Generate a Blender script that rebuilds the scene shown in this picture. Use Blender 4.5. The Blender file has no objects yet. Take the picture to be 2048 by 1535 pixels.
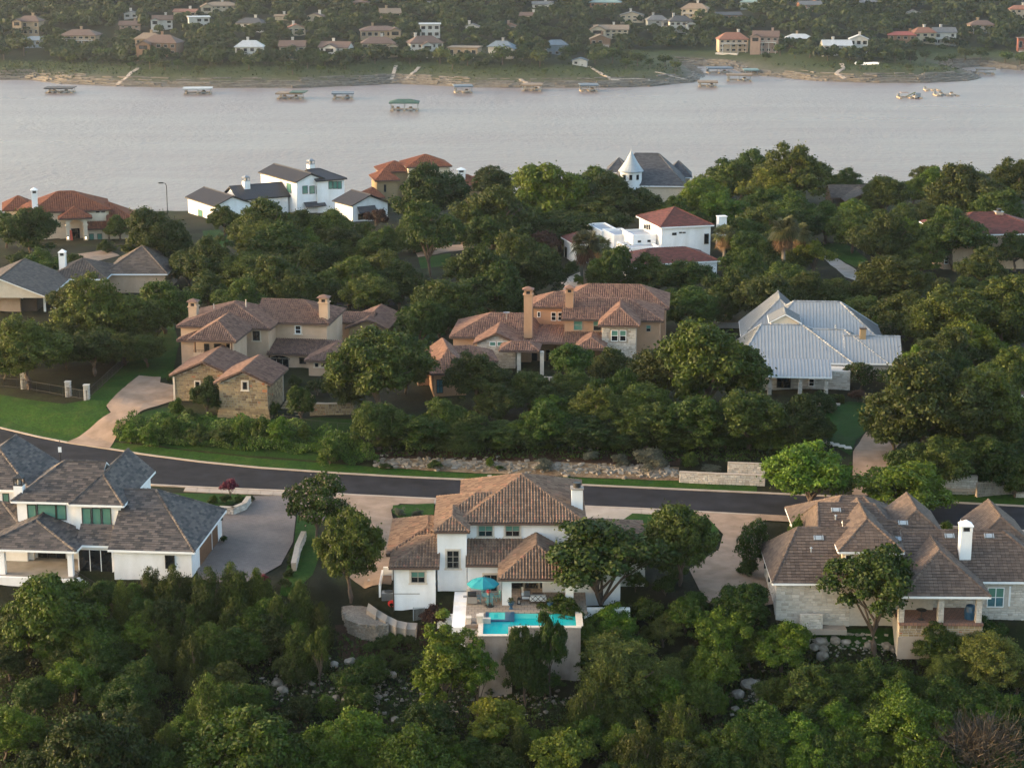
import bpy, math, random
import numpy as np
from mathutils import Vector, Matrix, noise as mnoise

# ---------------------------------------------------------------- camera, sky, sun, exposure
SC = bpy.context.scene
COL = SC.collection
HC, PITCH, FPX = 67.8, math.radians(14.0), 3982.0
CX, CY = 1024.0, 767.5
cam_d = bpy.data.cameras.new('camera'); cam = bpy.data.objects.new('camera', cam_d); COL.objects.link(cam)
cam.location = (0, 0, HC); cam.rotation_euler = (math.radians(90) - PITCH, 0, 0)
cam_d.sensor_width = 36.0; cam_d.lens = 36.0 * FPX / 2048.0
cam_d.clip_start = 1.0; cam_d.clip_end = 20000.0
SC.camera = cam
SUN_EL, SUN_AZ = math.radians(7.5), math.radians(-88)     # azimuth measured from +Y towards +X
SUN_STRENGTH, SKY_STRENGTH, EXPOSURE = 0.65, 0.15, 2.75
wd = bpy.data.worlds.new('World'); SC.world = wd; wd.use_nodes = True
_n = wd.node_tree.nodes; _l = wd.node_tree.links
_bg = _n['Background']
_sky = _n.new('ShaderNodeTexSky'); _sky.sky_type = 'NISHITA'; _sky.sun_disc = False
_sky.sun_elevation = SUN_EL; _sky.sun_rotation = SUN_AZ
_sky.air_density = 1.0; _sky.dust_density = 4.0; _sky.ozone_density = 1.0
_l.new(_sky.outputs[0], _bg.inputs[0]); _bg.inputs[1].default_value = SKY_STRENGTH
sl = bpy.data.lights.new('sun', 'SUN'); sl.energy = SUN_STRENGTH; sl.angle = math.radians(8.0); sl.color = (1.0, 0.74, 0.52)
sun = bpy.data.objects.new('sun', sl); COL.objects.link(sun)
_sd = Vector((math.sin(SUN_AZ) * math.cos(SUN_EL), math.cos(SUN_AZ) * math.cos(SUN_EL), math.sin(SUN_EL)))
sun.rotation_euler = _sd.to_track_quat('Z', 'Y').to_euler()
sun.location = (-200, 200, 200)
SC.view_settings.view_transform = 'Standard'; SC.view_settings.look = 'None'
SC.view_settings.gamma = 1.0; SC.view_settings.exposure = EXPOSURE
SC.view_settings.use_curve_mapping = False
SC.render.engine = 'CYCLES'
SC.cycles.use_denoising = True
SC.cycles.max_bounces = 6; SC.cycles.transparent_max_bounces = 8
SC.cycles.volume_bounces = 0; SC.cycles.use_adaptive_sampling = True

CP, SP = math.cos(PITCH), math.sin(PITCH)
LAKE = -40.0

def proj(x, y, z):
    dz = z - HC
    d = y * CP - dz * SP
    v = y * SP + dz * CP
    return CX + FPX * x / d, CY - FPX * v / d, d

def ray(px, py):
    a = (px - CX) / FPX; b = (CY - py) / FPX
    return Vector((a, CP + b * SP, -SP + b * CP))

def at(px, py, z):
    r = ray(px, py); t = (z - HC) / r.z
    return Vector((r.x * t, r.y * t, z))

# ---------------------------------------------------------------- tagging and mesh helpers
def tag(o, label=None, cat=None, group=None, kind=None):
    if label: o['label'] = label
    if cat: o['category'] = cat
    if group: o['group'] = group
    if kind: o['kind'] = kind
    return o

def empty(name, loc, rz=0.0):
    o = bpy.data.objects.new(name, None); COL.objects.link(o)
    o.location = loc; o.rotation_euler = (0, 0, rz); o.empty_display_size = 0.3
    return o

def link(name, me, parent=None, loc=(0, 0, 0), rz=0.0):
    o = bpy.data.objects.new(name, me); COL.objects.link(o)
    o.location = loc; o.rotation_euler = (0, 0, rz)
    if parent: o.parent = parent
    return o

class MB:
    def __init__(s): s.v = []; s.f = []; s.m = []; s.t = []
    def poly(s, pts, m=0, t=0.5):
        i = len(s.v); s.v.extend([tuple(p) for p in pts]); s.f.append(tuple(range(i, i + len(pts)))); s.m.append(m); s.t.append(t)
    def box(s, x0, x1, y0, y1, z0, z1, m=0, t=0.5):
        i = len(s.v)
        s.v += [(x0,y0,z0),(x1,y0,z0),(x1,y1,z0),(x0,y1,z0),(x0,y0,z1),(x1,y0,z1),(x1,y1,z1),(x0,y1,z1)]
        for q in ((0,3,2,1),(4,5,6,7),(0,1,5,4),(1,2,6,5),(2,3,7,6),(3,0,4,7)):
            s.f.append(tuple(i + k for k in q)); s.m.append(m); s.t.append(t)
    def obox(s, c, hx, hy, hz, rz=0.0, m=0, t=0.5, tilt=0.0):
        R = Matrix.Rotation(rz, 3, 'Z') @ Matrix.Rotation(tilt, 3, 'X'); c = Vector(c); i = len(s.v)
        for dz in (-hz, hz):
            for dx, dy in ((-hx,-hy),(hx,-hy),(hx,hy),(-hx,hy)): s.v.append(tuple(c + R @ Vector((dx, dy, dz))))
        for q in ((0,3,2,1),(4,5,6,7),(0,1,5,4),(1,2,6,5),(2,3,7,6),(3,0,4,7)):
            s.f.append(tuple(i + k for k in q)); s.m.append(m); s.t.append(t)
    def beam(s, a, b, w, h, m=0, t=0.5):
        a = Vector(a); b = Vector(b); d = (b - a).normalized()
        sx = d.cross(Vector((0, 0, 1)))
        sx = Vector((1, 0, 0)) if sx.length < 1e-4 else sx.normalized()
        up = sx.cross(d); i = len(s.v)
        for p in (a, b):
            for k, l in ((-1,-1),(1,-1),(1,1),(-1,1)): s.v.append(tuple(p + sx * (k * w / 2) + up * (l * h / 2)))
        for q in ((0,1,2,3),(7,6,5,4),(0,4,5,1),(1,5,6,2),(2,6,7,3),(3,7,4,0)):
            s.f.append(tuple(i + k for k in q)); s.m.append(m); s.t.append(t)
    def tube(s, pts, rad, n=8, m=0, t=0.5, cap=True):
        i0 = len(s.v); pts = [Vector(p) for p in pts]
        rs = rad if isinstance(rad, (list, tuple)) else [rad] * len(pts)
        for k, p in enumerate(pts):
            d = (pts[min(k + 1, len(pts) - 1)] - pts[max(k - 1, 0)]).normalized()
            a = d.cross(Vector((0, 0, 1)))
            a = Vector((1, 0, 0)) if a.length < 1e-3 else a.normalized()
            b = d.cross(a)
            for j in range(n):
                w = 2 * math.pi * j / n
                s.v.append(tuple(p + a * (math.cos(w) * rs[k]) + b * (math.sin(w) * rs[k])))
        for k in range(len(pts) - 1):
            for j in range(n):
                s.f.append((i0 + k*n + j, i0 + k*n + (j+1) % n, i0 + (k+1)*n + (j+1) % n, i0 + (k+1)*n + j)); s.m.append(m); s.t.append(t)
        if cap:
            s.f.append(tuple(i0 + j for j in range(n))[::-1]); s.m.append(m); s.t.append(t)
            s.f.append(tuple(i0 + (len(pts)-1)*n + j for j in range(n))); s.m.append(m); s.t.append(t)
    def lathe(s, prof, c=(0, 0, 0), n=16, m=0, t=0.5):
        i0 = len(s.v)
        for r, z in prof:
            for j in range(n):
                w = 2 * math.pi * j / n
                s.v.append((c[0] + r * math.cos(w), c[1] + r * math.sin(w), c[2] + z))
        for k in range(len(prof) - 1):
            for j in range(n):
                s.f.append((i0 + k*n + j, i0 + k*n + (j+1) % n, i0 + (k+1)*n + (j+1) % n, i0 + (k+1)*n + j)); s.m.append(m); s.t.append(t)
    def prism(s, pts, z0, z1, m=0, t=0.5):
        n = len(pts); i = len(s.v)
        s.v += [(p[0], p[1], z0) for p in pts] + [(p[0], p[1], z1) for p in pts]
        s.f.append(tuple(i + k for k in range(n))[::-1]); s.f.append(tuple(i + n + k for k in range(n)))
        for k in range(n): s.f.append((i + k, i + (k+1) % n, i + n + (k+1) % n, i + n + k))
        s.m += [m] * (n + 2); s.t += [t] * (n + 2)
    def mesh(s, name, mats, smooth=False):
        me = bpy.data.meshes.new(name); me.from_pydata(s.v, [], s.f)
        for m in (mats if isinstance(mats, (list, tuple)) else [mats]): me.materials.append(m)
        if s.f:
            me.polygons.foreach_set('material_index', s.m)
            a = me.attributes.new('tint', 'FLOAT', 'FACE'); a.data.foreach_set('value', s.t)
            if smooth: me.polygons.foreach_set('use_smooth', [True] * len(s.f))
        me.update(); return me
    def build(s, name, mats, parent=None, loc=(0, 0, 0), rz=0.0, smooth=False):
        return link(name, s.mesh(name, mats, smooth), parent, loc, rz)

# ---------------------------------------------------------------- materials
def nodes_of(m):
    m.use_nodes = True
    return m.node_tree.nodes, m.node_tree.links, m.node_tree.nodes['Principled BSDF']

def ramp(nodes, c0, c1, p0=0.3, p1=0.7):
    r = nodes.new('ShaderNodeValToRGB')
    r.color_ramp.elements[0].position = p0; r.color_ramp.elements[0].color = (*c0, 1)
    r.color_ramp.elements[1].position = p1; r.color_ramp.elements[1].color = (*c1, 1)
    return r

def mat_plain(name, col, rough=0.8, var=0.12, scale=3.0, bump=0.0, metallic=0.0, spec=0.5, dirt=0.0):
    m = bpy.data.materials.new(name); n, l, b = nodes_of(m)
    tc = n.new('ShaderNodeTexCoord')
    nz = n.new('ShaderNodeTexNoise'); nz.inputs['Scale'].default_value = scale; nz.inputs['Detail'].default_value = 6
    l.new(tc.outputs['Object'], nz.inputs['Vector'])
    r = ramp(n, tuple(c * (1 - var) for c in col), tuple(min(1, c * (1 + var)) for c in col))
    l.new(nz.outputs['Fac'], r.inputs['Fac'])
    out = r.outputs['Color']
    if dirt > 0:
        n2 = n.new('ShaderNodeTexNoise'); n2.inputs['Scale'].default_value = 0.35; n2.inputs['Detail'].default_value = 8
        mp = n.new('ShaderNodeMapping'); mp.inputs['Scale'].default_value = (1.6, 1.6, 0.45)
        l.new(tc.outputs['Object'], mp.inputs['Vector']); l.new(mp.outputs['Vector'], n2.inputs['Vector'])
        r2 = ramp(n, (1 - dirt, 1 - dirt * 1.1, 1 - dirt * 1.3), (1, 1, 1), 0.35, 0.6)
        l.new(n2.outputs['Fac'], r2.inputs['Fac'])
        mx = n.new('ShaderNodeMix'); mx.data_type = 'RGBA'; mx.blend_type = 'MULTIPLY'; mx.inputs['Factor'].default_value = 1
        l.new(out, mx.inputs['A']); l.new(r2.outputs['Color'], mx.inputs['B']); out = mx.outputs['Result']
    l.new(out, b.inputs['Base Color'])
    b.inputs['Roughness'].default_value = rough; b.inputs['Metallic'].default_value = metallic
    b.inputs['Specular IOR Level'].default_value = spec
    if bump > 0:
        bp = n.new('ShaderNodeBump'); bp.inputs['Strength'].default_value = bump; bp.inputs['Distance'].default_value = 0.03
        n3 = n.new('ShaderNodeTexNoise'); n3.inputs['Scale'].default_value = scale * 6; n3.inputs['Detail'].default_value = 4
        l.new(tc.outputs['Object'], n3.inputs['Vector'])
        l.new(n3.outputs['Fac'], bp.inputs['Height']); l.new(bp.outputs['Normal'], b.inputs['Normal'])
    return m

def mat_tint(name, c0, c1, rough=0.85, scale=8.0, c2=None, patch=0.10):
    """per-piece colour from the tint attribute, with weathering noise"""
    m = bpy.data.materials.new(name); n, l, b = nodes_of(m)
    a = n.new('ShaderNodeAttribute'); a.attribute_name = 'tint'
    r = ramp(n, c0, c1, 0.0, 1.0)
    if c2:
        e = r.color_ramp.elements.new(0.93); e.color = (*c1, 1)
        r.color_ramp.elements[-1].color = (*c2, 1)
    l.new(a.outputs['Fac'], r.inputs['Fac'])
    tc = n.new('ShaderNodeTexCoord')
    nz = n.new('ShaderNodeTexNoise'); nz.inputs['Scale'].default_value = 0.5; nz.inputs['Detail'].default_value = 8
    nz.inputs['Roughness'].default_value = 0.7
    l.new(tc.outputs['Object'], nz.inputs['Vector'])
    r2 = ramp(n, (1 - patch,) * 3, (1 + patch * 0.5,) * 3, 0.3, 0.7); l.new(nz.outputs['Fac'], r2.inputs['Fac'])
    mx = n.new('ShaderNodeMix'); mx.data_type = 'RGBA'; mx.blend_type = 'MULTIPLY'; mx.inputs['Factor'].default_value = 1
    l.new(r.outputs['Color'], mx.inputs['A']); l.new(r2.outputs['Color'], mx.inputs['B'])
    l.new(mx.outputs['Result'], b.inputs['Base Color']); b.inputs['Roughness'].default_value = rough
    b.inputs['Specular IOR Level'].default_value = 0.3
    return m

def mat_leaf(name, c0, c1, rnd=0.35, trans=0.3, hue=0.03):
    m = bpy.data.materials.new(name); n, l, b = nodes_of(m)
    a = n.new('ShaderNodeAttribute'); a.attribute_name = 'tint'
    r = ramp(n, c0, c1, 0.0, 1.0); l.new(a.outputs['Fac'], r.inputs['Fac'])
    oi = n.new('ShaderNodeObjectInfo')
    mr = n.new('ShaderNodeMapRange'); mr.inputs['To Min'].default_value = 1 - rnd; mr.inputs['To Max'].default_value = 1 + rnd
    l.new(oi.outputs['Random'], mr.inputs['Value'])
    mh = n.new('ShaderNodeMapRange'); mh.inputs['To Min'].default_value = 0.5 - hue; mh.inputs['To Max'].default_value = 0.5 + hue * 0.1
    ml = n.new('ShaderNodeMath'); ml.operation = 'MULTIPLY'; ml.inputs[1].default_value = 7.31
    mf = n.new('ShaderNodeMath'); mf.operation = 'FRACT'
    l.new(oi.outputs['Random'], ml.inputs[0]); l.new(ml.outputs[0], mf.inputs[0]); l.new(mf.outputs[0], mh.inputs['Value'])
    hs = n.new('ShaderNodeHueSaturation'); l.new(mh.outputs['Result'], hs.inputs['Hue']); l.new(mr.outputs['Result'], hs.inputs['Value'])
    l.new(r.outputs['Color'], hs.inputs['Color'])
    l.new(hs.outputs['Color'], b.inputs['Base Color']); b.inputs['Roughness'].default_value = 0.6
    b.inputs['Specular IOR Level'].default_value = 0.25
    tr = n.new('ShaderNodeBsdfTranslucent'); l.new(hs.outputs['Color'], tr.inputs['Color'])
    ms = n.new('ShaderNodeMixShader'); ms.inputs['Fac'].default_value = trans
    l.new(b.outputs[0], ms.inputs[1]); l.new(tr.outputs[0], ms.inputs[2])
    l.new(ms.outputs[0], n['Material Output'].inputs['Surface'])
    return m

def mat_ground(name, stops, scale=0.15, fine=3.0, bump=0.4):
    """blend of several ground colours by two noises"""
    m = bpy.data.materials.new(name); n, l, b = nodes_of(m)
    tc = n.new('ShaderNodeNewGeometry')
    nz = n.new('ShaderNodeTexNoise'); nz.inputs['Scale'].default_value = scale; nz.inputs['Detail'].default_value = 9; nz.inputs['Roughness'].default_value = 0.65
    l.new(tc.outputs['Position'], nz.inputs['Vector'])
    r = n.new('ShaderNodeValToRGB')
    r.color_ramp.elements[0].position = stops[0][0]; r.color_ramp.elements[0].color = (*stops[0][1], 1)
    r.color_ramp.elements[1].position = stops[-1][0]; r.color_ramp.elements[1].color = (*stops[-1][1], 1)
    for p, c in stops[1:-1]:
        e = r.color_ramp.elements.new(p); e.color = (*c, 1)
    l.new(nz.outputs['Fac'], r.inputs['Fac'])
    n2 = n.new('ShaderNodeTexNoise'); n2.inputs['Scale'].default_value = fine; n2.inputs['Detail'].default_value = 6; n2.inputs['Roughness'].default_value = 0.75
    l.new(tc.outputs['Position'], n2.inputs['Vector'])
    r2 = ramp(n, (0.48,) * 3, (1.42,) * 3, 0.3, 0.7); l.new(n2.outputs['Fac'], r2.inputs['Fac'])
    mx = n.new('ShaderNodeMix'); mx.data_type = 'RGBA'; mx.blend_type = 'MULTIPLY'; mx.inputs['Factor'].default_value = 1
    l.new(r.outputs['Color'], mx.inputs['A']); l.new(r2.outputs['Color'], mx.inputs['B'])
    l.new(mx.outputs['Result'], b.inputs['Base Color']); b.inputs['Roughness'].default_value = 0.95; b.inputs['Specular IOR Level'].default_value = 0.15
    bp = n.new('ShaderNodeBump'); bp.inputs['Strength'].default_value = bump; bp.inputs['Distance'].default_value = 0.12
    l.new(n2.outputs['Fac'], bp.inputs['Height']); l.new(bp.outputs['Normal'], b.inputs['Normal'])
    return m

def mat_glass(name, col=(0.012, 0.014, 0.016), rough=0.06):
    m = mat_plain(name, col, rough, 0.35, 0.8); return m

def mat_brick(name, c0, c1, mortar, w, h, rough=0.9, vert=True):
    """courses too small to pick apart one by one: flat paving and distant stone"""
    m = bpy.data.materials.new(name); n, l, b = nodes_of(m)
    tc = n.new('ShaderNodeTexCoord'); mp = n.new('ShaderNodeMapping')
    br = n.new('ShaderNodeTexBrick'); br.inputs['Scale'].default_value = 1.0
    br.inputs['Brick Width'].default_value = w; br.inputs['Row Height'].default_value = h; br.inputs['Mortar Size'].default_value = min(w, h) * 0.08
    br.inputs['Color1'].default_value = (*c0, 1); br.inputs['Color2'].default_value = (*c1, 1); br.inputs['Mortar'].default_value = (*mortar, 1)
    l.new(tc.outputs['Object'], mp.inputs['Vector']); l.new(mp.outputs['Vector'], br.inputs['Vector'])
    nz = n.new('ShaderNodeTexNoise'); nz.inputs['Scale'].default_value = 0.25; nz.inputs['Detail'].default_value = 8
    l.new(tc.outputs['Object'], nz.inputs['Vector'])
    r2 = ramp(n, (0.72,) * 3, (1.15,) * 3, 0.3, 0.7); l.new(nz.outputs['Fac'], r2.inputs['Fac'])
    mx = n.new('ShaderNodeMix'); mx.data_type = 'RGBA'; mx.blend_type = 'MULTIPLY'; mx.inputs['Factor'].default_value = 1
    l.new(br.outputs['Color'], mx.inputs['A']); l.new(r2.outputs['Color'], mx.inputs['B'])
    l.new(mx.outputs['Result'], b.inputs['Base Color']); b.inputs['Roughness'].default_value = rough
    return m

def mat_water(name, col, rough, scale, strength, dist, stretch=(1, 1, 1)):
    m = bpy.data.materials.new(name); n, l, b = nodes_of(m)
    b.inputs['Base Color'].default_value = (*col, 1); b.inputs['Roughness'].default_value = rough; b.inputs['IOR'].default_value = 1.33
    g = n.new('ShaderNodeNewGeometry'); mp = n.new('ShaderNodeMapping'); mp.inputs['Scale'].default_value = stretch
    l.new(g.outputs['Position'], mp.inputs['Vector'])
    nz = n.new('ShaderNodeTexNoise'); nz.inputs['Scale'].default_value = scale; nz.inputs['Detail'].default_value = 7; nz.inputs['Roughness'].default_value = 0.6
    l.new(mp.outputs['Vector'], nz.inputs['Vector'])
    n2 = n.new('ShaderNodeTexNoise'); n2.inputs['Scale'].default_value = scale * 0.06; n2.inputs['Detail'].default_value = 3
    l.new(mp.outputs['Vector'], n2.inputs['Vector'])
    ml = n.new('ShaderNodeMath'); ml.operation = 'MULTIPLY'; l.new(nz.outputs['Fac'], ml.inputs[0]); l.new(n2.outputs['Fac'], ml.inputs[1])
    bp = n.new('ShaderNodeBump'); bp.inputs['Strength'].default_value = strength; bp.inputs['Distance'].default_value = dist
    l.new(ml.outputs[0], bp.inputs['Height']); l.new(bp.outputs['Normal'], b.inputs['Normal'])
    return m

M = {}
M['stucco_white'] = mat_plain('white_stucco', (0.81, 0.80, 0.79), 0.9, 0.03, 2, 0.15, dirt=0.13)
M['paint_white'] = mat_plain('white_paint', (0.82, 0.82, 0.81), 0.6, 0.03, 2)
M['trim_cream'] = mat_plain('cream_stone_trim', (0.58, 0.50, 0.41), 0.85, 0.10, 4, 0.2)
M['stucco_tan'] = mat_plain('tan_stucco', (0.49, 0.345, 0.24), 0.9, 0.05, 2, 0.15, dirt=0.12)
M['stucco_orange'] = mat_plain('orange_tan_stucco', (0.41, 0.245, 0.15), 0.9, 0.05, 2, 0.15, dirt=0.14)
M['stucco_cream'] = mat_plain('cream_stucco', (0.60, 0.50, 0.38), 0.9, 0.05, 2, 0.15, dirt=0.10)
M['stucco_gray'] = mat_plain('weathered_gray_plaster', (0.40, 0.33, 0.28), 0.9, 0.25, 0.7, 0.2, dirt=0.35)
M['stone_buff'] = mat_tint('buff_stone', (0.15, 0.0975, 0.05625), (0.375, 0.2775, 0.15), 0.9, c2=(0.345, 0.1425, 0.0675), patch=0.14)
M['stone_white'] = mat_tint('white_limestone', (0.3927, 0.346, 0.2899), (0.6171, 0.561, 0.4956), 0.9, patch=0.12)
M['mortar'] = mat_plain('mortar', (0.34, 0.28, 0.22), 0.95, 0.12, 4)
M['mortar_white'] = mat_plain('pale_mortar', (0.44, 0.40, 0.35), 0.95, 0.1, 4)
M['tile_brown'] = mat_tint('brown_barrel_tile', (0.118, 0.07291, 0.05), (0.2292, 0.1493, 0.1007), 0.8, c2=(0.279, 0.1302, 0.0868))
M['tile_dark'] = mat_tint('umber_barrel_tile', (0.108, 0.062, 0.047), (0.21, 0.124, 0.090), 0.8)
M['tile_orange'] = mat_tint('orange_barrel_tile', (0.115, 0.062, 0.046), (0.25, 0.140, 0.098), 0.8)
M['tile_red'] = mat_tint('red_barrel_tile', (0.119, 0.0385, 0.021), (0.217, 0.0735, 0.035), 0.8)
M['tile_maroon'] = mat_tint('maroon_flat_tile', (0.075, 0.0255, 0.021), (0.1425, 0.0465, 0.036), 0.75)
M['tile_grey'] = mat_tint('grey_brown_tile', (0.062, 0.0496, 0.04216), (0.1178, 0.093, 0.0775), 0.85)
M['slate'] = mat_tint('mixed_grey_shingle', (0.0341, 0.03224, 0.0341), (0.124, 0.1023, 0.0899), 0.75)
M['slate_blue'] = mat_tint('blue_grey_shingle', (0.0465, 0.04836, 0.0558), (0.093, 0.093, 0.0992), 0.8)
M['tile_flat'] = mat_tint('flat_concrete_tile', (0.0775, 0.05456, 0.0434), (0.1333, 0.0961, 0.0744), 0.85)
M['metal_pale'] = mat_tint('pale_standing_seam_metal', (0.16, 0.165, 0.17), (0.305, 0.315, 0.325), 0.5, patch=0.10)
M['metal_dark'] = mat_tint('charcoal_standing_seam_metal', (0.0385, 0.035, 0.0385), (0.0595, 0.0525, 0.0525), 0.45, patch=0.12)
M['under'] = mat_plain('roof_underlay', (0.06, 0.045, 0.038), 0.95, 0.1)
M['fascia_brown'] = mat_plain('brown_fascia', (0.10, 0.06, 0.045), 0.8, 0.1)
M['fascia_white'] = M['paint_white']
M['membrane'] = mat_plain('grey_flat_roof_membrane', (0.30, 0.32, 0.35), 0.8, 0.12, 0.6)
M['glass'] = mat_glass('dark_window_glass')
M['glass_green'] = mat_plain('green_blinds_behind_glass', (0.10, 0.22, 0.17), 0.12, 0.08, 2)
M['glass_blue'] = mat_plain('blue_reflecting_glass', (0.07, 0.16, 0.19), 0.08, 0.25, 1.2)
M['frame_tan'] = mat_plain('taupe_window_frame', (0.30, 0.26, 0.21), 0.6, 0.05)
M['frame_dark'] = mat_plain('dark_window_frame', (0.02, 0.018, 0.016), 0.5, 0.1)
M['frame_white'] = M['paint_white']
M['wood'] = mat_plain('brown_wood', (0.16, 0.075, 0.035), 0.6, 0.25, 5)
M['wood_dark'] = mat_plain('dark_wood', (0.05, 0.03, 0.02), 0.6, 0.25, 5)
M['wood_pale'] = mat_plain('weathered_wood', (0.33, 0.25, 0.17), 0.85, 0.25, 4)
M['black'] = mat_plain('black_metal', (0.012, 0.012, 0.013), 0.5, 0.1)
M['grey_metal'] = mat_plain('grey_metal', (0.25, 0.26, 0.27), 0.45, 0.1, metallic=0.4)
M['galv'] = mat_plain('galvanised_vent', (0.28, 0.31, 0.33), 0.4, 0.1)
M['turq'] = mat_plain('turquoise_canvas', (0.004, 0.2, 0.23), 0.75, 0.06, 1)
M['teal_chair'] = mat_plain('teal_chair_paint', (0.10, 0.26, 0.28), 0.6, 0.1)
M['red'] = mat_plain('red_paint', (0.45, 0.02, 0.015), 0.5, 0.1)
M['orange_red'] = mat_plain('orange_red_paint', (0.5, 0.07, 0.025), 0.6, 0.1)
M['white_cushion'] = mat_plain('white_cushion', (0.72, 0.70, 0.67), 0.95, 0.04, 2)
M['asphalt'] = mat_plain('asphalt', (0.0215, 0.0218, 0.0262), 0.95, 0.28, 0.35, 0.4, spec=0.12, dirt=0.22)
M['concrete'] = mat_plain('concrete', (0.336, 0.272, 0.216), 0.9, 0.10, 0.8, 0.2, dirt=0.15)
M['conc_grey'] = mat_plain('grey_concrete', (0.264, 0.24, 0.216), 0.9, 0.12, 0.8, 0.2, dirt=0.2)
M['drive_tan'] = mat_plain('tan_exposed_aggregate', (0.27, 0.1837, 0.1275), 0.95, 0.12, 0.5, 0.2, dirt=0.25)
M['paver'] = mat_brick('grey_brown_pavers', (0.135, 0.102, 0.088), (0.175, 0.133, 0.112), (0.09, 0.072, 0.064), 0.4, 0.2)
M['deck_tile'] = mat_brick('travertine_deck', (0.30, 0.235, 0.185), (0.35, 0.28, 0.22), (0.22, 0.175, 0.14), 0.6, 0.6)
M['porch_tile'] = mat_brick('red_brown_porch_tile', (0.20, 0.10, 0.07), (0.26, 0.13, 0.09), (0.1, 0.07, 0.06), 0.4, 0.4)
M['soil'] = mat_ground('leaf_litter_soil', [(0.30, (0.00693, 0.008882, 0.00297)), (0.48, (0.01347, 0.01358, 0.00528)), (0.62, (0.01733, 0.02299, 0.00594)), (0.78, (0.03272, 0.03135, 0.0132))])
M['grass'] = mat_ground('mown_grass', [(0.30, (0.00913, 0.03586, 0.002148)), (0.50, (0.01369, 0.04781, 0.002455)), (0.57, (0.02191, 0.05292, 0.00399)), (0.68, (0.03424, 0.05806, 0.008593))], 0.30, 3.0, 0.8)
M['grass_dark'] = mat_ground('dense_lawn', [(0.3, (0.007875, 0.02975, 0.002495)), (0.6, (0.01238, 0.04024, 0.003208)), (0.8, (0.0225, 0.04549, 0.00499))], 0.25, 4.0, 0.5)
M['mulch'] = mat_ground('dark_mulch', [(0.3, (0.018, 0.0096, 0.006)), (0.7, (0.051, 0.027, 0.0168))], 0.6, 6.0, 0.8)
M['gravel'] = mat_ground('limestone_gravel', [(0.3, (0.16, 0.128, 0.1)), (0.7, (0.288, 0.24, 0.196))], 0.9, 7.0, 0.9)
M['rock'] = mat_plain('limestone_rock', (0.26, 0.225, 0.185), 0.95, 0.3, 1.5, 0.6, dirt=0.35)
M['bank'] = mat_ground('rubble_bank', [(0.3, (0.075, 0.045, 0.03)), (0.5, (0.165, 0.1125, 0.0675)), (0.7, (0.2475, 0.18, 0.1125))], 0.35, 2.5, 0.8)
M['pool_tile'] = mat_plain('turquoise_pool_plaster', (0.03, 0.42, 0.42), 0.6, 0.08, 1.0)
M['pool_dark'] = mat_plain('navy_pool_tile', (0.02, 0.07, 0.13), 0.3, 0.2, 5)
M['shore'] = mat_plain('shore_limestone', (0.15, 0.132, 0.112), 0.95, 0.3, 0.4, dirt=0.3)
M['bark'] = mat_plain('bark', (0.085, 0.06, 0.045), 0.95, 0.35, 3, 0.6)
M['bark_pale'] = mat_plain('pale_bark', (0.22, 0.18, 0.14), 0.95, 0.3, 3, 0.6)
M['lake'] = mat_water('lake_water', (0.165, 0.122, 0.110), 0.30, 0.34, 1.0, 1.2, (1.0, 0.75, 1.0))

_n, _l = M['lake'].node_tree.nodes, M['lake'].node_tree.links; _g = _n.new('ShaderNodeNewGeometry'); _mp = _n.new('ShaderNodeMapping'); _mp.inputs['Scale'].default_value = (0.006, 0.03, 1); _mp.inputs['Rotation'].default_value = (0, 0, 0.12)
_nz = _n.new('ShaderNodeTexNoise'); _nz.inputs['Scale'].default_value = 1.0; _nz.inputs['Detail'].default_value = 7; _nz.inputs['Roughness'].default_value = 0.65
_l.new(_g.outputs['Position'], _mp.inputs['Vector']); _l.new(_mp.outputs['Vector'], _nz.inputs['Vector'])
_mr = _n.new('ShaderNodeMapRange'); _mr.inputs['From Min'].default_value = 0.35; _mr.inputs['From Max'].default_value = 0.65; _mr.inputs['To Min'].default_value = 0.27; _mr.inputs['To Max'].default_value = 0.35
_l.new(_nz.outputs['Fac'], _mr.inputs['Value']); _l.new(_mr.outputs['Result'], _n['Principled BSDF'].inputs['Roughness'])
# ---------------------------------------------------------------- terrain (near bluff)
ROAD_U_PX = [(-260,800),(-120,832),(0,857),(76,875),(132,886),(218,899),(292,911),(400,925),(520,937),(680,948),(820,956),(960,962),(1180,972),(1400,982),(1514,987),(1700,996),(1897,1006),(2048,1014),(2300,1028)]
ROAD_L_PX = [(-260,838),(-120,872),(0,900),(48,908),(160,936),(305,969),(420,975),(572,981),(703,989),(869,997),(1020,1004),(1168,1012),(1287,1017),(1400,1023),(1580,1033),(1800,1046),(2048,1061),(2300,1080)]
_U = np.array([at(a, b, 0.0)[:2] for a, b in ROAD_U_PX]); _Lo = np.array([at(a, b, 0.0)[:2] for a, b in ROAD_L_PX])
def yU(x): return np.interp(x, _U[:, 0], _U[:, 1])
def yL(x): return np.interp(x, _Lo[:, 0], _Lo[:, 1])
XS = np.unique(np.concatenate([np.linspace(-500, -140, 19), np.arange(-140, 140.5, 1.0), np.linspace(140, 500, 19)]))
YS = np.unique(np.concatenate([np.linspace(20, 100, 9), np.arange(100, 480.5, 1.0), np.linspace(480, 760, 29)]))
GX, GY = np.meshgrid(XS, YS)
def smooth(t): t = np.clip(t, 0, 1); return t * t * (3 - 2 * t)
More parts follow.
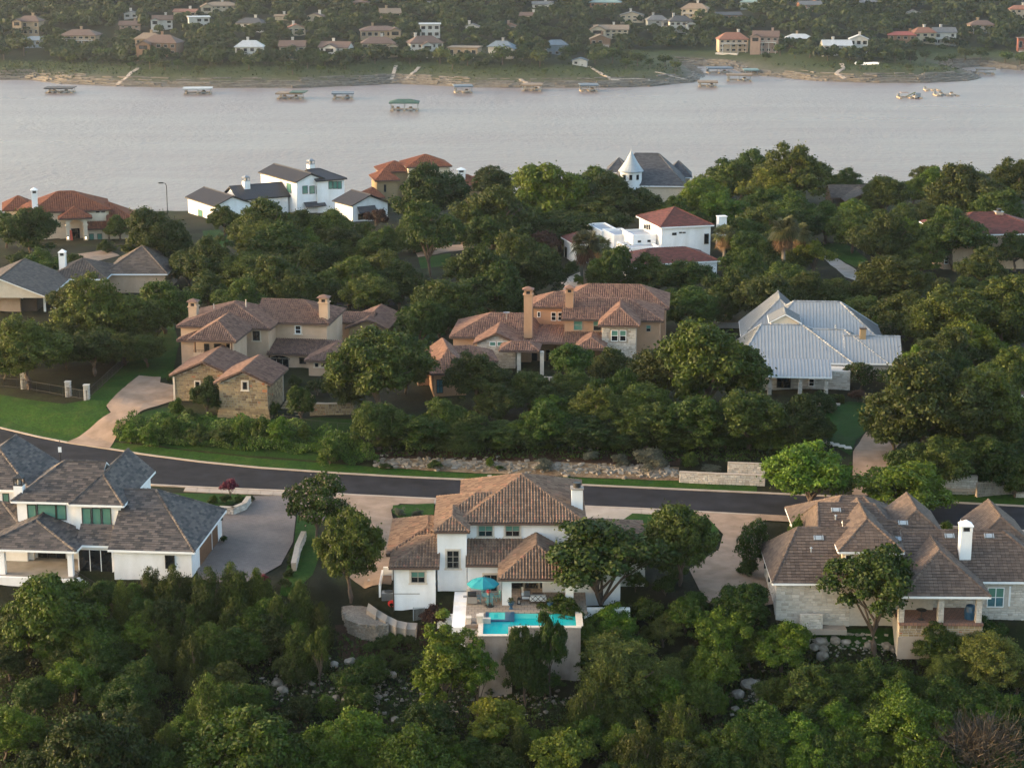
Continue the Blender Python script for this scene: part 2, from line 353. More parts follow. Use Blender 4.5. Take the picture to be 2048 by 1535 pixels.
# rough ground noise
_rng = np.random.RandomState(4)
def fbm(X, Y, sc):
    z = np.zeros_like(X)
    for k in range(6):
        a = _rng.uniform(0, 6.28); f = sc * 1.7 ** k; p, q = _rng.uniform(0, 6.28, 2)
        z += np.sin((X * math.cos(a) + Y * math.sin(a)) * f + p) * np.cos((Y * math.cos(a) - X * math.sin(a)) * f * 0.8 + q) / 1.5 ** k
    return z
UY, LY = yU(GX), yL(GX)
near = np.interp(GY, [20, 100, 130, 150, 160, 168, 174.5, 180, 185, 190, 196], [-60, -33, -20, -12.5, -9.2, -7, -5.9, -4.2, -2.4, -0.8, 0])
far = np.interp(GY - UY, [0, 2.5, 7, 12, 20, 45, 90, 150, 200, 260], [0, 0.25, 1.7, 2.4, 2.7, 3.6, 3.0, 2.2, 1.2, 0.0])
GZ = np.where(GY > UY, far, np.where(GY > LY, 0.0, near))
EDGE = np.interp(GX, [-140, -60, 0, 60, 140], [396, 412, 442, 458, 474])
GZ = GZ - np.clip(GY - EDGE, 0, None) * 0.42 * smooth((GY - EDGE) / 30)
GZ = np.maximum(GZ, LAKE - 12)
PADS = []      # x0,x1,y0,y1,z,falloff
def pad(x0, x1, y0, y1, z, f): PADS.append((x0, x1, y0, y1, z, f))
pad(-13, 15, 188.5, 205, -0.05, 3.0)
pad(-62, -34, 193.5, 222, -0.02, 2.0)
pad(-33.5, -20, 188.5, 222, -0.02, 3.0)
pad(24.5, 62, 183, 204, -0.9, 4.0)
pad(15.5, 25, 184, 214, -0.1, 4.0)
wgt = np.zeros_like(GX)
for x0, x1, y0, y1, z, f in PADS:
    d = np.hypot(np.maximum(np.maximum(x0 - GX, GX - x1), 0), np.maximum(np.maximum(y0 - GY, GY - y1), 0))
    w = smooth(1 - d / f); w = np.where(GY > LY, 0, w); GZ = GZ * (1 - w) + z * w; wgt = np.maximum(wgt, w)
rough = np.where(GY < 188, 0.28, 0.10) * fbm(GX, GY, 0.35) * (1 - wgt)
rough *= np.clip(np.maximum(LY - 4 - GY, GY - UY - 4) / 6, 0, 1)
GZ = GZ + rough
def terr(x, y):
    i = int(np.clip(np.searchsorted(XS, x) - 1, 0, len(XS) - 2)); j = int(np.clip(np.searchsorted(YS, y) - 1, 0, len(YS) - 2))
    u = (x - XS[i]) / (XS[i+1] - XS[i]); v = (y - YS[j]) / (YS[j+1] - YS[j])
    u = min(max(u, 0), 1); v = min(max(v, 0), 1)
    return float(GZ[j, i] * (1-u) * (1-v) + GZ[j, i+1] * u * (1-v) + GZ[j+1, i] * (1-u) * v + GZ[j+1, i+1] * u * v)
def hit(px, py):
    r = ray(px, py); t0 = 100.0 / r.y; t = t0
    while t * r.y < 755:
        p = r * t
        if HC + p.z < terr(p.x, p.y): break
        t0 = t; t += 2.5
    for _ in range(16):
        tm = (t0 + t) / 2; p = r * tm
        if HC + p.z < terr(p.x, p.y): t = tm
        else: t0 = tm
    p = r * t
    return Vector((p.x, p.y, terr(p.x, p.y)))
def grid_mesh(name, X, Y, Z, mats, keep=None):
    h, w = X.shape; v = np.stack([X, Y, Z], -1).reshape(-1, 3)
    idx = np.arange(h * w).reshape(h, w)
    f = np.stack([idx[:-1, :-1], idx[:-1, 1:], idx[1:, 1:], idx[1:, :-1]], -1).reshape(-1, 4)
    me = bpy.data.meshes.new(name)
    me.vertices.add(len(v)); me.vertices.foreach_set('co', v.ravel())
    me.loops.add(f.size); me.loops.foreach_set('vertex_index', f.ravel())
    me.polygons.add(len(f)); me.polygons.foreach_set('loop_start', np.arange(0, f.size, 4)); me.polygons.foreach_set('loop_total', np.full(len(f), 4))
    me.polygons.foreach_set('use_smooth', np.ones(len(f), bool))
    for m in mats: me.materials.append(m)
    me.update(calc_edges=True); return me
tag(link('ground', grid_mesh('ground', GX, GY, GZ, [M['soil']])), 'dark leaf-littered hillside ground under trees and houses', kind='structure')

def clip_poly(pts, a, b, c):
    out = []; n = len(pts)
    for i in range(n):
        p, q = pts[i], pts[(i + 1) % n]
        dp = a * p[0] + b * p[1] - c; dq = a * q[0] + b * q[1] - c
        if dp <= 0: out.append(p)
        if dp * dq < 0:
            k = dp / (dp - dq); out.append((p[0] + (q[0] - p[0]) * k, p[1] + (q[1] - p[1]) * k))
    return out
def drape_xy(name, poly, mat, off=0.06, label=None, kind='structure', parent=None):
    xs = [p[0] for p in poly]; ys = [p[1] for p in poly]
    i0 = max(np.searchsorted(XS, min(xs)) - 1, 0); i1 = min(np.searchsorted(XS, max(xs)), len(XS) - 1)
    j0 = max(np.searchsorted(YS, min(ys)) - 1, 0); j1 = min(np.searchsorted(YS, max(ys)), len(YS) - 1)
    mb = MB()
    for i in range(i0, i1):
        col = clip_poly(clip_poly(poly, 1, 0, XS[i+1]), -1, 0, -XS[i])
        if len(col) < 3: continue
        for j in range(j0, j1):
            c = clip_poly(clip_poly(col, 0, 1, YS[j+1]), 0, -1, -YS[j])
            if len(c) >= 3:
                A = sum(c[k][0] * c[(k+1) % len(c)][1] - c[(k+1) % len(c)][0] * c[k][1] for k in range(len(c)))
                if abs(A) < 1e-5: continue
                if A < 0: c = c[::-1]
                mb.poly([(p[0], p[1], terr(p[0], p[1]) + off) for p in c])
    o = mb.build(name, mat); tag(o, label, kind=kind); return o
def drape(name, px, mat, off=0.06, label=None, kind='structure'):
    return drape_xy(name, [tuple(hit(a, b)[:2]) for a, b in px], mat, off, label, kind)
def densify(pl, n=6):
    out = []
    for (a, b), (c, d) in zip(pl[:-1], pl[1:]):
        for k in range(n): out.append((a + (c - a) * k / n, b + (d - b) * k / n))
    return out + [pl[-1]]

# street with kerbs and pavement
XR = np.arange(-110, 110.1, 2.0)
mb = MB()
for a, b in zip(XR[:-1], XR[1:]):
    mb.poly([(a, yL(a), 0.03), (b, yL(b), 0.03), (b, yU(b), 0.03), (a, yU(a), 0.03)])
tag(mb.build('street', M['asphalt']), 'dark asphalt street curving between the rows of houses', kind='structure')
for nm, fn, s, lab in (('kerb', yU, 1, 'pale concrete kerb along the far side of the street'), ('kerb', yL, -1, 'pale concrete kerb along the near side of the street')):
    mb = MB()
    for a, b in zip(XR[:-1], XR[1:]):
        p = [(a, fn(a)), (b, fn(b)), (b, fn(b) + s * 0.45), (a, fn(a) + s * 0.45)]
        mb.prism(p if s > 0 else p[::-1], -0.1, 0.13)
    tag(mb.build(nm, M['concrete']), lab, kind='structure')
mb = MB()                                            # pavement slabs, near side
for a in np.arange(-38, 16, 1.5):
    b = a + 1.46
    q = [(a, yL(a) - 0.47), (a, yL(a) - 2.0), (b, yL(b) - 2.0), (b, yL(b) - 0.47)]
    mb.prism(q, -0.05, 0.075)
tag(mb.build('pavement', M['concrete']), 'pale concrete pavement along the near side of the street', kind='structure')

drape('lawn', [(-40,800),(0,790),(60,800),(130,808),(172,802),(205,762),(250,728),(300,690),(345,640),(358,690),(345,752),(322,758),(278,752),(250,775),(236,800),(212,815),(222,830),(178,860),(134,884),(76,873),(0,855),(-40,846)], M['grass'], 0.08, 'bright green lawn sloping beside the tan driveway')
drape('driveway', [(278,752),(322,755),(320,766),(354,772),(354,800),(318,812),(280,825),(248,850),(230,880),(219,898),(176,892),(132,886),(180,858),(222,826),(213,813),(238,785),(255,770)], M['drive_tan'], 0.13, 'tan aggregate driveway up to the stone house')
drape('verge', [(220,899),(292,910),(400,924),(520,936),(680,947),(820,955),(960,961),(1180,971),(1400,981),(1514,986),(1514,966),(1350,962),(1220,958),(1060,952),(900,945),(760,936),(640,926),(520,917),(400,905),(300,893),(225,884)], M['grass'], 0.07, 'grass verge along the far side of the street')
drape('verge', [(1890,1005),(2060,1013),(2060,985),(1990,985),(1890,975)], M['grass'], 0.07, 'grass verge under the limestone wall at right')
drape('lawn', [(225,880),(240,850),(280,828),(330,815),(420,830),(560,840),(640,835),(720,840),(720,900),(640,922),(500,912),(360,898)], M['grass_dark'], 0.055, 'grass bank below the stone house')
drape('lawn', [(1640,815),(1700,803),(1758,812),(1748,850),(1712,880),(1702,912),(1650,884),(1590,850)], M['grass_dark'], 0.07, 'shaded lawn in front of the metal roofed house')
drape('driveway', [(1800,800),(1765,838),(1728,870),(1706,905),(1704,990),(1770,994),(1790,900),(1830,850)], M['drive_tan'], 0.12, 'curved brown driveway of the metal roofed house')
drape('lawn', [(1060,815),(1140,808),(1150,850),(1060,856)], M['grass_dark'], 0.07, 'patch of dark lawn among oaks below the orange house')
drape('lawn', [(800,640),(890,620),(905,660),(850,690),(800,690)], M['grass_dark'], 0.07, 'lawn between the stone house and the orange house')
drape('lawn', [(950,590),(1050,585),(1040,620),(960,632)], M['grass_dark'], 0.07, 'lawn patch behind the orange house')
drape('lawn', [(832,482),(895,478),(906,489),(848,505),(832,505)], M['grass'], 0.07, 'lawn patch above the tan lane')
drape('lawn', [(836,516),(902,507),(898,530),(842,538)], M['grass'], 0.07, 'lawn patch below the tan lane')
drape('lane', [(832,507),(900,491),(960,488),(1100,480),(1100,486),(960,495),(904,504),(836,515)], M['drive_tan'], 0.10, 'tan lane winding among the oaks')
drape('lawn', [(405,462),(440,460),(465,480),(450,495),(410,490)], M['grass'], 0.07, 'sunlit lawn corner beside the white modern house')
drape('lawn', [(1635,487),(1690,487),(1735,520),(1712,535),(1665,512)], M['grass'], 0.07, 'lawn beside the pale lane at right')
drape('lane', [(1640,505),(1665,512),(1712,540),(1720,565),(1690,555),(1650,520)], M['conc_grey'], 0.10, 'pale concrete lane between oaks at right')
drape('lane', [(520,640),(620,592),(700,588),(790,590),(790,612),(700,612),(620,625)], M['asphalt'], 0.10, 'asphalt lane glimpsed behind the stone house')
drape('forecourt', [(120,512),(215,500),(240,512),(160,530)], M['drive_tan'], 0.10, 'paved forecourt of the red roofed house')
drape('garden_path', [(1120,560),(1160,545),(1165,575),(1130,590)], M['concrete'], 0.10, 'pale paved garden beside the white house')
drape('lawn', [(1155,565),(1250,560),(1245,580),(1160,585)], M['grass'], 0.07, 'small lawn at the palm trees')
# near side
drape('driveway', [(440,1020),(505,1004),(500,993),(575,992),(592,1030),(586,1085),(562,1130),(500,1165),(398,1165),(392,1125),(430,1060)], M['paver'], 0.10, 'grey paver driveway beside the slate roofed house')
drape('lawn', [(310,985),(500,990),(506,1003),(440,1012),(330,1000)], M['grass'], 0.06, 'lawn strip in front of the slate roofed house')
drape('lawn', [(594,1030),(625,1045),(648,1090),(625,1150),(590,1200),(560,1190),(588,1090)], M['grass'], 0.06, 'grass strip between the two driveways')
drape('driveway', [(650,992),(703,990),(869,1000),(868,1010),(800,1008),(782,1020),(786,1040),(800,1045),(800,1110),(782,1170),(730,1178),(640,1112),(655,1090),(700,1060)], M['drive_tan'], 0.10, 'tan driveway of the white pool house')
drape('lawn', [(786,1012),(868,1008),(868,1030),(800,1040),(784,1026)], M['grass'], 0.14, 'small round lawn bed by the pool house')
drape('driveway', [(1165,1014),(1300,1020),(1262,1030),(1240,1050),(1165,1055)], M['concrete'], 0.10, 'pale front drive right of the pool house')
drape('lawn', [(1240,1045),(1265,1028),(1330,1030),(1430,1040),(1442,1080),(1380,1130),(1300,1130),(1295,1080)], M['grass'], 0.12, 'green lawn between the pool house and tan drive')
drape('driveway', [(1330,1022),(1590,1034),(1588,1046),(1515,1042),(1522,1095),(1540,1150),(1548,1210),(1500,1230),(1410,1205),(1378,1140),(1438,1100),(1446,1070),(1420,1042)], M['drive_tan'], 0.16, 'tan driveway left of the limestone house')
drape('soil_patch', [(670,1250),(800,1245),(880,1260),(860,1290),(800,1300),(740,1320),(680,1320)], M['mulch'], 0.06, 'bare brown soil below the gravel terrace')
drape('lawn', [(1600,1258),(1800,1258),(1850,1290),(1780,1300),(1640,1292)], M['grass_dark'], 0.07, 'small lawn among boulders behind the limestone house')
drape('mulch_bed', [(750,905),(1000,905),(1250,905),(1360,915),(1360,932),(1150,925),(900,920),(760,922)], M['mulch'], 0.06, 'dark mulch under the oaks above the rubble bank')
# ---------------------------------------------------------------- roofs made of real tiles
RND = random.Random(11)
STYLES = {
    'barrel': dict(W=0.31, L=0.42, prof=[(0, 0.0), (0.14, 0.075), (0.36, 0.115), (0.58, 0.075), (0.72, 0.0), (1.0, 0.0)], step=0.045),
    'barrel_far': dict(W=0.42, L=0.50, prof=[(0, 0.0), (0.18, 0.09), (0.55, 0.09), (0.72, 0.0), (1.0, 0.0)], step=0.05),
    'slate': dict(W=0.62, L=0.30, prof=[(0.012, 0.0), (0.988, 0.0)], step=0.035, stag=True, front=True),
    'flat': dict(W=0.42, L=0.36, prof=[(0.01, 0.0), (0.06, 0.025), (0.94, 0.025), (0.99, 0.0)], step=0.05, stag=False, front=True),
    'flat_far': dict(W=0.6, L=0.40, prof=[(0.01, 0.0), (0.99, 0.0)], step=0.05, stag=True, front=True),
    'seam': dict(W=0.46, L=200.0, prof=[(0.0, 0.0), (0.001, 0.05), (0.07, 0.05), (0.071, 0.0), (1.0, 0.0)], step=0.0),
}
def tile_face(mb, poly, st, lift=0.03):
    S = STYLES[st]; W, L, prof, step = S['W'], S['L'], S['prof'], S['step']
    P = [Vector(p) for p in poly]
    n = (P[1] - P[0]).cross(P[2] - P[0]).normalized()
    if n.z < 0: P = P[::-1]; n = -n
    up = (Vector((0, 0, 1)) - n * n.z).normalized(); e = up.cross(n); o = P[0]
    q = [((p - o).dot(e), (p - o).dot(up)) for p in P]
    m = len(q)
    A = sum(q[k][0] * q[(k+1) % m][1] - q[(k+1) % m][0] * q[k][1] for k in range(m))
    if A < 0: q = q[::-1]
    edges = []
    for k in range(m):
        a, b = q[k], q[(k+1) % m]; dx, dy = b[0] - a[0], b[1] - a[1]; ln = math.hypot(dx, dy)
        if ln < 1e-6: continue
        nx, ny = dy / ln, -dx / ln; edges.append((nx, ny, nx * a[0] + ny * a[1]))
    u0, u1 = min(p[0] for p in q), max(p[0] for p in q); v0, v1 = min(p[1] for p in q), max(p[1] for p in q)
    L = min(L, v1 - v0 + 0.01)
    def pt(u, v, h): return o + e * u + up * v + n * h
    inside = lambda u, v: all(a * u + b * v <= c + 1e-6 for a, b, c in edges)
    for r in range(int(math.ceil((v1 - v0) / L))):
        va = v0 + r * L; vb = va + L
        off = (W * 0.5 * (r % 2) + RND.uniform(-.1, .1) * W) if S.get('stag') else 0.0
        for c in range(int(math.ceil((u1 - u0) / W)) + 1):
            ua = u0 + (c - 0.5) * W + off - (0.5 * W if S.get('stag') else 0); ub = ua + W
            cs = [inside(ua, va), inside(ub, va), inside(ub, vb), inside(ua, vb)]
            t = RND.random(); dh = RND.uniform(0, 0.012)
            if not any(cs) and not inside((ua+ub)/2, (va+vb)/2): continue
            full = all(cs)
            for (f0, h0), (f1, h1) in zip(prof[:-1], prof[1:]):
                a, b = ua + f0 * W, ua + f1 * W
                if st == 'seam': t = 0.1 if f1 < .08 else .82
                if full:
                    mb.poly([pt(a, va, lift + dh + h0 + step), pt(b, va, lift + dh + h1 + step), pt(b, vb, lift + h1), pt(a, vb, lift + h0)], 0, t)
                else:
                    pl = [(a, va), (b, va), (b, vb), (a, vb)]
                    for E in edges:
                        pl = clip_poly(pl, *E)
                        if len(pl) < 3: break
                    if len(pl) >= 3:
                        mb.poly([pt(u, v, lift + h0 + (h1 - h0) * ((u - a) / (b - a)) + step * (1 - (v - va) / L)) for u, v in pl], 0, t)
            if full and S.get('front'):
                a, b = ua + prof[0][0] * W, ua + prof[-1][0] * W
                mb.poly([pt(a, va, lift - 0.03), pt(b, va, lift - 0.03), pt(b, va, lift + dh + step), pt(a, va, lift + dh + step)], 0, t * 0.5)

def caps(mb, a, b, r=0.16, seg=0.42):
    a, b = Vector(a), Vector(b); d = b - a; ln = d.length
    if ln < 0.2: return
    d.normalize(); sx = d.cross(Vector((0, 0, 1))).normalized(); up = sx.cross(d)
    n = max(1, int(ln / seg))
    for k in range(n):
        p, q = a + d * (ln * k / n), a + d * (ln * (k + 1) / n); t = RND.random()
        ring = lambda c, rr, h: [c + sx * (-rr) + up * (h - rr * 0.3), c + sx * (-rr * .6) + up * (h + rr * .45), c + up * (h + rr * .75), c + sx * (rr * .6) + up * (h + rr * .45), c + sx * rr + up * (h - rr * 0.3)]
        A, B = ring(p, r * 1.1, 0.05), ring(q, r * 0.9, 0.02)
        for i in range(4): mb.poly([A[i], A[i+1], B[i+1], B[i]], 0, t)
        mb.poly(A, 0, t)

def ashlar(mb, o, ux, w, h, rng, row=(0.16, 0.30), bl=(0.22, 0.6), d=0.05, gap=0.018, t0=0.0, skip=None, nrm=None, m=0):
    """irregular coursed stones standing proud of a wall face; ux = direction along the wall, outward normal to its right"""
    o = Vector(o); ux = Vector(ux).normalized(); nz = nrm or ux.cross(Vector((0, 0, 1))).normalized(); uz = Vector((0, 0, 1))
    z = 0.0
    while z < h - 0.06:
        hh = min(rng.uniform(*row), h - z)
        if h - z - hh < 0.1: hh = h - z
        x = -rng.uniform(0, 0.2)
        while x < w - 0.05:
            ww = rng.uniform(*bl); a, b = max(0, x), min(w, x + ww)
            x += ww
            if b - a < 0.06 or (skip and skip((a + b) / 2, z + hh / 2)): continue
            t = min(1, max(t0, rng.gauss(0.5, 0.25))); dd = d * rng.uniform(0.5, 1.2); j = lambda: rng.uniform(-0.012, 0.012)
            a2, b2, c2, d2 = a + gap, b - gap, z + gap, z + hh - gap
            if b2 <= a2 or d2 <= c2: continue
            base = [o + ux * u + uz * v for u, v in ((a2, c2), (b2, c2), (b2, d2), (a2, d2))]
            k = 0.03
            top = [o + ux * (u + j()) + uz * (v + j()) + nz * dd for u, v in ((a2 + k, c2 + k), (b2 - k, c2 + k), (b2 - k, d2 - k), (a2 + k, d2 - k))]
            mb.poly(top, m, t)
            for i in range(4): mb.poly([base[i], base[(i+1) % 4], top[(i+1) % 4], top[i]], m, t)
        z += hh

class House:
    def __init__(s, name, label, px, py, z0, rot, roof, style, wall, fascia='fascia_brown', cat='house', ov=0.45, group=None):
        s.o = at(px, py, z0); s.rot = math.radians(rot); s.c, s.s = math.cos(s.rot), math.sin(s.rot)
        s.root = empty(name, s.o, s.rot); tag(s.root, label, cat, group)
        s.rm, s.st, s.wm, s.fm, s.ov = roof, style, wall, fascia, ov
        s.tl, s.sl, s.rc = MB(), MB(), MB(); s.rects = []
        HOUSES.append(s)
    def l(s, p):
        d = Vector(p) - s.o; return Vector((d.x * s.c + d.y * s.s, -d.x * s.s + d.y * s.c, d.z))
    def w(s, x, y, z): return (s.o.x + x * s.c - y * s.s, s.o.y + x * s.s + y * s.c, s.o.z + z)
    def lr(s, px, py):
        r = ray(px, py); return s.l((0, 0, HC)), Vector((r.x * s.c + r.y * s.s, -r.x * s.s + r.y * s.c, r.z))
    def P(s, px, py, z): return s.l(at(px, py, s.o.z + z))
    def F(s, y, px, py):
        o, d = s.lr(px, py); k = (y - o.y) / d.y; return o + d * k
    def S(s, x, px, py):
        o, d = s.lr(px, py); k = (x - o.x) / d.x; return o + d * k
    def X(s, px, y, z):
        g = lambda x: (lambda p: (p[0] - px))(proj(*s.w(x, y, z)))
        a, b = -80.0, 80.0; ga, gb = g(a), g(b)
        for _ in range(60):
            m = (a + b) / 2; gm = g(m)
            if ga * gm <= 0: b = m
            else: a, ga = m, gm
        return (a + b) / 2
    def run(s, x, y0, ze, pitch, pyR):
        g = lambda t: proj(*s.w(x, y0 + t, ze + pitch * t))[1] - pyR
        a, b = 0.05, 25.0
        for _ in range(50):
            m = (a + b) / 2
            if g(m) > 0: a = m
            else: b = m
        return (a + b) / 2
    def rect(s, pxL, pxR, pyF, ze, at_=None):
        """eave rectangle's front edge from pixels: x0, x1, y0"""
        p = s.P(at_ if at_ is not None else pxL, pyF, ze); y0 = p.y
        return s.X(pxL, y0, ze), s.X(pxR, y0, ze), y0
    # ---- a roof over an eave rectangle
    def roof(s, x0, x1, y0, y1, ze, pitch, kind, rl=None, rf=None, wall=True, zb=-0.6, wm=None, tile=True, capr=0.16, st=None, backhip=True, ov=None):
        st = st or s.st; ov = s.ov if ov is None else ov
        W, D = x1 - x0, y1 - y0; top = []; cap = []
        V = Vector
        if kind == 'hx':                                   # hip, ridge along x
            t = D / 2; zr = ze + pitch * t; a = rl if rl is not None else t; a2 = rf if rf is not None else a
            q_ = min(1.0, (W - .06) / max(a + a2, .01)); a *= q_; a2 *= q_; ym = y0 + t; A, B = V((x0 + a, ym, zr)), V((x1 - a2, ym, zr))
            c = [V((x0, y0, ze)), V((x1, y0, ze)), V((x1, y1, ze)), V((x0, y1, ze))]
            top = [[c[0], c[1], B, A], [c[2], c[3], A, B]]
            if a > 0.01: top.append([c[3], c[0], A]); cap += [(c[0], A), (c[3], A)]
            if a2 > 0.01: top.append([c[1], c[2], B]); cap += [(c[1], B), (c[2], B)]
            cap.append((A, B)); ends = ([] if a > 0.01 else [('L', A)]) + ([] if a2 > 0.01 else [('R', B)])
        elif kind == 'hy':                                 # hip, ridge along y
            t = W / 2; zr = ze + pitch * t; a = rl if rl is not None else t; a2 = rf if rf is not None else (a if backhip else 0)
            q_ = min(1.0, (D - .06) / max(a + a2, .01)); a *= q_; a2 *= q_; xm = x0 + t; A, B = V((xm, y0 + a, zr)), V((xm, y1 - a2, zr))
            c = [V((x0, y0, ze)), V((x1, y0, ze)), V((x1, y1, ze)), V((x0, y1, ze))]
            top = [[c[3], c[0], A, B], [c[1], c[2], B, A]]; ends = []
            if a > 0.01: top.append([c[0], c[1], A]); cap += [(c[0], A), (c[1], A)]
            else: ends.append(('F', A))
            if a2 > 0.01: top.append([c[2], c[3], B]); cap += [(c[2], B), (c[3], B)]
            else: ends.append(('B', B))
            cap.append((A, B))
        elif kind == 'shed':                               # rises to the back
            zr = ze + pitch * D; c = [V((x0, y0, ze)), V((x1, y0, ze)), V((x1, y1, zr)), V((x0, y1, zr))]
            top = [c]; ends = []
        for f in top:
            # slab: top and underside
            dn = V((0, 0, -0.16))
            s.sl.poly(f, 0); s.sl.poly([p + dn for p in f][::-1], 1)
            m = len(f)
            for k in range(m): s.sl.poly([f[k] + dn, f[(k+1) % m] + dn, f[(k+1) % m], f[k]], 1)
            if tile: tile_face(s.tl, f, st)
        if tile and kind != 'shed':
            for a, b in cap: caps(s.rc, a, b, capr)
        # fascia boards round the eaves
        z1 = ze + 0.02; z0 = ze - 0.20; th = 0.05
        E_ = [e[0] for e in ends]
        if 'F' not in E_: s.sl.box(x0, x1, y0 - th, y0 - 0.002, z0, z1, 1)
        if kind != 'shed':
            if 'B' not in E_: s.sl.box(x0, x1, y1 + 0.002, y1 + th, z0, z1, 1)
            if not any(e[0] == 'L' for e in ends): s.sl.box(x0 - th, x0 - 0.002, y0, y1, z0, z1, 1)
            if not any(e[0] == 'R' for e in ends): s.sl.box(x1 + 0.002, x1 + th, y0, y1, z0, z1, 1)
        if wall:
            wx0, wx1, wy0, wy1 = x0 + ov, x1 - ov, y0 + ov, y1 - ov
            mb = MB(); mb.box(wx0, wx1, wy0, wy1, zb, ze - 0.12)
            for e, p in ends:                              # gable triangles
                if e in 'LR':
                    x = wx0 if e == 'L' else wx1; hgt = p.z - 0.16 - (ze - 0.12)
                    yA, yB, ym = wy0, wy1, (y0 + y1) / 2; zA = ze - 0.12
                    ins = 0.3 * (1 if e == 'L' else -1)
                    pts = [(x, yA, zA), (x, yB, zA), (x, ym, zA + pitch * (yB - yA) / 2)]; pt2 = [(a + ins, b, c) for a, b, c in pts]
                else:
                    y = wy0 if e == 'F' else wy1; xm = (x0 + x1) / 2; zA = ze - 0.12; ins = 0.3 * (1 if e == 'F' else -1)
                    pts = [(wx0, y, zA), (wx1, y, zA), (xm, y, zA + pitch * (wx1 - wx0) / 2)]; pt2 = [(a, b + ins, c) for a, b, c in pts]
                mb.poly(pts); mb.poly(pt2[::-1])
                for k in range(3): mb.poly([pts[k], pt2[k], pt2[(k+1) % 3], pts[(k+1) % 3]])
            mb.build('wall', M[wm or s.wm], s.root)
            s.rects.append((wx0, wx1, wy0, wy1))
        return dict(x0=x0, x1=x1, y0=y0, y1=y1, ze=ze, wy=y0 + ov, wx0=x0 + ov, wx1=x1 - ov, zr=ze + pitch * (D if kind == 'shed' else (D/2 if kind == 'hx' else W/2)))
    def finish(s):
        if s.sl.f: s.sl.build('roof', [M['under'], M[s.fm]], s.root)
        if s.tl.f: tag(s.tl.build('roof_tiles' if s.st != 'seam' else 'roof_seams', M[s.rm], s.root), kind='stuff')
        if s.rc.f: tag(s.rc.build('ridge_caps', M[s.rm], s.root), kind='stuff')
    def surf(s, R, px, py):
        pitch = (R['zr'] - R['ze']) / ((R['y1'] - R['y0']) / 2); o, d = s.lr(px, py)
        return o + d * ((R['ze'] + pitch * (o.y - R['y0']) - o.z) / (d.z - pitch * d.y)), pitch
    # ---- walls and openings
    def wallbox(s, x0, x1, y0, y1, z0, z1, m=None, name='wall'):
        mb = MB(); mb.box(x0, x1, y0, y1, z0, z1); s.rects.append((x0, x1, y0, y1)); return mb.build(name, M[m or s.wm], s.root)
    def part(s, name, mb, mats, smooth=False): return mb.build(name, mats, s.root, smooth=smooth)
    def win_m(s, side, c, u0, u1, z0, z1, nx=2, nz=1, fm='frame_tan', gm='glass', trim=None, fw=0.07, arch=False, name='window', tw=0.16):
        """window on plane: side F (y=c, facing -y), L (x=c facing -x), R (x=c facing +x)"""
        def mp(u, d, z):
            return (u, c - d, z) if side == 'F' else ((c - d, u, z) if side == 'L' else (c + d, u, z))
        def bx(mb, a, b, d0, d1, e, f):
            p, q = mp(a, d0, e), mp(b, d1, f)
            mb.box(min(p[0], q[0]), max(p[0], q[0]), min(p[1], q[1]), max(p[1], q[1]), min(p[2], q[2]), max(p[2], q[2]))
        mb = MB(); D = 0.09
        bx(mb, u0, u0 + fw, 0.0, D, z0, z1); bx(mb, u1 - fw, u1, 0.0, D, z0, z1)
        bx(mb, u0 + fw, u1 - fw, 0.0, D, z0, z0 + fw); bx(mb, u0 + fw, u1 - fw, 0.0, D, z1 - fw, z1)
        iu, iz = (u1 - u0 - 2 * fw) / nx, (z1 - z0 - 2 * fw) / nz
        for k in range(1, nx): bx(mb, u0 + fw + iu * k - 0.035, u0 + fw + iu * k + 0.035, 0.0, D - 0.012, z0 + fw, z1 - fw)
        for k in range(1, nz): bx(mb, u0 + fw, u1 - fw, 0.0, D - 0.024, z0 + fw + iz * k - 0.025, z0 + fw + iz * k + 0.025)
        fr = mb.build(name, M[fm], s.root)
        gms = gm if isinstance(gm, (list, tuple)) else [gm]
        for k in range(nx):
            for j in range(nz):
                g = MB(); a, e = u0 + fw + iu * k + 0.01, z0 + fw + iz * j + 0.01
                bx(g, a, a + iu - 0.02, 0.003, 0.035, e, e + iz - 0.02); g.build('pane', M[gms[min(j, len(gms) - 1)]], fr)
        if trim:
            t = MB()
            bx(t, u0 - tw, u0 - 0.002, 0.0, 0.07, z0, z1 + tw); bx(t, u1 + 0.002, u1 + tw, 0.0, 0.07, z0, z1 + tw)
            bx(t, u0 - 0.002, u1 + 0.002, 0.0, 0.07, z1 + 0.002, z1 + tw); bx(t, u0 - tw * 1.5, u1 + tw * 1.5, 0.0, 0.14, z0 - tw, z0 - 0.002)
            t.build('surround', M[trim], fr)
        return fr
    def win(s, side, c, px0, px1, py0, py1, **k):
        if side == 'F':
            a, b = s.F(c, px0, py1), s.F(c, px1, py0); return s.win_m('F', c, a.x, b.x, a.z, b.z, **k)
        a, b = s.S(c, px0, py1), s.S(c, px1, py0)
        return s.win_m(side, c, min(a.y, b.y), max(a.y, b.y), min(a.z, b.z), max(a.z, b.z), **k)
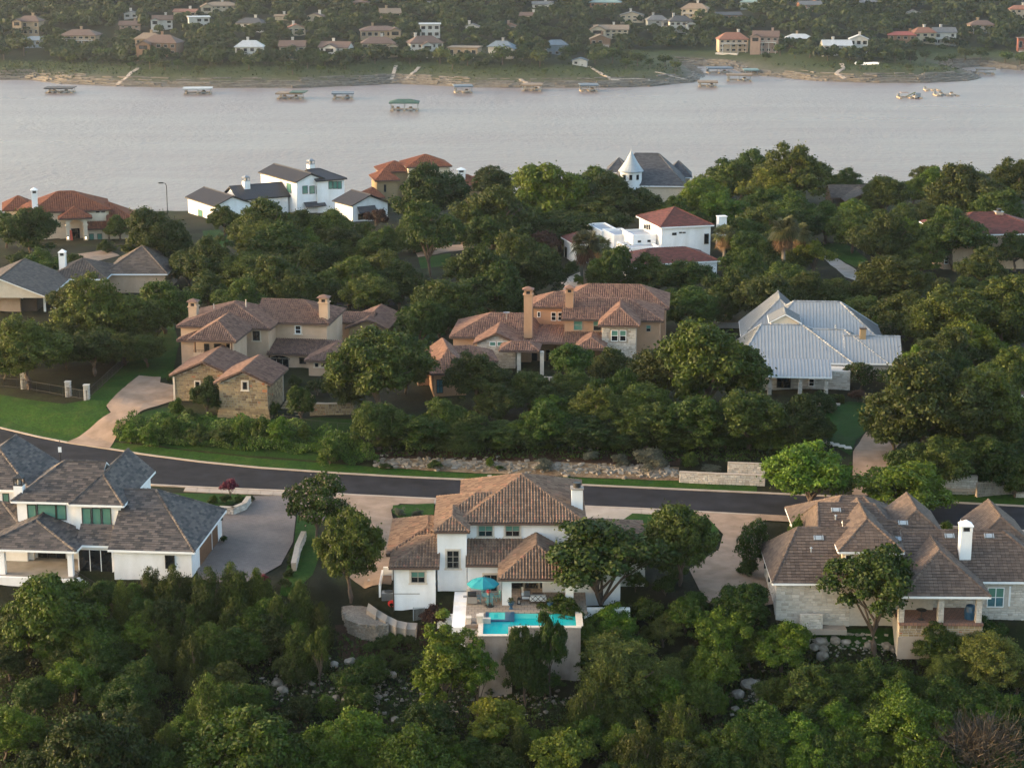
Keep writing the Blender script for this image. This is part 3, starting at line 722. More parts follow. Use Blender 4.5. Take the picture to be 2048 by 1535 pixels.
    def chimney(s, x, y, w, d, z0, z1, m=None, cap=None, kind='plain', capm=None):
        mb = MB(); mb.box(x - w/2, x + w/2, y - d/2, y + d/2, z0, z1); ch = mb.build('chimney', M[m or s.wm], s.root)
        c = MB()
        if kind == 'tiled':                                # arched lantern with tiled hat
            c.box(x - w*.62, x + w*.62, y - d*.62, y + d*.62, z1, z1 + 0.14)
            for sx in (-1, 1):
                for sy in (-1, 1): c.box(x + sx*w*.36 - w*.12, x + sx*w*.36 + w*.12, y + sy*d*.36 - d*.12, y + sy*d*.36 + d*.12, z1 + 0.14, z1 + 0.75)
            c.box(x - w*.48, x + w*.48, y - d*.48, y + d*.48, z1 + 0.58, z1 + 0.80)
            c.build('chimney_crown', M[m or s.wm], ch)
            k = MB(); k.box(x - w*.22, x + w*.22, y - d*.22, y + d*.22, z1 + 0.14, z1 + 0.58); k.build('flue', M['black'], ch)
            h = MB(); e = w * 0.72; f = d * 0.72; zt = z1 + 0.8
            C = [Vector((x-e, y-f, zt)), Vector((x+e, y-f, zt)), Vector((x+e, y+f, zt)), Vector((x-e, y+f, zt))]; T = Vector((x, y, zt + 0.4))
            h.poly([C[3], C[2], C[1], C[0]])
            for i in range(4): h.poly([C[i], C[(i+1) % 4], T])
            hat = h.build('chimney_hat', M[capm or s.rm], ch)
        elif kind == 'lantern':
            for sx in (-1, 1):
                for sy in (-1, 1): c.box(x + sx*w*.42 - .05, x + sx*w*.42 + .05, y + sy*d*.42 - .05, y + sy*d*.42 + .05, z1, z1 + 0.8)
            c.box(x - w*.5, x + w*.5, y - d*.5, y + d*.5, z1 + 0.0, z1 + 0.1); c.box(x - w*.5, x + w*.5, y - d*.5, y + d*.5, z1 + 0.72, z1 + 0.82)
            T = Vector((x, y, z1 + 1.25)); e, f = w * .56, d * .56
            C = [Vector((x-e, y-f, z1 + .82)), Vector((x+e, y-f, z1 + .82)), Vector((x+e, y+f, z1 + .82)), Vector((x-e, y+f, z1 + .82))]
            for i in range(4): c.poly([C[i], C[(i+1) % 4], T])
            c.build('chimney_lantern', M[capm or 'black'], ch)
            k = MB(); k.lathe([(w*.2, z1), (w*.2, z1 + .6), (0.01, z1 + .62)], (x, y, 0), 10); k.build('flue', M['grey_metal'], ch)
        elif kind == 'pot':
            c.box(x - w*.58, x + w*.58, y - d*.58, y + d*.58, z1, z1 + 0.12); c.build('chimney_cap', M[capm or 'conc_grey'], ch)
            k = MB(); k.lathe([(w*.33, z1 + .12), (w*.33, z1 + .55), (w*.36, z1 + .55), (w*.36, z1 + .62), (0.01, z1 + .62)], (x, y, 0), 12); k.build('flue', M['black'], ch)
        elif kind == 'hat':                                # white box with arches and pyramid hat
            for sx in (-1, 1):
                for sy in (-1, 1): c.box(x + sx*w*.42 - w*.1, x + sx*w*.42 + w*.1, y + sy*d*.42 - d*.1, y + sy*d*.42 + d*.1, z1, z1 + 0.5)
            c.box(x - w*.58, x + w*.58, y - d*.58, y + d*.58, z1 + 0.5, z1 + 0.62)
            T = Vector((x, y, z1 + 1.1)); e, f = w * .6, d * .6
            C = [Vector((x-e, y-f, z1 + .622)), Vector((x+e, y-f, z1 + .622)), Vector((x+e, y+f, z1 + .622)), Vector((x-e, y+f, z1 + .622))]
            for i in range(4): c.poly([C[i], C[(i+1) % 4], T])
            c.build('chimney_hat', M[capm or m or s.wm], ch)
            k = MB(); k.box(x - w*.3, x + w*.3, y - d*.3, y + d*.3, z1, z1 + .45); k.build('flue', M['black'], ch)
        else:
            c.box(x - w*.58, x + w*.58, y - d*.58, y + d*.58, z1, z1 + 0.12); c.build('chimney_cap', M[capm or m or s.wm], ch)
        return ch
HOUSES = []
# ---------------------------------------------------------------- white pool house (centre)
AR = random.Random(5)
def zpx(h, y, px, py): return h.F(y, px, py).z
h = House('stucco_house', 'white stucco two-storey house with brown barrel tiles above the turquoise pool', 1024, 1210, 0, 0, 'tile_brown', 'barrel', 'stucco_white')
x0, x1, y0 = h.rect(916, 1172, 1046, 6.2, 1000)
t = h.run(0, y0, 6.2, 0.40, 950); W = x1 - x0
mn = h.roof(x0, x1, y0, y0 + 2 * t + 0.4, 6.2, 0.40 * t / (W / 2), 'hy', rl=t, rf=t, zb=-0.5)
x0, x1, y0b = h.rect(868, 985, 1046, 6.0, 900); t = h.run(x0, y0b, 6.0, 0.40, 986)
h.roof(x0, x1, y0b, y0b + 2 * t, 6.0, 0.40, 'hx', rl=t * .95, rf=0, zb=-0.5)
x0, x1, y0 = h.rect(868, 939, 1063, 6.0)
tw = h.roof(x0, x1, y0, y0 + 5.5, 6.0, 0.56, 'hy', rl=1.75, rf=0, zb=-3.0, ov=0.3)
x0, x1, y0 = h.rect(778, 879, 1135, 2.8)
wg = h.roof(x0, x1, y0, y0 + 9, 2.8, 0.42, 'hx', rl=4.4, rf=0, zb=-4.2)
x0, x1, y0 = h.rect(773, 930, 1109, 2.8); y1 = h.P(785, 1039, 2.8).y
h.roof(x0, x1, y0, y1, 2.8, 0.42, 'hy', zb=-1.5)
x0, x1, y0 = h.rect(931, 1078, 1130, 2.8)
sh = h.roof(x0, x1, y0, mn['wy'], 2.8, (zpx(h, mn['wy'], 1000, 1077) - 2.8) / (mn['wy'] - y0), 'shed', wall=False)
h.wallbox(h.X(935, y0 + .5, 1), h.X(1003, y0 + .5, 1), y0 + .5, mn['wy'] + 3, -0.6, 2.75)
pwall = y0 + .5
x0, x1, y0 = h.rect(997, 1152, 1158, 2.8)
po = h.roof(x0, x1, y0, y0 + 9, 2.8, (zpx(h, y0 + (x1 - x0) / 2, 1074, 1090) - 2.8) / ((x1 - x0) / 2), 'hy', rf=0, wall=False)
for a, b in ((1004, 1023), (1131, 1147)):
    mb = MB(); xa, xb = h.X(a, y0 + .4, 1), h.X(b, y0 + .4, 1); mb.box(xa, xb, y0 + .4, y0 + 1.3, -0.2, 2.75); h.part('porch_pillar', mb, M['stucco_white'])
mb = MB(); mb.box(h.X(1004, y0 + .4, 1), h.X(1147, y0 + .4, 1), y0 + .45, y0 + 0.9, 2.30, 2.70); h.part('porch_beam', mb, M['stucco_white'])
mb = MB(); mb.box(x0 + .4, x1 - .4, y0 + 5.2, y0 + 5.6, -0.2, 2.75); h.part('wall', mb, M['stucco_cream'])
for k in range(4):
    a = x0 + 1.1 + k * 1.5; h.win_m('F', y0 + 5.2, a, a + 1.3, 0.05, 2.2, 1, 1, fm='frame_dark')
x0, x1, y0r = h.rect(1145, 1300, 1120, 2.8)
rw = h.roof(x0, x1, y0r, y0r + 12.5, 2.8, 0.36, 'hx', rl=0.0, rf=5.0, zb=-3.0)
h.wallbox(x0 - 3, x1 - 3, y0r - 1.5, y0r + 1, -3, 2.5)
cy = mn['y0'] + 4.2; cxx = h.X(1154, cy, 8)
h.chimney(cxx, cy, 1.15, 1.15, 6.0, zpx(h, cy, 1154, 976), kind='pot')
for a, b in ((956.5, 985.5), (1010.5, 1039.5)):
    h.win('F', mn['wy'], a, b, 1050, 1072, nx=2, nz=2, gm=['glass', 'glass_green'], trim='trim_cream')
h.win('F', tw['y0'] + .3, 893.5, 918.5, 1100, 1135.5, nx=2, nz=3, trim='trim_cream')
h.win('F', wg['wy'], 822, 850, 1142, 1164.5, nx=2, nz=2, gm=['glass', 'glass_green'], trim='trim_cream')
h.win('F', pwall, 968, 995, 1148, 1184, nx=2, nz=2, trim='trim_cream', name='patio_door')
mb = MB()
for a, b in ((wg['x0'] + .45, wg['x1'] - 2.0),): mb.box(a, b, wg['wy'] - 0.02, wg['wy'] - 0.001, -0.1, -0.02)
h.part('reveal_strip', mb, M['conc_grey'])
mb = MB(); mb.tube([(wg['wx0'] - .06, wg['wy'] - .06, 2.6), (wg['wx0'] - .06, wg['wy'] - .06, -2.4)], 0.05, 6); h.part('downpipe', mb, M['frame_dark'])
h.finish(); H1 = h

# terrace, pool and the things on it
DY = h.o.y
def W1(px, py, z=0.0): return at(px, py, z)
pl = W1(955, 1272); py0, pyB = pl.y, W1(1024, 1224).y; ht = W1(935, 1190)
tr = empty('pool_terrace', (0, pyB, 0)); tag(tr, 'raised travertine terrace holding the turquoise pool behind the white house', 'terrace')
def tpart(name, mb, m, smooth=False): o = mb.build(name, m, tr, (0, -pyB, 0), smooth=smooth); return o
xl, xr = W1(957, 1270).x, W1(1161, 1250).x; xs = W1(1024, 1262).x; yS = W1(1060, 1262).y + 0.9
mb = MB()
mb.box(xl, xs, py0, py0 + 0.35, -6.8, 0.0); mb.box(xs, xr, yS, yS + 0.35, -6.8, 0.0); mb.box(xs - .35, xs - .001, py0 + .351, yS + .35, -6.8, 0)
mb.box(xl, xl + 0.35, py0 + .351, pyB, -6.8, 0.0); mb.box(xr - .35, xr, yS + .351, pyB + .3, -6.8, 0)
tpart('retaining_wall', mb, M['stucco_gray'])
mb = MB()
mb.box(xl - .06, xs + .06, py0 - .06, py0 + .42, 0.002, 0.09); mb.box(xs + .061, xr + .06, yS - .06, yS + .42, 0.002, 0.09)
mb.box(xl - .06, xl + .4, py0 + .421, pyB - .3, 0.002, 0.09); mb.box(xr - .4, xr + .25, yS + .421, pyB, 0.002, 0.09)
tpart('coping', mb, M['trim_cream'])
M['pool_water'] = mat_water('turquoise_pool_water', (0.012, 0.36, 0.37), 0.05, 1.2, 0.25, 0.2)
M['spa_water'] = mat_water('pale_spa_water', (0.06, 0.46, 0.43), 0.05, 1.6, 0.25, 0.2)
mb = MB(); mb.poly([(xl + .35, py0 + .35, -.12), (xs - .2, py0 + .35, -.12), (xs - .2, yS + .2, -.12), (xr - .3, yS + .2, -.12), (xr - .3, pyB, -.12), (xl + .35, pyB, -.12)])
tpart('pool_water', mb, M['pool_water'])
mb = MB(); mb.poly([(xs, pyB - 1.3, -.11), (W1(1105, 1229).x, pyB - 1.3, -.11), (W1(1105, 1229).x, pyB - .05, -.11), (xs, pyB - .05, -.11)]); tpart('tanning_ledge', mb, M['spa_water'])
sx0, sx1, sy0, sy1 = xl + .9, W1(1010, 1230).x, pyB - 1.9, pyB + .1
mb = MB(); mb.box(sx0, sx1 + .9, sy0 - .35, sy0, -1.0, 0.02); mb.box(sx1, sx1 + .9, sy0 + .001, sy1, -1, 0.02); mb.box(sx0 - .3, sx0, sy0 - .35, sy1, -1, 0.02); tpart('spa_wall', mb, M['pool_dark'])
mb = MB(); mb.poly([(sx0, sy0, .0), (sx1, sy0, .0), (sx1, sy1, .0), (sx0, sy1, .0)]); tpart('spa_water', mb, M['spa_water'])
mb = MB(); mb.poly([(sx0 + .5, sy0 + .4, .006), (sx1 - .7, sy0 + .4, .006), (sx1 - .7, sy1 - .6, .006), (sx0 + .5, sy1 - .6, .006)]); tpart('spa_seat', mb, M['pool_water'])
dx0, dx1 = W1(934, 1190).x, W1(1172, 1200).x
mb = MB(); mb.box(dx0, dx1, pyB + .02, pwall + DY + .4, -0.35, 0.0); mb.box(dx0, xl - .08, py0 + 3.0, pyB + .019, -.35, 0.0); mb.box(dx1 - 8.2, dx1, pwall + DY + .41, po['y0'] + DY + 5.6, -.35, -.001)
mb.box(xl + .36, sx0 - .31, sy0 - .2, pyB + .019, -.3, 0.02)
tpart('deck', mb, M['deck_tile'])
for q in ((W1(906, 1215, 0).x, xl - .002, py0 + 3.3, pwall + DY - .4, -6.5, -.36), (dx1 - .3, dx1, pyB, pyB + 6, -6, -.36), (dx1 + .01, dx1 + 4.2, pyB + 1.2, pyB + 1.6, -6, -.05)): mb = MB(); mb.box(*q); tpart('terrace_wall', mb, M['stucco_white'])
mb = MB(); mb.box(dx0, dx0 + 1.3, py0 + 1.2, py0 + 2.99, -2.6, -.4); tpart('equipment_screen', mb, M['conc_grey'])
for a, b, c, d, e in ((933, 942, 1222, 1247, .55), (954, 966, 1219, 1247, .75)):
    mb = MB(); xa, xb = W1(a, 1240).x, W1(b, 1240).x; mb.box(xa, xb, py0 + 3.2, py0 + 3.8, -.3, e); mb.box(xa - .05, xb + .05, py0 + 3.15, py0 + 3.85, e + .001, e + .08); tpart('stone_pier', mb, M['trim_cream'])
mb = MB(); mb.box(W1(957, 1245).x, W1(981, 1245).x, sy0 - 0.8, sy0 - .36, -.2, .35); tpart('stone_bench', mb, M['trim_cream'])
mb = MB()
for k in range(7): mb.box(W1(943, 1240).x, W1(953, 1240).x, py0 + 3.4 + k * .05, py0 + 3.43 + k * .05, -.2 + k * .09, -.14 + k * .09)
tpart('louvre_gate', mb, M['grey_metal'])
mb = MB(); mb.box(W1(934, 1185).x, W1(941, 1185).x, pwall + DY - 2.2, pwall + DY - .5, 0, 1.0); tpart('parapet', mb, M['trim_cream'])
mb = MB(); mb.box(W1(908, 1200).x, dx0 - .001, pwall + DY - 3.2, pwall + DY - .3, -6, -.02); mb.box(W1(876, 1236, -2.6).x, W1(908, 1200).x - .001, pwall + DY - 3.2, pwall + DY + .3, -5, -1.9); tpart('landing', mb, M['stucco_white'])

# things on the terrace
def umbrella():
    c = W1(966, 1167, 2.35); b = W1(979, 1212, 0)
    r = empty('patio_umbrella', b); tag(r, 'turquoise cantilever umbrella open over the patio table', 'umbrella')
    n = 8; mb = MB(); R = 1.55; ax = c.x - b.x; ay = c.y - b.y
    for k in range(n):
        a0, a1 = 2 * math.pi * k / n, 2 * math.pi * (k + 1) / n
        p = lambda a, rr, z: (ax + rr * math.cos(a), ay + rr * math.sin(a), z)
        am = (a0 + a1) / 2
        for r0, z0, r1, z1 in ((0.06, 3.05, R * .55, 2.78), (R * .55, 2.78, R, 2.42)):
            q0, q1, q2, q3 = p(a0, r0, z0), p(a1, r0, z0), p(a1, r1, z1), p(a0, r1, z1)
            cm = tuple((q2[i] + q3[i]) / 2 for i in range(3)); cm = (cm[0], cm[1], cm[2] - 0.05)
            mb.poly([q3, cm, q2, q1, q0])
        mb.poly([p(a0, R, 2.42), p(a1, R, 2.42), p(a1, R, 2.27), p(a0, R, 2.27)])
    mb.build('canopy', M['turq'], r)
    mb = MB(); mb.tube([(0, 0, 0), (0, 0, 2.6), (ax * .4, ay * .4, 3.15), (ax, ay, 3.12)], 0.04, 8); mb.build('pole', M['frame_dark'], r)
    mb = MB(); mb.lathe([(0.01, .1), (.42, .1), (.45, 0.05), (.45, 0)], (0, 0, 0), 16); mb.build('base', M['black'], r)
    mb = MB()
    for k in range(n): a = 2 * math.pi * k / n; mb.beam((ax, ay, 2.95), (ax + R * .97 * math.cos(a), ay + R * .97 * math.sin(a), 2.38), .03, .03)
    mb.build('ribs', M['frame_dark'], r)
umbrella()
def chair(loc, rz, label, m):
    r = empty('patio_chair', loc, rz); tag(r, label, 'chair', 'teal chairs round the patio table')
    mb = MB(); mb.box(-.26, .26, -.26, .26, .42, .48); mb.build('seat', M[m], r)
    mb = MB()
    for k in range(5): mb.box(-.24 + k * .105, -.18 + k * .105, .24, .28, .5, .95)
    mb.box(-.27, .27, .235, .285, .95, 1.02); mb.build('backrest', M[m], r)
    for a in (-1, 1):
        for b in (-1, 1):
            mb = MB(); mb.box(a * .23 - .025, a * .23 + .025, b * .23 - .025, b * .23 + .025, 0, .42); mb.build('leg', M[m], r)
        mb = MB(); mb.box(a * .28 - .03, a * .28 + .03, -.25, .28, .66, .70); mb.build('armrest', M[m], r)
tc = W1(976, 1203); t = empty('patio_table', tc); tag(t, 'round teal patio table under the turquoise umbrella', 'table')
mb = MB(); mb.lathe([(0.01, .74), (.62, .74), (.62, .70), (0.01, .70)], n=18); mb.build('tabletop', M['teal_chair'], t)
mb = MB(); mb.lathe([(.05, .70), (.05, .05), (.3, .03), (.3, 0)], n=12); mb.build('pedestal', M['teal_chair'], t)
fl = empty('flower_pot', (tc.x, tc.y, .74)); tag(fl, 'pot of red flowers on the patio table', 'plant pot')
mb = MB(); mb.lathe([(.01, 0), (.09, 0), (.13, .22), (.01, .2)], n=10); mb.build('pot', M['trim_cream'], fl)
mb = MB()
for k in range(40):
    v = Vector((RND.gauss(0, .12), RND.gauss(0, .12), .32 + RND.gauss(0, .1))); mb.poly([v, v + Vector((.07, .02, .03)), v + Vector((.05, .07, .05)), v + Vector((-.02, .05, .02))])
tag(mb.build('flowers', M['red'], fl), kind='stuff')
for k, (a, l) in enumerate(((0.4, 'teal patio chair on the right side of the umbrella table'), (1.9, 'teal patio chair behind the umbrella table'), (3.3, 'teal patio chair left of the umbrella table'), (4.9, 'teal patio chair nearest the pool at the umbrella table'))):
    chair((tc.x + math.cos(a) * 1.0, tc.y + math.sin(a) * 1.0, 0), a - math.pi / 2, l, 'teal_chair')
g = empty('grill', W1(944, 1206)); tag(g, 'black barbecue grill on the terrace left of the patio table', 'grill')
mb = MB(); mb.box(-.5, .5, -.3, .3, .1, .75); mb.build('cabinet', M['conc_grey'], g)
mb = MB(); mb.tube([(-.42, 0, .95), (.42, 0, .95)], .28, 12); mb.build('lid', M['black'], g)
for q in (.5, -.85): mb = MB(); mb.box(q, q + .35, -.25, .25, .7, .74); mb.build('side_shelf', M['grey_metal'], g)
def sofa(px, py, w, rz, label):
    r = empty('patio_sofa', W1(px, py, 0.0), rz); tag(r, label, 'sofa', 'white sofas under the pool house porch')
    mb = MB(); mb.box(-w/2, w/2, -.4, .4, .25, .48); mb.build('seat_cushion', M['white_cushion'], r)
    mb = MB(); mb.box(-w/2, w/2, -.45, -.25, .482, .9); mb.build('back_cushion', M['white_cushion'], r)
    mb = MB(); mb.box(-w/2 - .05, w/2 + .05, -.5, .45, .2, .248)
    for k in range(3):
        a, b = -w/2 + w * k / 3, -w/2 + w * (k + 1) / 3; mb.beam((a, -.49, .28), (b, -.49, .84), .03, .05); mb.beam((b, -.49, .28), (a, -.49, .84), .03, .05)
    mb.box(-w/2 - .05, w/2 + .05, -.52, -.46, .86, .91); mb.build('frame', M['wood_dark'], r)
    for a in (-1, 1):
        for b in (-1, 1):
            mb = MB(); mb.box(a * w/2 - .03, a * w/2 + .03, b * .4 - .03, b * .4 + .03, 0, .199); mb.build('leg', M['wood_dark'], r)
        mb = MB(); mb.box(a * (w/2 + .02) - .03, a * (w/2 + .02) + .03, -.45, .42, .55, .6); mb.build('armrest', M['wood_dark'], r)
sofa(1076, 1204, 1.6, 0, 'white sofa seen from behind, nearest the pool under the porch')
sofa(1052, 1196, 1.7, -math.pi / 2, 'white sofa standing side-on at the porch pillar')
cf = empty('coffee_table', W1(1076, 1195)); tag(cf, 'low dark coffee table between the white sofas', 'table')
mb = MB(); mb.box(-.55, .55, -.35, .35, .38, .43); mb.build('tabletop', M['wood_dark'], cf)
for a in (-1, 1):
    for b in (-1, 1): mb = MB(); mb.box(a*.5-.03, a*.5+.03, b*.3-.03, b*.3+.03, 0, .38); mb.build('leg', M['wood_dark'], cf)
def urn(px, py, label):
    r = empty('urn_planter', W1(px, py)); tag(r, label, 'planter', 'urn planters at the pool edge')
    mb = MB(); mb.lathe([(.01, 0), (.2, 0), (.2, .08), (.09, .18), (.12, .28), (.27, .5), (.3, .66), (.33, .7), (.26, .68), (.01, .62)], n=14); mb.build('urn', M['pool_dark'], r)
    mb = MB()
    for k in range(150):
        a = RND.uniform(0, 6.28); e = RND.uniform(-.2, 1.5); rr = RND.uniform(.15, .42); v = Vector((math.cos(a) * math.cos(e) * rr, math.sin(a) * math.cos(e) * rr, .72 + math.sin(e) * rr))
        mb.poly([v, v + Vector((RND.uniform(-.09, .09), RND.uniform(-.09, .09), .06)), v + Vector((RND.uniform(-.09, .09), RND.uniform(-.09, .09), .12))], 0, RND.random())
    tag(mb.build('foliage', M['leaf_dark'], r), kind='stuff')
URNS = [(1022, 1217, 'urn planter at the pool edge in front of the porch pillar'), (1100, 1217, 'urn planter at the pool edge right of the sofa')]
ln = empty('lantern', W1(1038, 1207)); tag(ln, 'black floor lantern at the foot of the porch pillar', 'lantern')
mb = MB()
for a in (-1, 1):
    for b in (-1, 1): mb.box(a*.14-.02, a*.14+.02, b*.14-.02, b*.14+.02, .05, .5)
mb.box(-.17, .17, -.17, .17, 0, .05); mb.box(-.17, .17, -.17, .17, .5, .56); mb.lathe([(.15, .56), (.05, .72), (.01, .73)], n=4); mb.build('cage', M['black'], ln)
mb = MB(); mb.lathe([(.05, .05), (.05, .3), (.01, .31)], n=8); mb.build('candle', M['white_cushion'], ln)

# steps, gravel terrace, air conditioner left of the pool house
st = empty('garden_steps', at(745, 1200, -1.0)); tag(st, 'concrete garden steps beside the air conditioner left of the pool house', 'steps')
bx = at(731, 1200, -1.2); mb = MB()
for k in range(7): mb.box(0, 1.35, k * .5, k * .5 + 3.4 - k * .45, -2.2, -1.35 + k * .19)
mb.build('treads', M['concrete'], st, (bx.x - st.location.x, bx.y - st.location.y, 0.0 - st.location.z))
mb = MB(); mb.box(1.36, 1.55, -.2, 4.2, -2.2, .55); mb.box(1.551, 4.2, 3.9, 4.2, -2.2, .9); mb.build('side_wall', M['stucco_white'], st, (bx.x - st.location.x, bx.y - st.location.y, -st.location.z))
ac = empty('air_conditioner', at(778, 1206, -1.5)); tag(ac, 'dark air conditioner unit against the white house wall', 'air conditioner')
mb = MB(); mb.box(-.7, .7, -.5, .5, 0, 1.25); mb.build('casing', M['grey_metal'], ac)
mb = MB(); mb.lathe([(.01, 1.3), (.45, 1.3), (.48, 1.25)], n=14); mb.build('fan_guard', M['black'], ac)
mb = MB()
for k in range(9): mb.box(-.72, .72, -.53, -.501, .1 + k * .125, .15 + k * .125)
mb.build('louvres', M['black'], ac)
hr = empty('hose_reel', at(783, 1216, -1.7)); tag(hr, 'red coiled hose reel on the garden steps', 'hose reel')
mb = MB()
for k in range(5):
    rr = .22 + .04 * k; mb.tube([(rr * math.cos(a), .05 * k, .38 + rr * math.sin(a)) for a in [i * .45 for i in range(15)]], .035, 5)
mb.build('hose', M['red'], hr)
def xy(px, py, z): p = at(px, py, z); return (p.x, p.y)
tb = empty('gravel_bed', at(730, 1215, -2)); tag(tb, 'gravel bed edged with rough stones around the yard tree', 'gravel bed')
ring = [xy(685, 1207, -1.4), xy(686, 1222, -1.5), xy(695, 1240, -1.7), xy(720, 1252, -1.9), xy(755, 1258, -2.0), xy(775, 1256, -2.0), xy(772, 1242, -1.8), xy(752, 1222, -1.5), xy(734, 1203, -1.2), xy(712, 1200, -1.2)]
mb = MB(); mb.prism([(a - tb.location.x, b - tb.location.y) for a, b in ring][::-1], -2.0, 0.35); mb.build('gravel', M['gravel'], tb)
mb = MB()
for k in range(330):
    f = RND.uniform(0, 6.2); i = int(f); q = f - i; a, b = ring[i], ring[i + 1]
    c = (a[0] + (b[0] - a[0]) * q - tb.location.x, a[1] + (b[1] - a[1]) * q - tb.location.y, RND.uniform(-1.3, .45)); mb.obox(c, RND.uniform(.06, .16), RND.uniform(.06, .12), RND.uniform(.04, .08), RND.uniform(0, 3), 0, RND.random(), RND.uniform(-.3, .3))
tag(mb.build('edging_stones', M['rock'], tb), kind='stuff')
sp = empty('stone_path', at(780, 1235, -2)); tag(sp, 'curved limestone slab steps down from the pool house', 'path')
pth = [(737, 1205), (755, 1218), (775, 1230), (795, 1240), (815, 1244), (835, 1245)]
for k in range(len(pth) - 1):
    (a, b), (c, d) = pth[k], pth[k + 1]; z = -1.2 - .25 * k
    q = [xy(a, b, z), xy(a - 4, b + 13, z), xy(c - 4, d + 13, z), xy(c, d, z)]
    mb = MB(); mb.prism([(u - sp.location.x, v - sp.location.y) for u, v in q], z - 1.2 - sp.location.z, z - sp.location.z); mb.build('slab', M['concrete'], sp)
gt = empty('garden_gate', at(838, 1246, -2.7)); tag(gt, 'white metal garden gate below the pool house wall', 'gate')
mb = MB()
for k in range(9): mb.box(-.5 + k * .12, -.47 + k * .12, -.02, .02, 0.1, 1.6)
mb.box(-.55, .55, -.03, .03, 1.6, 1.66); mb.box(-.55, .55, -.03, .03, .05, .11); mb.box(-.58, -.52, -.03, .03, 0, 1.7); mb.box(.52, .58, -.03, .03, 0, 1.7); mb.build('bars', M['galv'], gt)
wb = MB(); wb.box(-1.6, 1.9, 0.2, .5, -2.5, .2); wb.build('low_wall', M['stucco_white'], gt)

# ---------------------------------------------------------------- slate roofed white house (left)
h = House('slate_house', 'white painted house with mottled grey shingle roofs and green blinds at left', 388, 1153, 0, -5, 'slate', 'slate', 'stucco_white', 'fascia_white')
p = h.P(389, 1104, 2.8); y0 = p.y; x1 = p.x; x0 = h.X(215, y0, 2.8); y1 = h.P(448, 1019, 2.8).y; tt = (y1 - y0) / 2
zr = zpx(h, y0 + tt, 312, 979); ga = h.roof(x0, x1, y0, y1, 2.8, (zr - 2.8) / tt, 'hx', rl=0, rf=x1 - h.X(312, y0 + tt, zr), zb=-2.5)
p = h.P(247, 1011, 6.2); x1, y0 = p.x, p.y; x0 = h.X(138, y0, 6.2); y1 = h.P(313, 942, 6.2).y; rl = (x1 - x0) / 2
b2 = h.roof(x0, x1, y0, y1, 6.2, (zpx(h, y0 + rl, 206, 948) - 6.2) / rl, 'hy', rl=rl, rf=0, zb=-1)
x0, x1, y0 = h.rect(22, 190, 1003, 6.2, 60); t = h.run(x0 + 5, y0, 6.2, .66, 921)
b1 = h.roof(x0, x1, y0, y0 + 2 * t, 6.2, .66, 'hx', rl=t * .95, rf=0, zb=-1)
x0, x1, y0 = h.rect(-120, 62, 979, 6.2, 0)
b0 = h.roof(x0, x1, y0, y0 + 10.5, 6.2, .62, 'hy', rl=(x1 - x0) / 2, rf=0, zb=-1)
x0, x1, y0 = h.rect(-160, 58, 1072, 2.8, 10); h.roof(x0, x1, y0, y0 + 8, 2.8, .6, 'hx', zb=-1)
x0, x1, y0 = h.rect(-46, 152, 1100, 2.8, 60); pc = h.roof(x0, x1, y0, y0 + 8.5, 2.8, (zpx(h, y0 + 3.5, 90, 1040) - 2.8) / ((x1 - x0) / 2), 'hy', rl=3.5, rf=0, wall=False)
x0, x1, y0 = h.rect(150, 250, 1091, 2.8, 200); t = h.run(x0 + 3, y0, 2.8, .62, 1051); by = h.roof(x0, x1, y0, y0 + 2 * t, 2.8, .62, 'hx', rl=0.0, rf=t * .8, zb=-3.0)
for a, b in ((55.7, 72.5), (75.5, 111.5), (113.5, 132)): h.win('F', b1['wy'], a, b, 1008, 1038.5, nx=1, fm='frame_dark', gm='glass_green', fw=.08)
for a, b in ((165, 182), (185, 202), (205, 222)): h.win('F', b2['wy'], a, b, 1015, 1050, nx=1, fm='frame_dark', gm='glass_green', fw=.08)
h.win('F', b0['wy'], 6, 18, 986, 1003, nx=1, fm='frame_dark', gm='glass_green')
h.win('F', by['wy'], 158, 225, 1098, 1147, nx=3, fm='frame_white', gm='glass', fw=.1)
h.win('F', ga['wy'], 331, 349, 1110, 1136, nx=1, nz=1, fm='frame_dark', gm='glass')
for a, b in ((398, 422), (424.5, 435)):
    pa, pb = h.S(ga['wx1'], a, 1110), h.S(ga['wx1'], b, 1075); ya, yb = sorted((pa.y, pb.y))
    mb = MB()
    n = max(3, int((yb - ya) / .35))
    for k in range(n): mb.box(ga['wx1'] + .002, ga['wx1'] + .06, ya + (yb - ya) * k / n + .01, ya + (yb - ya) * (k + 1) / n - .01, 0.02, 2.35)
    h.part('garage_door', mb, M['wood'])
    mb = MB(); mb.box(ga['wx1'] + .002, ga['wx1'] + .08, ya - .2, ya - .01, 0, 2.5); mb.box(ga['wx1'] + .002, ga['wx1'] + .08, yb + .01, yb + .2, 0, 2.5); mb.box(ga['wx1'] + .002, ga['wx1'] + .08, ya - .2, yb + .2, 2.36, 2.55); h.part('door_frame', mb, M['paint_white'])
mb = MB(); mb.box(ga['wx1'] + .01, ga['wx1'] + .25, ga['y1'] - .9, ga['y1'] - .7, 1.9, 2.3); h.part('wall_lamp', mb, M['black'])
y0 = pc['y0']
for a, b in ((-2, 10), (136, 146)):
    mb = MB(); mb.box(h.X(a, y0 + .5, 1), h.X(b, y0 + .5, 1), y0 + .4, y0 + .95, -0.4, 2.7); h.part('porch_column', mb, M['stucco_white'])
xa, xb = h.X(-60, y0 + 1, 0), h.X(152, y0 + 1, 0)
mb = MB(); mb.box(xa, xb, y0 - .2, y0 + 6.2, -.35, 0.0); h.part('porch_floor', mb, M['conc_grey'])
mb = MB(); mb.box(xa, xb, y0 + 5.8, y0 + 6.1, 0, 2.7); h.part('wall', mb, M['stucco_white'])
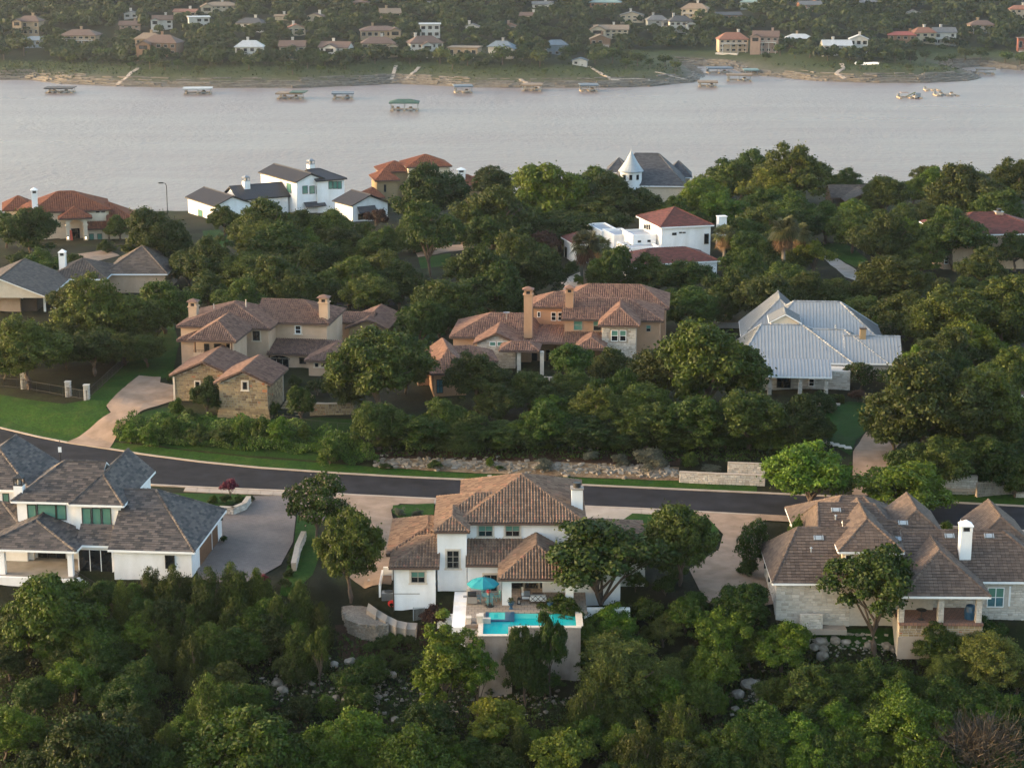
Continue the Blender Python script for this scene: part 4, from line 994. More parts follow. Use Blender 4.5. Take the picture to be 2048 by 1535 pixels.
h.win('F', y0 + 5.8, 78, 131, 1104, 1136, nx=3, fm='frame_dark', gm='glass', name='sliding_door')
mb = MB(); c0, c1 = h.F(y0 + 5.1, 26, 1130), h.F(y0 + 5.1, 69, 1130); mb.box(c0.x, c1.x, y0 + 5.1, y0 + 5.799, 0, .9); h.part('outdoor_counter', mb, M['stucco_white'])
mb = MB(); mb.box(c0.x, c1.x, y0 + 5.0, y0 + 5.79, .902, .96); m_ = (c0.x + c1.x) / 2; mb.box(m_ - .45, m_ + .45, y0 + 5.1, y0 + 5.7, .961, 1.35); h.part('built_in_grill', mb, M['black'])
mb = MB(); mb.box(xa, h.X(62, y0 - .6, 0), y0 - .75, y0 - .4, -4.0, .12); h.part('retaining_wall', mb, M['stucco_white'])
mb = MB(); mb.box(h.X(62, y0 - .6, 0) + .01, h.X(152, y0, 0), y0 - .5, y0 - .22, -4, -.05); h.part('retaining_wall', mb, M['stucco_white'])
mb = MB(); q = h.F(y0 - .2, 150, 1150); 
for k in range(12): mb.box(q.x + .28 * k, q.x + .28 * k + .3, y0 - .2, y0 + .5, -4, -.1 - .17 * k)
h.part('stairs', mb, M['stucco_white'])
mb = MB()
for k in range(24): mb.box(q.x + .14 * k, q.x + .14 * k + .025, y0 - .24, y0 - .21, -.15 - .085 * k, .85 - .085 * k)
mb.beam((q.x, y0 - .225, .88), (q.x + 3.4, y0 - .225, -1.2), .05, .05); mb.beam((q.x, y0 - .225, -.05), (q.x + 3.4, y0 - .225, -2.1), .04, .04); h.part('stair_railing', mb, M['black'])
cyy = b1['y0'] + 1.3; cx_ = h.X(38, cyy, 8); h.chimney(cx_, cyy, .95, .95, 5.8, zpx(h, cyy, 38, 969), kind='lantern')
h.finish(); H2 = h

# ---------------------------------------------------------------- limestone house with concrete tiles (right)
h = House('limestone_house', 'white limestone house with broad brown concrete tile roofs at lower right', 1545, 1241, -1, -1, 'tile_flat', 'flat', 'mortar_white', 'fascia_white')
ZE = 3.8
p = h.P(1545, 1166, ZE); x0, y0 = p.x, p.y; y1 = h.P(1518, 1092, ZE).y; t = (y1 - y0) / 2; zr = zpx(h, y0 + t, 1595, 1055); pit = (zr - ZE) / t
A = h.roof(x0, h.X(1800, y0, ZE), y0, y1, ZE, pit, 'hx', rl=h.X(1595, y0 + t, zr) - x0, rf=0, zb=-1.5)
q = h.P(1588, 1038, ZE); zb_ = ZE - .12; yb1 = q.y; t = (yb1 - y0) / 2; zr = zpx(h, y0 + t, 1636, 1006); xx0 = q.x
B = h.roof(xx0, h.X(1880, y0, ZE), y0 + .1, yb1, zb_, (zr - zb_) / t, 'hx', rl=h.X(1636, y0 + t, zr) - xx0, rf=5, zb=0)
yc0, yc1 = y0 + 5, yb1 + 4; t = (yc1 - yc0) / 2; zr = zpx(h, yc0 + t, 1705, 992)
xa = h.X(1683, yc0 + t, zr); xb = h.X(1726, yc0 + t, zr); h.roof(xa - 4.5, xb + 5, yc0, yc1, ZE, (zr - ZE) / t, 'hx', rl=4.5, rf=5, zb=0)
v, _ = h.surf(A, 1743, 1126); ze_ = zpx(h, v.y - .45, 1743, 1103)
x0, x1, ye = h.rect(1677, 1809, 1103, ze_); rl = (x1 - x0) / 2
E = h.roof(x0, x1, ye, ye + 10, ze_, (zpx(h, ye + rl, 1732, 1038) - ze_) / rl, 'hy', rl=rl, rf=0, zb=2.5, wm='stucco_cream')
x0, x1, yf = h.rect(1815, 2130, 1163, ZE, 2000); t = h.run(x1 - 6, yf, ZE, .68, 1061)
F2 = h.roof(x0, x1, yf, yf + 2 * t, ZE, .68, 'hx', rl=0, rf=t, zb=-1.2); ridge_y = yf + t
x0, x1, yf1 = h.rect(1700, 1912, 1165, ZE - .1, 1850); t1 = h.run(x0 + 4, yf1, ZE - .1, .68, 1040)
F1 = h.roof(x0, x1, yf1 + .3, yf1 + 2 * t1, ZE - .1, .68, 'hx', rl=0, rf=t1 * .8, zb=0)
for px_, py_, w_ in ((1832, 1017, 5.0), (2000, 1031, 5.4)):
    yy = ridge_y + 3.2; zz = zpx(h, yy, px_, py_); xm = h.X(px_, yy, zz)
    h.roof(xm - w_ / 2, xm + w_ / 2, yy - 2, yy + 5.5, zz - .8 * w_ / 2, .8, 'hy', rl=1.6, rf=0, zb=0)
x0, x1, yg = h.rect(1803, 1982, 1192, ZE); rl = (x1 - x0) / 2
G = h.roof(x0, x1, yg, yg + 9, ZE, (zpx(h, yg + rl, 1870, 1101) - ZE) / rl, 'hy', rl=rl, rf=0, wall=False)
mb = MB(); ashlar(mb, (A['wx0'], A['wy'] - .001, -1.2), (1, 0, 0), h.X(1700, A['wy'], 1) - A['wx0'], 4.9, AR, row=(.2, .36), bl=(.3, .8))
tag(h.part('stonework', mb, M['stone_white']), kind='stuff')
mb = MB(); ashlar(mb, (A['wx0'] + .001, A['y1'] - .5, -1.2), (0, -1, 0), A['y1'] - A['y0'] - 1, 4.9, AR, row=(.2, .36), bl=(.3, .8), nrm=Vector((-1, 0, 0)))
tag(h.part('stonework', mb, M['stone_white']), kind='stuff')
mb = MB(); mb.box(A['wx0'] - .12, h.X(1620, A['wy'], -1), A['wy'] - .14, A['wy'] - .001, -1.5, -.55); h.part('footing', mb, M['concrete'])
fx0, fx1 = h.X(1798, yg + .3, 0), h.X(1966, yg + .3, 0)
mb = MB(); mb.box(fx0, fx1, yg + .3, yg + 6, .75, 1.0); h.part('porch_floor', mb, M['porch_tile'])
mb = MB(); mb.box(fx0 + .02, fx1 - .02, yg + .45, yg + 6, -2.6, .749); h.part('wall', mb, M['mortar_white'])
mb = MB(); ashlar(mb, (fx0 + .02, yg + .449, -.4), (1, 0, 0), fx1 - fx0 - .04, 1.12, AR, row=(.16, .3), bl=(.25, .6)); tag(h.part('stonework', mb, M['stone_buff']), kind='stuff')
mb = MB(); mb.box(fx0 - .08, fx1 + .08, yg + .25, yg + .4, -2.6, -.42); h.part('footing', mb, M['concrete'])
for a in (1796, 1875, 1951):
    mb = MB(); xa, xb = h.X(a, yg + .5, 2), h.X(a + 14, yg + .5, 2); mb.box(xa + .05, xb - .05, yg + .5, yg + 1.1, 1.0, 3.6); c = h.part('porch_pillar', mb, M['mortar_white'])
    mb = MB(); ashlar(mb, (xa + .05, yg + .499, 1.0), (1, 0, 0), xb - xa - .1, 2.6, AR); tag(mb.build('stonework', M['stone_white'], c), kind='stuff')
mb = MB(); mb.box(fx0, fx1, yg + 5.2, yg + 5.5, 1.0, 3.7); h.part('wall', mb, M['stucco_cream'])
for a, b in ((1838, 1857), (1859, 1874), (1888, 1914)): h.win('F', yg + 5.2, a, b, 1193, 1212, nx=1, fm='frame_white')
h.win('F', F2['wy'], 1973, 2009, 1174, 1213, nx=2, nz=2, fm='frame_white', gm=['glass_blue', 'glass_green'])
h.win('F', F2['wy'], 2016, 2022, 1172, 1211, nx=1, nz=1, fm='frame_white', gm='glass_blue')
mb = MB(); ashlar(mb, (F2['wx0'], F2['wy'] - .001, -1.2), (1, 0, 0), F2['wx1'] - F2['wx0'], 4.85, AR, row=(.2, .36), bl=(.3, .8), skip=lambda u, z, w0=h.F(F2['wy'], 1971, 1215), w1=h.F(F2['wy'], 2023, 1170), o=F2['wx0']: w0.x - .1 < u + o < w1.x + .1 and w0.z - .1 < z - 1.2 < w1.z + .1)
tag(h.part('stonework', mb, M['stone_white']), kind='stuff')
for a, b in ((1690, 1704), (1770, 1800)): h.win('F', E['wy'], a, b, 1108, 1122, nx=1, fm='frame_white')
for a in (1532, 1541):
    pp = h.S(A['wx0'], a, 1157 + (a - 1532) * 2); mb = MB(); mb.box(A['wx0'] - .25, A['wx0'] - .06, pp.y - .1, pp.y + .1, 2.1, 2.6); h.part('wall_lamp', mb, M['black'])
cyy = F2['y0'] + 2.6; h.chimney(h.X(1930, cyy, 7), cyy, 1.1, 1.1, 5.2, zpx(h, cyy, 1930, 1060), m='paint_white', kind='hat')
for px_, py_, k in ((1672, 1022, 'B'), (1806, 1048, 'F1'), (1899, 1074, 'F2'), (1978, 1074, 'F2'), (1637, 1078, 'A'), (1801, 1080, 'F1')):
    v, pitch = h.surf({'A': A, 'B': B, 'F1': F1, 'F2': F2}[k], px_, py_)
    mb = MB(); mb.obox((v.x, v.y, v.z + .16), .30, .25, .05, 0, 0, .5, math.atan(pitch)); mb.obox((v.x - .42, v.y, v.z + .15), .05, .27, .07, 0, 0, .5, math.atan(pitch)); mb.obox((v.x + .42, v.y, v.z + .15), .05, .27, .07, 0, 0, .5, math.atan(pitch)); h.part('roof_vent', mb, M['galv'])
for px_, py_, R in ((1622, 1105, A), (1671, 1040, B), (1700, 1050, B), (1930, 1117, F2)):
    v, pitch = h.surf(R, px_, py_)
    mb = MB(); mb.tube([v - Vector((0, 0, .1)), v + Vector((0, 0, .55))], .07, 8); mb.lathe([(.16, .5), (.02, .62)], v, 8); h.part('vent_pipe', mb, M['galv'])
h.finish(); H3 = h
def small(name, label, cat, px, py, z, parts):
    r = empty(name, at(px, py, z)); tag(r, label, cat)
    for nm, mb, m in parts: mb.build(nm, M[m], r)
    return r
t_ = MB(); t_.lathe([(.01, 1.0), (.5, 1.0), (.5, .95), (.01, .95)], n=14); l_ = MB(); l_.tube([(0, 0, 0), (0, 0, .95)], .05, 6); l_.lathe([(.01, .04), (.3, .03), (.3, 0)], n=10)
small('bistro_table', 'tall black bistro table on the limestone house porch', 'table', 1842, 1238, 0, [('tabletop', t_, 'black'), ('pedestal', l_, 'black')])
b_ = MB(); b_.lathe([(.01, 0), (.55, 0), (.6, .8), (.45, 1.3), (.1, 1.45), (.01, 1.46)], n=12)
small('covered_grill', 'grill under a dark blue cover on the limestone house porch', 'grill', 1940, 1236, 0, [('cover', b_, 'pool_dark')])
mb = MB(); mb.box(-1.1, 1.1, -.15, .15, 0, 1.5); ashlar(mb, (-1.1, -.151, 0), (1, 0, 0), 2.2, 1.5, AR, row=(.2, .3), bl=(.3, .5), skip=lambda u, z: .35 < z < 1.1 and (int(u * 2.6) % 2 == 1))
k_ = MB(); k_.box(-1.3, 3.4, -.4, 1.2, -.5, 0)
r = small('planter_wall', 'pierced limestone screen wall standing below the limestone house', 'wall', 1622, 1256, -1.6, [('wall', mb, 'stone_white'), ('plinth', k_, 'concrete')])
# ---------------------------------------------------------------- tan stone house (left of middle)
h = House('stone_villa', 'tan stucco villa with buff stone gables and umber barrel tiles by the tan driveway', 440.5, 833, 2.5, -8, 'tile_dark', 'barrel', 'stucco_tan')
wx0, wx1 = 0.0, h.X(537, 0, 0)
N = h.roof(wx0 - .55, wx1 + .55, -.55, 8.5, 4.5, .46, 'hy', rl=0, rf=0, zb=-1.2, wm='mortar', ov=.55)
mb = MB(); gx = (wx0 + wx1) / 2
inN = lambda u, z: z - .6 > 4.4 and z - .6 > 4.4 + .46 * ((wx1 - wx0) / 2 - abs(u - (wx1 - wx0) / 2)) - .15
ashlar(mb, (wx0, -.001, -.6), (1, 0, 0), wx1 - wx0, 6.4, AR, row=(.22, .38), bl=(.3, .75), skip=inN)
ashlar(mb, (wx1 + .001, 0, -.6), (0, 1, 0), 7.4, 5.0, AR, row=(.22, .38), bl=(.3, .75))
tag(h.part('stonework', mb, M['stone_buff']), kind='stuff')
for k in range(6):
    q = .5 - .08 * k; mb = MB(); mb.box(wx0 - q, wx1 + q, -q, 1.0, -.9 + .36 * k, -.54 + .36 * k); ashlar(mb, (wx0 - q, -q - .001, -.9 + .36 * k), (1, 0, 0), wx1 - wx0 + 2 * q, .36, AR, row=(.36, .36), bl=(.3, .75)); h.part('base_course', mb, M['stone_buff'])
mb = MB(); mb.box(wx0 - .6, wx1 + .6, -.65, -.5, -.9, -.45); h.part('footing', mb, M['concrete'])
h.win('F', -.05, 485, 495, 763, 779, nx=1, nz=1, fm='trim_cream' if False else 'frame_tan', trim='trim_cream')
p = h.P(354, 801, 0); w0, yw = p.x, p.y; w1 = h.X(468, yw, 3)
G2 = h.roof(w0 - .7, w1 + .5, yw - .7, yw + 9, 3.5, .44, 'hy', rl=0, rf=0, zb=-1, wm='mortar', ov=.6)
mb = MB(); ashlar(mb, (w0 - .1, yw - .101, -.6), (1, 0, 0), w1 - w0, 5.8, AR, row=(.22, .38), bl=(.3, .75), skip=lambda u, z: z - .6 > 3.4 and z - .6 > 3.4 + .44 * ((w1 - w0) / 2 - abs(u - (w1 - w0) / 2)) - .15)
tag(h.part('stonework', mb, M['stone_buff']), kind='stuff')
mb = MB(); mb.box(w0 - .35, w0 - .12, yw - .3, yw - .08, -.8, 3.3); h.part('corner_pilaster', mb, M['trim_cream'])
h.win('F', yw - .15, 391, 399, 763, 775, nx=1, fm='frame_dark', trim='trim_cream')
x0, x1, y0 = h.rect(353, 541, 657, 6.3, 500); rl = 5.6
C = h.roof(x0, x1, y0, y0 + 12, 6.3, (zpx(h, y0 + rl, 490, 607) - 6.3) / ((x1 - x0) / 2), 'hy', rl=rl, rf=5, zb=-1)
x0, x1, yk = h.rect(375, 472, 680, 6.3); rl = (x1 - x0) / 2
K = h.roof(x0, x1, yk, yk + 9, 6.3, (zpx(h, yk + rl, 433, 642) - 6.3) / rl, 'hy', rl=rl, rf=0, wall=False)
h.wallbox(x0 + .5, x1 - .5, yk + 2.0, yk + 7, -1, 6.2)
h.wallbox(x1 - 1.0, x1 - .5, yk + .45, yk + 1.999, -1, 6.2)
mb = MB(); qa, qb = h.F(yk + .5, 388, 724), h.F(yk + .5, 468, 707); mb.box(qa.x, qb.x, yk + .4, yk + .65, qa.z - .6, qb.z); mb.box(qa.x, qb.x, yk + .651, yk + 1.999, qa.z - .6, qa.z); h.part('balcony', mb, M['stucco_tan'])
for a in (390, 464): mb = MB(); mb.tube([(h.X(a, yk + .55, 5), yk + .55, qb.z), (h.X(a, yk + .55, 5), yk + .55, 6.2)], .14, 8); h.part('balcony_post', mb, M['wood'])
mb = MB(); mb.box(qa.x, qb.x, yk + .5, yk + .54, qb.z + .3, qb.z + .35)
for k in range(16): xk = qa.x + (qb.x - qa.x) * k / 15; mb.box(xk - .015, xk + .015, yk + .5, yk + .53, qb.z, qb.z + .3)
h.part('railing', mb, M['black'])
for a, b, c, d, nm in ((409, 418.5, 687, 703, 'window'), (428.6, 443, 687, 709, 'balcony_door'), (453, 461.5, 687, 703, 'window')): h.win('F', yk + 2.0, a, b, c, d, nx=1, fm='frame_dark', name=nm)
h.win('F', C['wy'], 506, 519.5, 661.5, 680.5, nx=2, nz=1, fm='frame_dark', trim='stucco_cream')
x0, x1, yr = h.rect(505, 658, 647, 6.3, 600); t = h.run(x1 - 5, yr, 6.3, .42, 600)
R = h.roof(x0, x1, yr, yr + 2 * t, 6.3, .42, 'hx', rl=0, rf=t * .9, zb=-1)
h.win('F', R['wy'], 590.5, 602, 651, 667, nx=1, nz=2, fm='frame_white', trim='stucco_cream')
x0, x1, ys = h.rect(533, 662, 708, 2.9, 570)
S5 = h.roof(x0, x1, ys, R['wy'], 2.9, (zpx(h, R['wy'], 600, 678) - 2.9) / (R['wy'] - ys), 'shed', wall=False)
h.wallbox(x0 + .4, x1 - .4, ys + .5, R['wy'] + 1, -1.2, 2.8)
fr = h.win('F', ys + .5, 541, 578, 716, 750, nx=3, nz=1, fm='frame_tan', gm='glass', name='arched_entry')
mb = MB(); a_, b_ = h.F(ys + .5, 539, 716), h.F(ys + .5, 580, 716); cxm = (a_.x + b_.x) / 2; ra = (b_.x - a_.x) / 2
pts = [(cxm + ra * math.cos(w), ys + .42, a_.z - .1 + ra * .35 * math.sin(w)) for w in [math.pi * k / 10 for k in range(11)]]
mb.poly(pts[::-1]); mb.build('fanlight', M['glass'], fr)
h.win('F', ys + .5, 599, 612, 715, 727, nx=1, nz=1, fm='frame_dark')
x0, x1, yq = h.rect(609, 695, 721, 2.9); rl = (x1 - x0) / 2
Q = h.roof(x0, x1, yq, yq + 8, 2.9, (zpx(h, yq + rl, 648, 697) - 2.9) / rl, 'hy', rl=rl, rf=0, zb=-1.5)
for a, b in ((630, 637), (642.5, 649.5)): h.win('F', Q['wy'], a, b, 726, 733, nx=1, fm='frame_dark', trim='stucco_cream')
x0, x1, yv = h.rect(650, 745, 644, 4.2); t = h.run(x0 + 3, yv, 4.2, .4, 624); h.roof(x0, x1, yv, yv + 2 * t, 4.2, .4, 'hx', rl=0, rf=0, zb=-1)
x0, x1, yv = h.rect(690, 776, 658, 3.6, 735); h.roof(x0, x1, yv, yv + 11, 3.6, .42, 'hy', rl=0, rf=0, zb=-1, wm='stone_buff')
x0, x1, yv = h.rect(347, 470, 687, 4.6, 400); h.roof(x0, x1, yv + 1.5, yv + 8, 4.6, .4, 'hy', zb=-1)
yy = C['y0'] + 4.5; h.chimney(h.X(387, yy, 8), yy, 1.15, 1.15, 5.8, zpx(h, yy, 387, 613), kind='tiled')
yy = R['y0'] + 1.9; h.chimney(h.X(648.5, yy, 8), yy, 1.25, 1.25, 6.2, zpx(h, yy, 648.5, 605), kind='tiled')
for px_, py_ in ((428, 612), (492, 603)):
    v = h.F(C['y0'] + 5.5, px_, py_ + 8); mb = MB(); mb.tube([v - Vector((0, 0, .6)), v + Vector((0, 0, .9))], .06, 6); h.part('vent_pipe', mb, M['trim_cream'])
h.finish(); H4 = h
st = empty('stone_steps', at(575, 830, 2.4), math.radians(-8)); tag(st, 'rough stone steps climbing between the stone gable and the villa door', 'steps')
for k in range(7):
    mb = MB(); mb.box(-1.5, 1.6, k * 1.1, k * 1.1 + 1.2, -.6, .05 + .12 * k); ashlar(mb, (-1.5, k * 1.1 - .001, -.1 + .12 * k), (1, 0, 0), 3.1, .15, AR, row=(.15, .15)); mb.build('step', M['stone_buff'], st)
# red folded umbrella and stone garden wall beside it
u = empty('folded_umbrella', at(549, 783, 2.7)); tag(u, 'folded red umbrella standing beside the stone gable', 'umbrella')
mb = MB(); mb.tube([(0, 0, 0), (0, 0, 2.4)], .04, 6); mb.build('pole', M['wood'], u)
mb = MB(); mb.lathe([(.02, 2.35), (.12, 2.2), (.2, 1.2), (.26, .6), (.1, .55)], n=8); mb.build('canopy', M['red'], u)
def garden_wall(name, label, pts_px, z0, hgt, th=.45, mat='stone_buff', mort='mortar', row=(.18, .32), bl=(.25, .7), zt=0.0):
    P_ = [at(a, b, z0) for a, b in pts_px]; r = empty(name, P_[0]); tag(r, label, 'wall'); mb = MB(); sb = MB()
    for a, b in zip(P_[:-1], P_[1:]):
        a, b = a - P_[0], b - P_[0]; d = (b - a); ln = d.length; d.normalize(); nb = Vector((-d.y, d.x, 0))
        mb.prism([(a.x, a.y), (b.x, b.y), (b.x + nb.x * th, b.y + nb.y * th), (a.x + nb.x * th, a.y + nb.y * th)], -1.0, hgt)
        ashlar(sb, a + Vector((0, 0, -.6)) - nb * .001, d, ln, hgt + .6, AR, row=row, bl=bl, d=.07)
        ashlar(sb, a + Vector((0, 0, hgt)), d, ln, .12, AR, row=(.12, .12), bl=(.3, .8), d=.06)
        mb.prism([(a.x - nb.x * .05, a.y - nb.y * .05), (b.x - nb.x * .05, b.y - nb.y * .05), (b.x + nb.x * (th + .05), b.y + nb.y * (th + .05)), (a.x + nb.x * (th + .05), a.y + nb.y * (th + .05))], hgt + .001, hgt + .12)
    mb.build('core', M[mort], r); tag(sb.build('stones', M[mat], r), kind='stuff'); return r
garden_wall('garden_wall', 'buff stone garden wall right of the dark round bush', [(620, 838), (652, 839), (708, 838)], 2.0, 2.0)
garden_wall('retaining_wall', 'lower limestone wall beside the street left of the roadside oaks', [(1358, 964), (1440, 968), (1530, 971)], 0.3, 1.15, mat='stone_white')
garden_wall('retaining_wall', 'upper limestone wall beside the street left of the roadside oaks', [(1455, 938), (1530, 941)], 1.6, .7, mat='stone_white')
garden_wall('retaining_wall', 'limestone wall beside the street right of the roadside oaks', [(1880, 988), (1953, 990)], 0.3, 1.25, mat='stone_white')
garden_wall('retaining_wall', 'upper limestone wall right of the roadside oaks', [(1878, 965), (1955, 967)], 1.8, .8, mat='stone_white')
garden_wall('retaining_wall', 'grey rubble stone wall at the right edge of the street', [(1953, 992), (1990, 990), (2030, 990)], 0.4, 1.5, mat='rock', row=(.2, .4))
garden_wall('retaining_wall', 'stone wall at the right frame edge by the street', [(2028, 998), (2070, 1000)], .1, .7, mat='stone_white')
garden_wall('garden_wall', 'low stone wall below the orange house pool', [(1078, 806), (1142, 811)], 3.0, .9)
garden_wall('planter_wall', 'low limestone planter wall at the metal roofed porch', [(1620, 812), (1680, 815)], 2.9, .35, mat='stone_white')
garden_wall('planter_wall', 'curved white stone planter wall beside the paver driveway', [(438, 1028), (468, 1030), (492, 1020), (502, 1006)], 0.0, .75, mat='stone_white')
garden_wall('garden_wall', 'white stone wall between the two driveways', [(592, 1142), (600, 1105), (612, 1078)], 0.0, .8, mat='stone_white')
# limestone pillars and black fence at the left lawn
PIL = [(48, 776, 'leftmost limestone fence pillar, on the lawn edge under the oaks'), (137, 792, 'middle limestone fence pillar on the lawn edge'), (174, 799, 'tallest limestone fence pillar at the corner of the lawn')]
fp = []
for a, b, l in PIL:
    p = hit(a, b); fp.append(p); mb = MB(); mb.box(-.34, .34, -.34, .34, -.4, 1.95); ashlar(mb, (-.34, -.341, -.2), (1, 0, 0), .68, 2.15, AR); ashlar(mb, (.341, -.34, -.2), (0, 1, 0), .68, 2.15, AR); mb.box(-.4, .4, -.4, .4, 1.951, 2.05)
    tag(mb.build('stone_pillar', M['stone_white'], None, p), l, 'pillar', 'limestone pillars of the lawn fence')
def fence(label, pts, hgt=1.4):
    P_ = [hit(a, b) for a, b in pts]; r = empty('iron_fence', P_[0]); tag(r, label, 'fence'); rails = MB()
    for a, b in zip(P_[:-1], P_[1:]):
        n = max(2, int((b - a).length / .16)); d = b - a; pk = MB()
        for k in range(n + 1):
            q = a + d * (k / n); q.z = terr(q.x, q.y); q = q - P_[0]; w = .03 if k % 14 == 0 else .011
            pk.box(q.x - w, q.x + w, q.y - w, q.y + w, q.z - .1, q.z + hgt)
        tag(pk.build('pickets', M['black'], r), kind='stuff')
        for z in (.2, hgt - .12): rails.beam(a - P_[0] + Vector((0, 0, z)), b - P_[0] + Vector((0, 0, z)), .03, .04)
    rails.build('rails', M['black'], r)
fence('black iron fence along the left lawn between the limestone pillars', [(-20, 772), (48, 778), (137, 794), (174, 801), (245, 735), (300, 690), (350, 640)])
fence('black iron fence on the ivy bank below the stone villa', [(560, 850), (640, 862), (720, 868)])

# ---------------------------------------------------------------- orange stucco house (middle)
h = House('terracotta_villa', 'orange stucco villa with terracotta barrel tile roofs behind the oaks at centre', 1230, 745, 4, -5, 'tile_orange', 'barrel', 'stucco_orange')
p = h.P(1327, 642.5, 5.6); x1, y0 = p.x, p.y; x0 = h.X(1122, y0, 5.6); t = h.run(x1 - 5, y0, 5.6, .42, 597)
a = h.roof(x0, x1, y0, y0 + 2 * t, 5.6, .42, 'hx', rl=0, rf=t, zb=-1)
x0, x1, yb = h.rect(1060, 1170, 615, 5.6, 1090); t = h.run(x0 + 3, yb, 5.6, .42, 584)
b = h.roof(x0, x1, yb, yb + 2 * t, 5.6, .42, 'hx', rl=t * .9, rf=0, zb=-1)
yc = a['y0'] + 8; zc = zpx(h, yc + 5.5, 1230, 569); xa, xb = h.X(1178, yc + 5.5, zc), h.X(1281, yc + 5.5, zc)
h.roof(xa - 4.5, xb + 4.2, yc, yc + 11, zc - 5.5 * .42, .42, 'hx', rl=4.5, rf=4.2, zb=-1)
x0, x1, yd = h.rect(1197, 1279, 651, 5.6); rl = (x1 - x0) / 2
d = h.roof(x0, x1, yd, a['y0'] + 4, 5.6, (zpx(h, yd + rl, 1238, 615) - 5.6) / rl, 'hy', rl=rl, rf=0, zb=-1, wm='mortar')
mb = MB(); wl = h.F(d['wy'], 1217, 683), h.F(d['wy'], 1256, 658)
ashlar(mb, (d['wx0'], d['wy'] - .001, -.5), (1, 0, 0), d['wx1'] - d['wx0'], 6.0, AR, row=(.18, .32), bl=(.3, .8), skip=lambda u, z, o=d['wx0']: wl[0].x - .1 < u + o < wl[1].x + .1 and wl[0].z - .1 < z - .5 < wl[1].z + .1)
tag(h.part('stonework', mb, M['stone_white']), kind='stuff')
for u0, u1 in ((1222, 1236.5), (1239, 1252.5)): h.win('F', d['wy'], u0, u1, 660, 682, nx=1, nz=2, fm='frame_white', gm=['glass', 'glass_green'])
for u0, u1, v0, v1, g_ in ((1147, 1165, 640, 660, ['glass_green', 'glass_green']), (1186, 1203, 641, 661, ['glass', 'glass_green']), (1292, 1302, 650, 663, ['glass', 'glass_green'])): h.win('F', a['wy'], u0, u1, v0, v1, nx=1, nz=2, fm='frame_tan', gm=g_)
h.win('F', b['wy'], 1074.5, 1081, 623, 634, nx=1, fm='frame_white')
for u0, u1 in ((1102, 1112.5), (1115.5, 1126)): h.win('F', b['wy'], u0, u1, 624, 641, nx=1, nz=2, fm='frame_white')
x0, x1, ye = h.rect(1127, 1207, 687, 3.0); h.roof(x0, x1, ye, a['wy'], 3.0, (zpx(h, a['wy'], 1160, 664) - 3.0) / (a['wy'] - ye), 'shed', wall=False)
h.wallbox(x0, x1, a['wy'] - .3, a['wy'], -1, 3.2)
x0, x1, ye2 = h.rect(1000, 1127, 686, 3.0, 1120); h.roof(x0, x1 - .02, ye2, b['wy'], 3.0, (zpx(h, b['wy'], 1090, 650) - 3.0) / (b['wy'] - ye2), 'shed', wall=False)
h.wallbox(x0 + 1, x1, ye2 + 4, b['wy'], -1, 2.95, 'stucco_orange')
for u0, u1 in ((1050, 1075), (1092, 1118)): h.win('F', ye2 + 4, u0, u1, 700, 722, nx=2, fm='frame_dark')
x0, x1, yy = h.rect(1150, 1212, 697, 3.0); h.roof(x0, x1, yy, yy + 6, 3.0, .5, 'hy', rf=0, wall=False)
x0, x1, yf = h.rect(899, 1068, 675, 3.0, 930); t = h.run(x0 + 5, yf, 3.0, .42, 626); f = h.roof(x0, x1, yf, yf + 2 * t, 3.0, .42, 'hx', rl=t * .95, rf=t * .3, zb=-1)
x0, x1, yg = h.rect(947, 1037, 687, 3.0); g2 = h.roof(x0, x1, yg, yg + 10, 3.0, .48, 'hy', rl=0, rf=0, zb=-1, wm='mortar')
mb = MB(); ashlar(mb, (g2['wx0'], g2['wy'] - .001, -.5), (1, 0, 0), g2['wx1'] - g2['wx0'], 5.2, AR, row=(.18, .32), bl=(.3, .8), skip=lambda u, z, w_=g2['wx1'] - g2['wx0']: z > 3.4 and z - .5 > 2.9 + .48 * (w_ / 2 - abs(u - w_ / 2)) - .15)
tag(h.part('stonework', mb, M['stone_white']), kind='stuff')
for u0, u1 in ((979, 991.5), (994.5, 1007), (1011, 1024)): h.win('F', g2['wy'] - .06, u0, u1, 683, 691.5, nx=1, fm='frame_white', gm='glass_green')
x0, x1, yw = h.rect(998, 1078, 702, 2.9, 1040); h.roof(x0, x1, yw, yw + 4.2, 2.9, .38, 'hx', wall=False, rl=1.6, rf=1.6)
for px_ in (1038, 1084):
    mb = MB(); xx = h.X(px_, yw + .6, 1); mb.box(xx - .25, xx + .25, yw + .35, yw + .85, -.6, 2.8); h.part('porch_column', mb, M['trim_cream'])
yy = ye2 + 2.0; h.chimney(h.X(1056.5, yy, 6), yy, 1.15, 1.0, 3.3, zpx(h, yy, 1056.5, 589), kind='tiled')
yy = a['y0'] + 3.0; h.chimney(h.X(1139, yy, 7), yy, 1.1, 1.0, 6.3, zpx(h, yy, 1139, 586), kind='tiled')
v = h.F(yf + 3.4, 1013, 627); mb = MB(); mb.lathe([(.01, 0), (.3, .06), (.5, .2)], v, 12); mb.tube([v - Vector((0, 0, .8)), v], .05, 6); h.part('satellite_dish', mb, M['grey_metal'])
h.finish(); H5 = h
h = House('guest_house', 'low guest house with pinkish terracotta hip roof left of the orange villa', 862, 780, 3.2, 8, 'tile_orange', 'barrel', 'stucco_orange')
x0, x1, y0 = h.rect(861, 940, 748, 3.0); rl = (x1 - x0) / 2
g = h.roof(x0, x1, y0, y0 + 12, 3.0, (zpx(h, y0 + rl, 905, 699) - 3.0) / rl, 'hy', rl=rl, rf=rl, zb=-1.2)
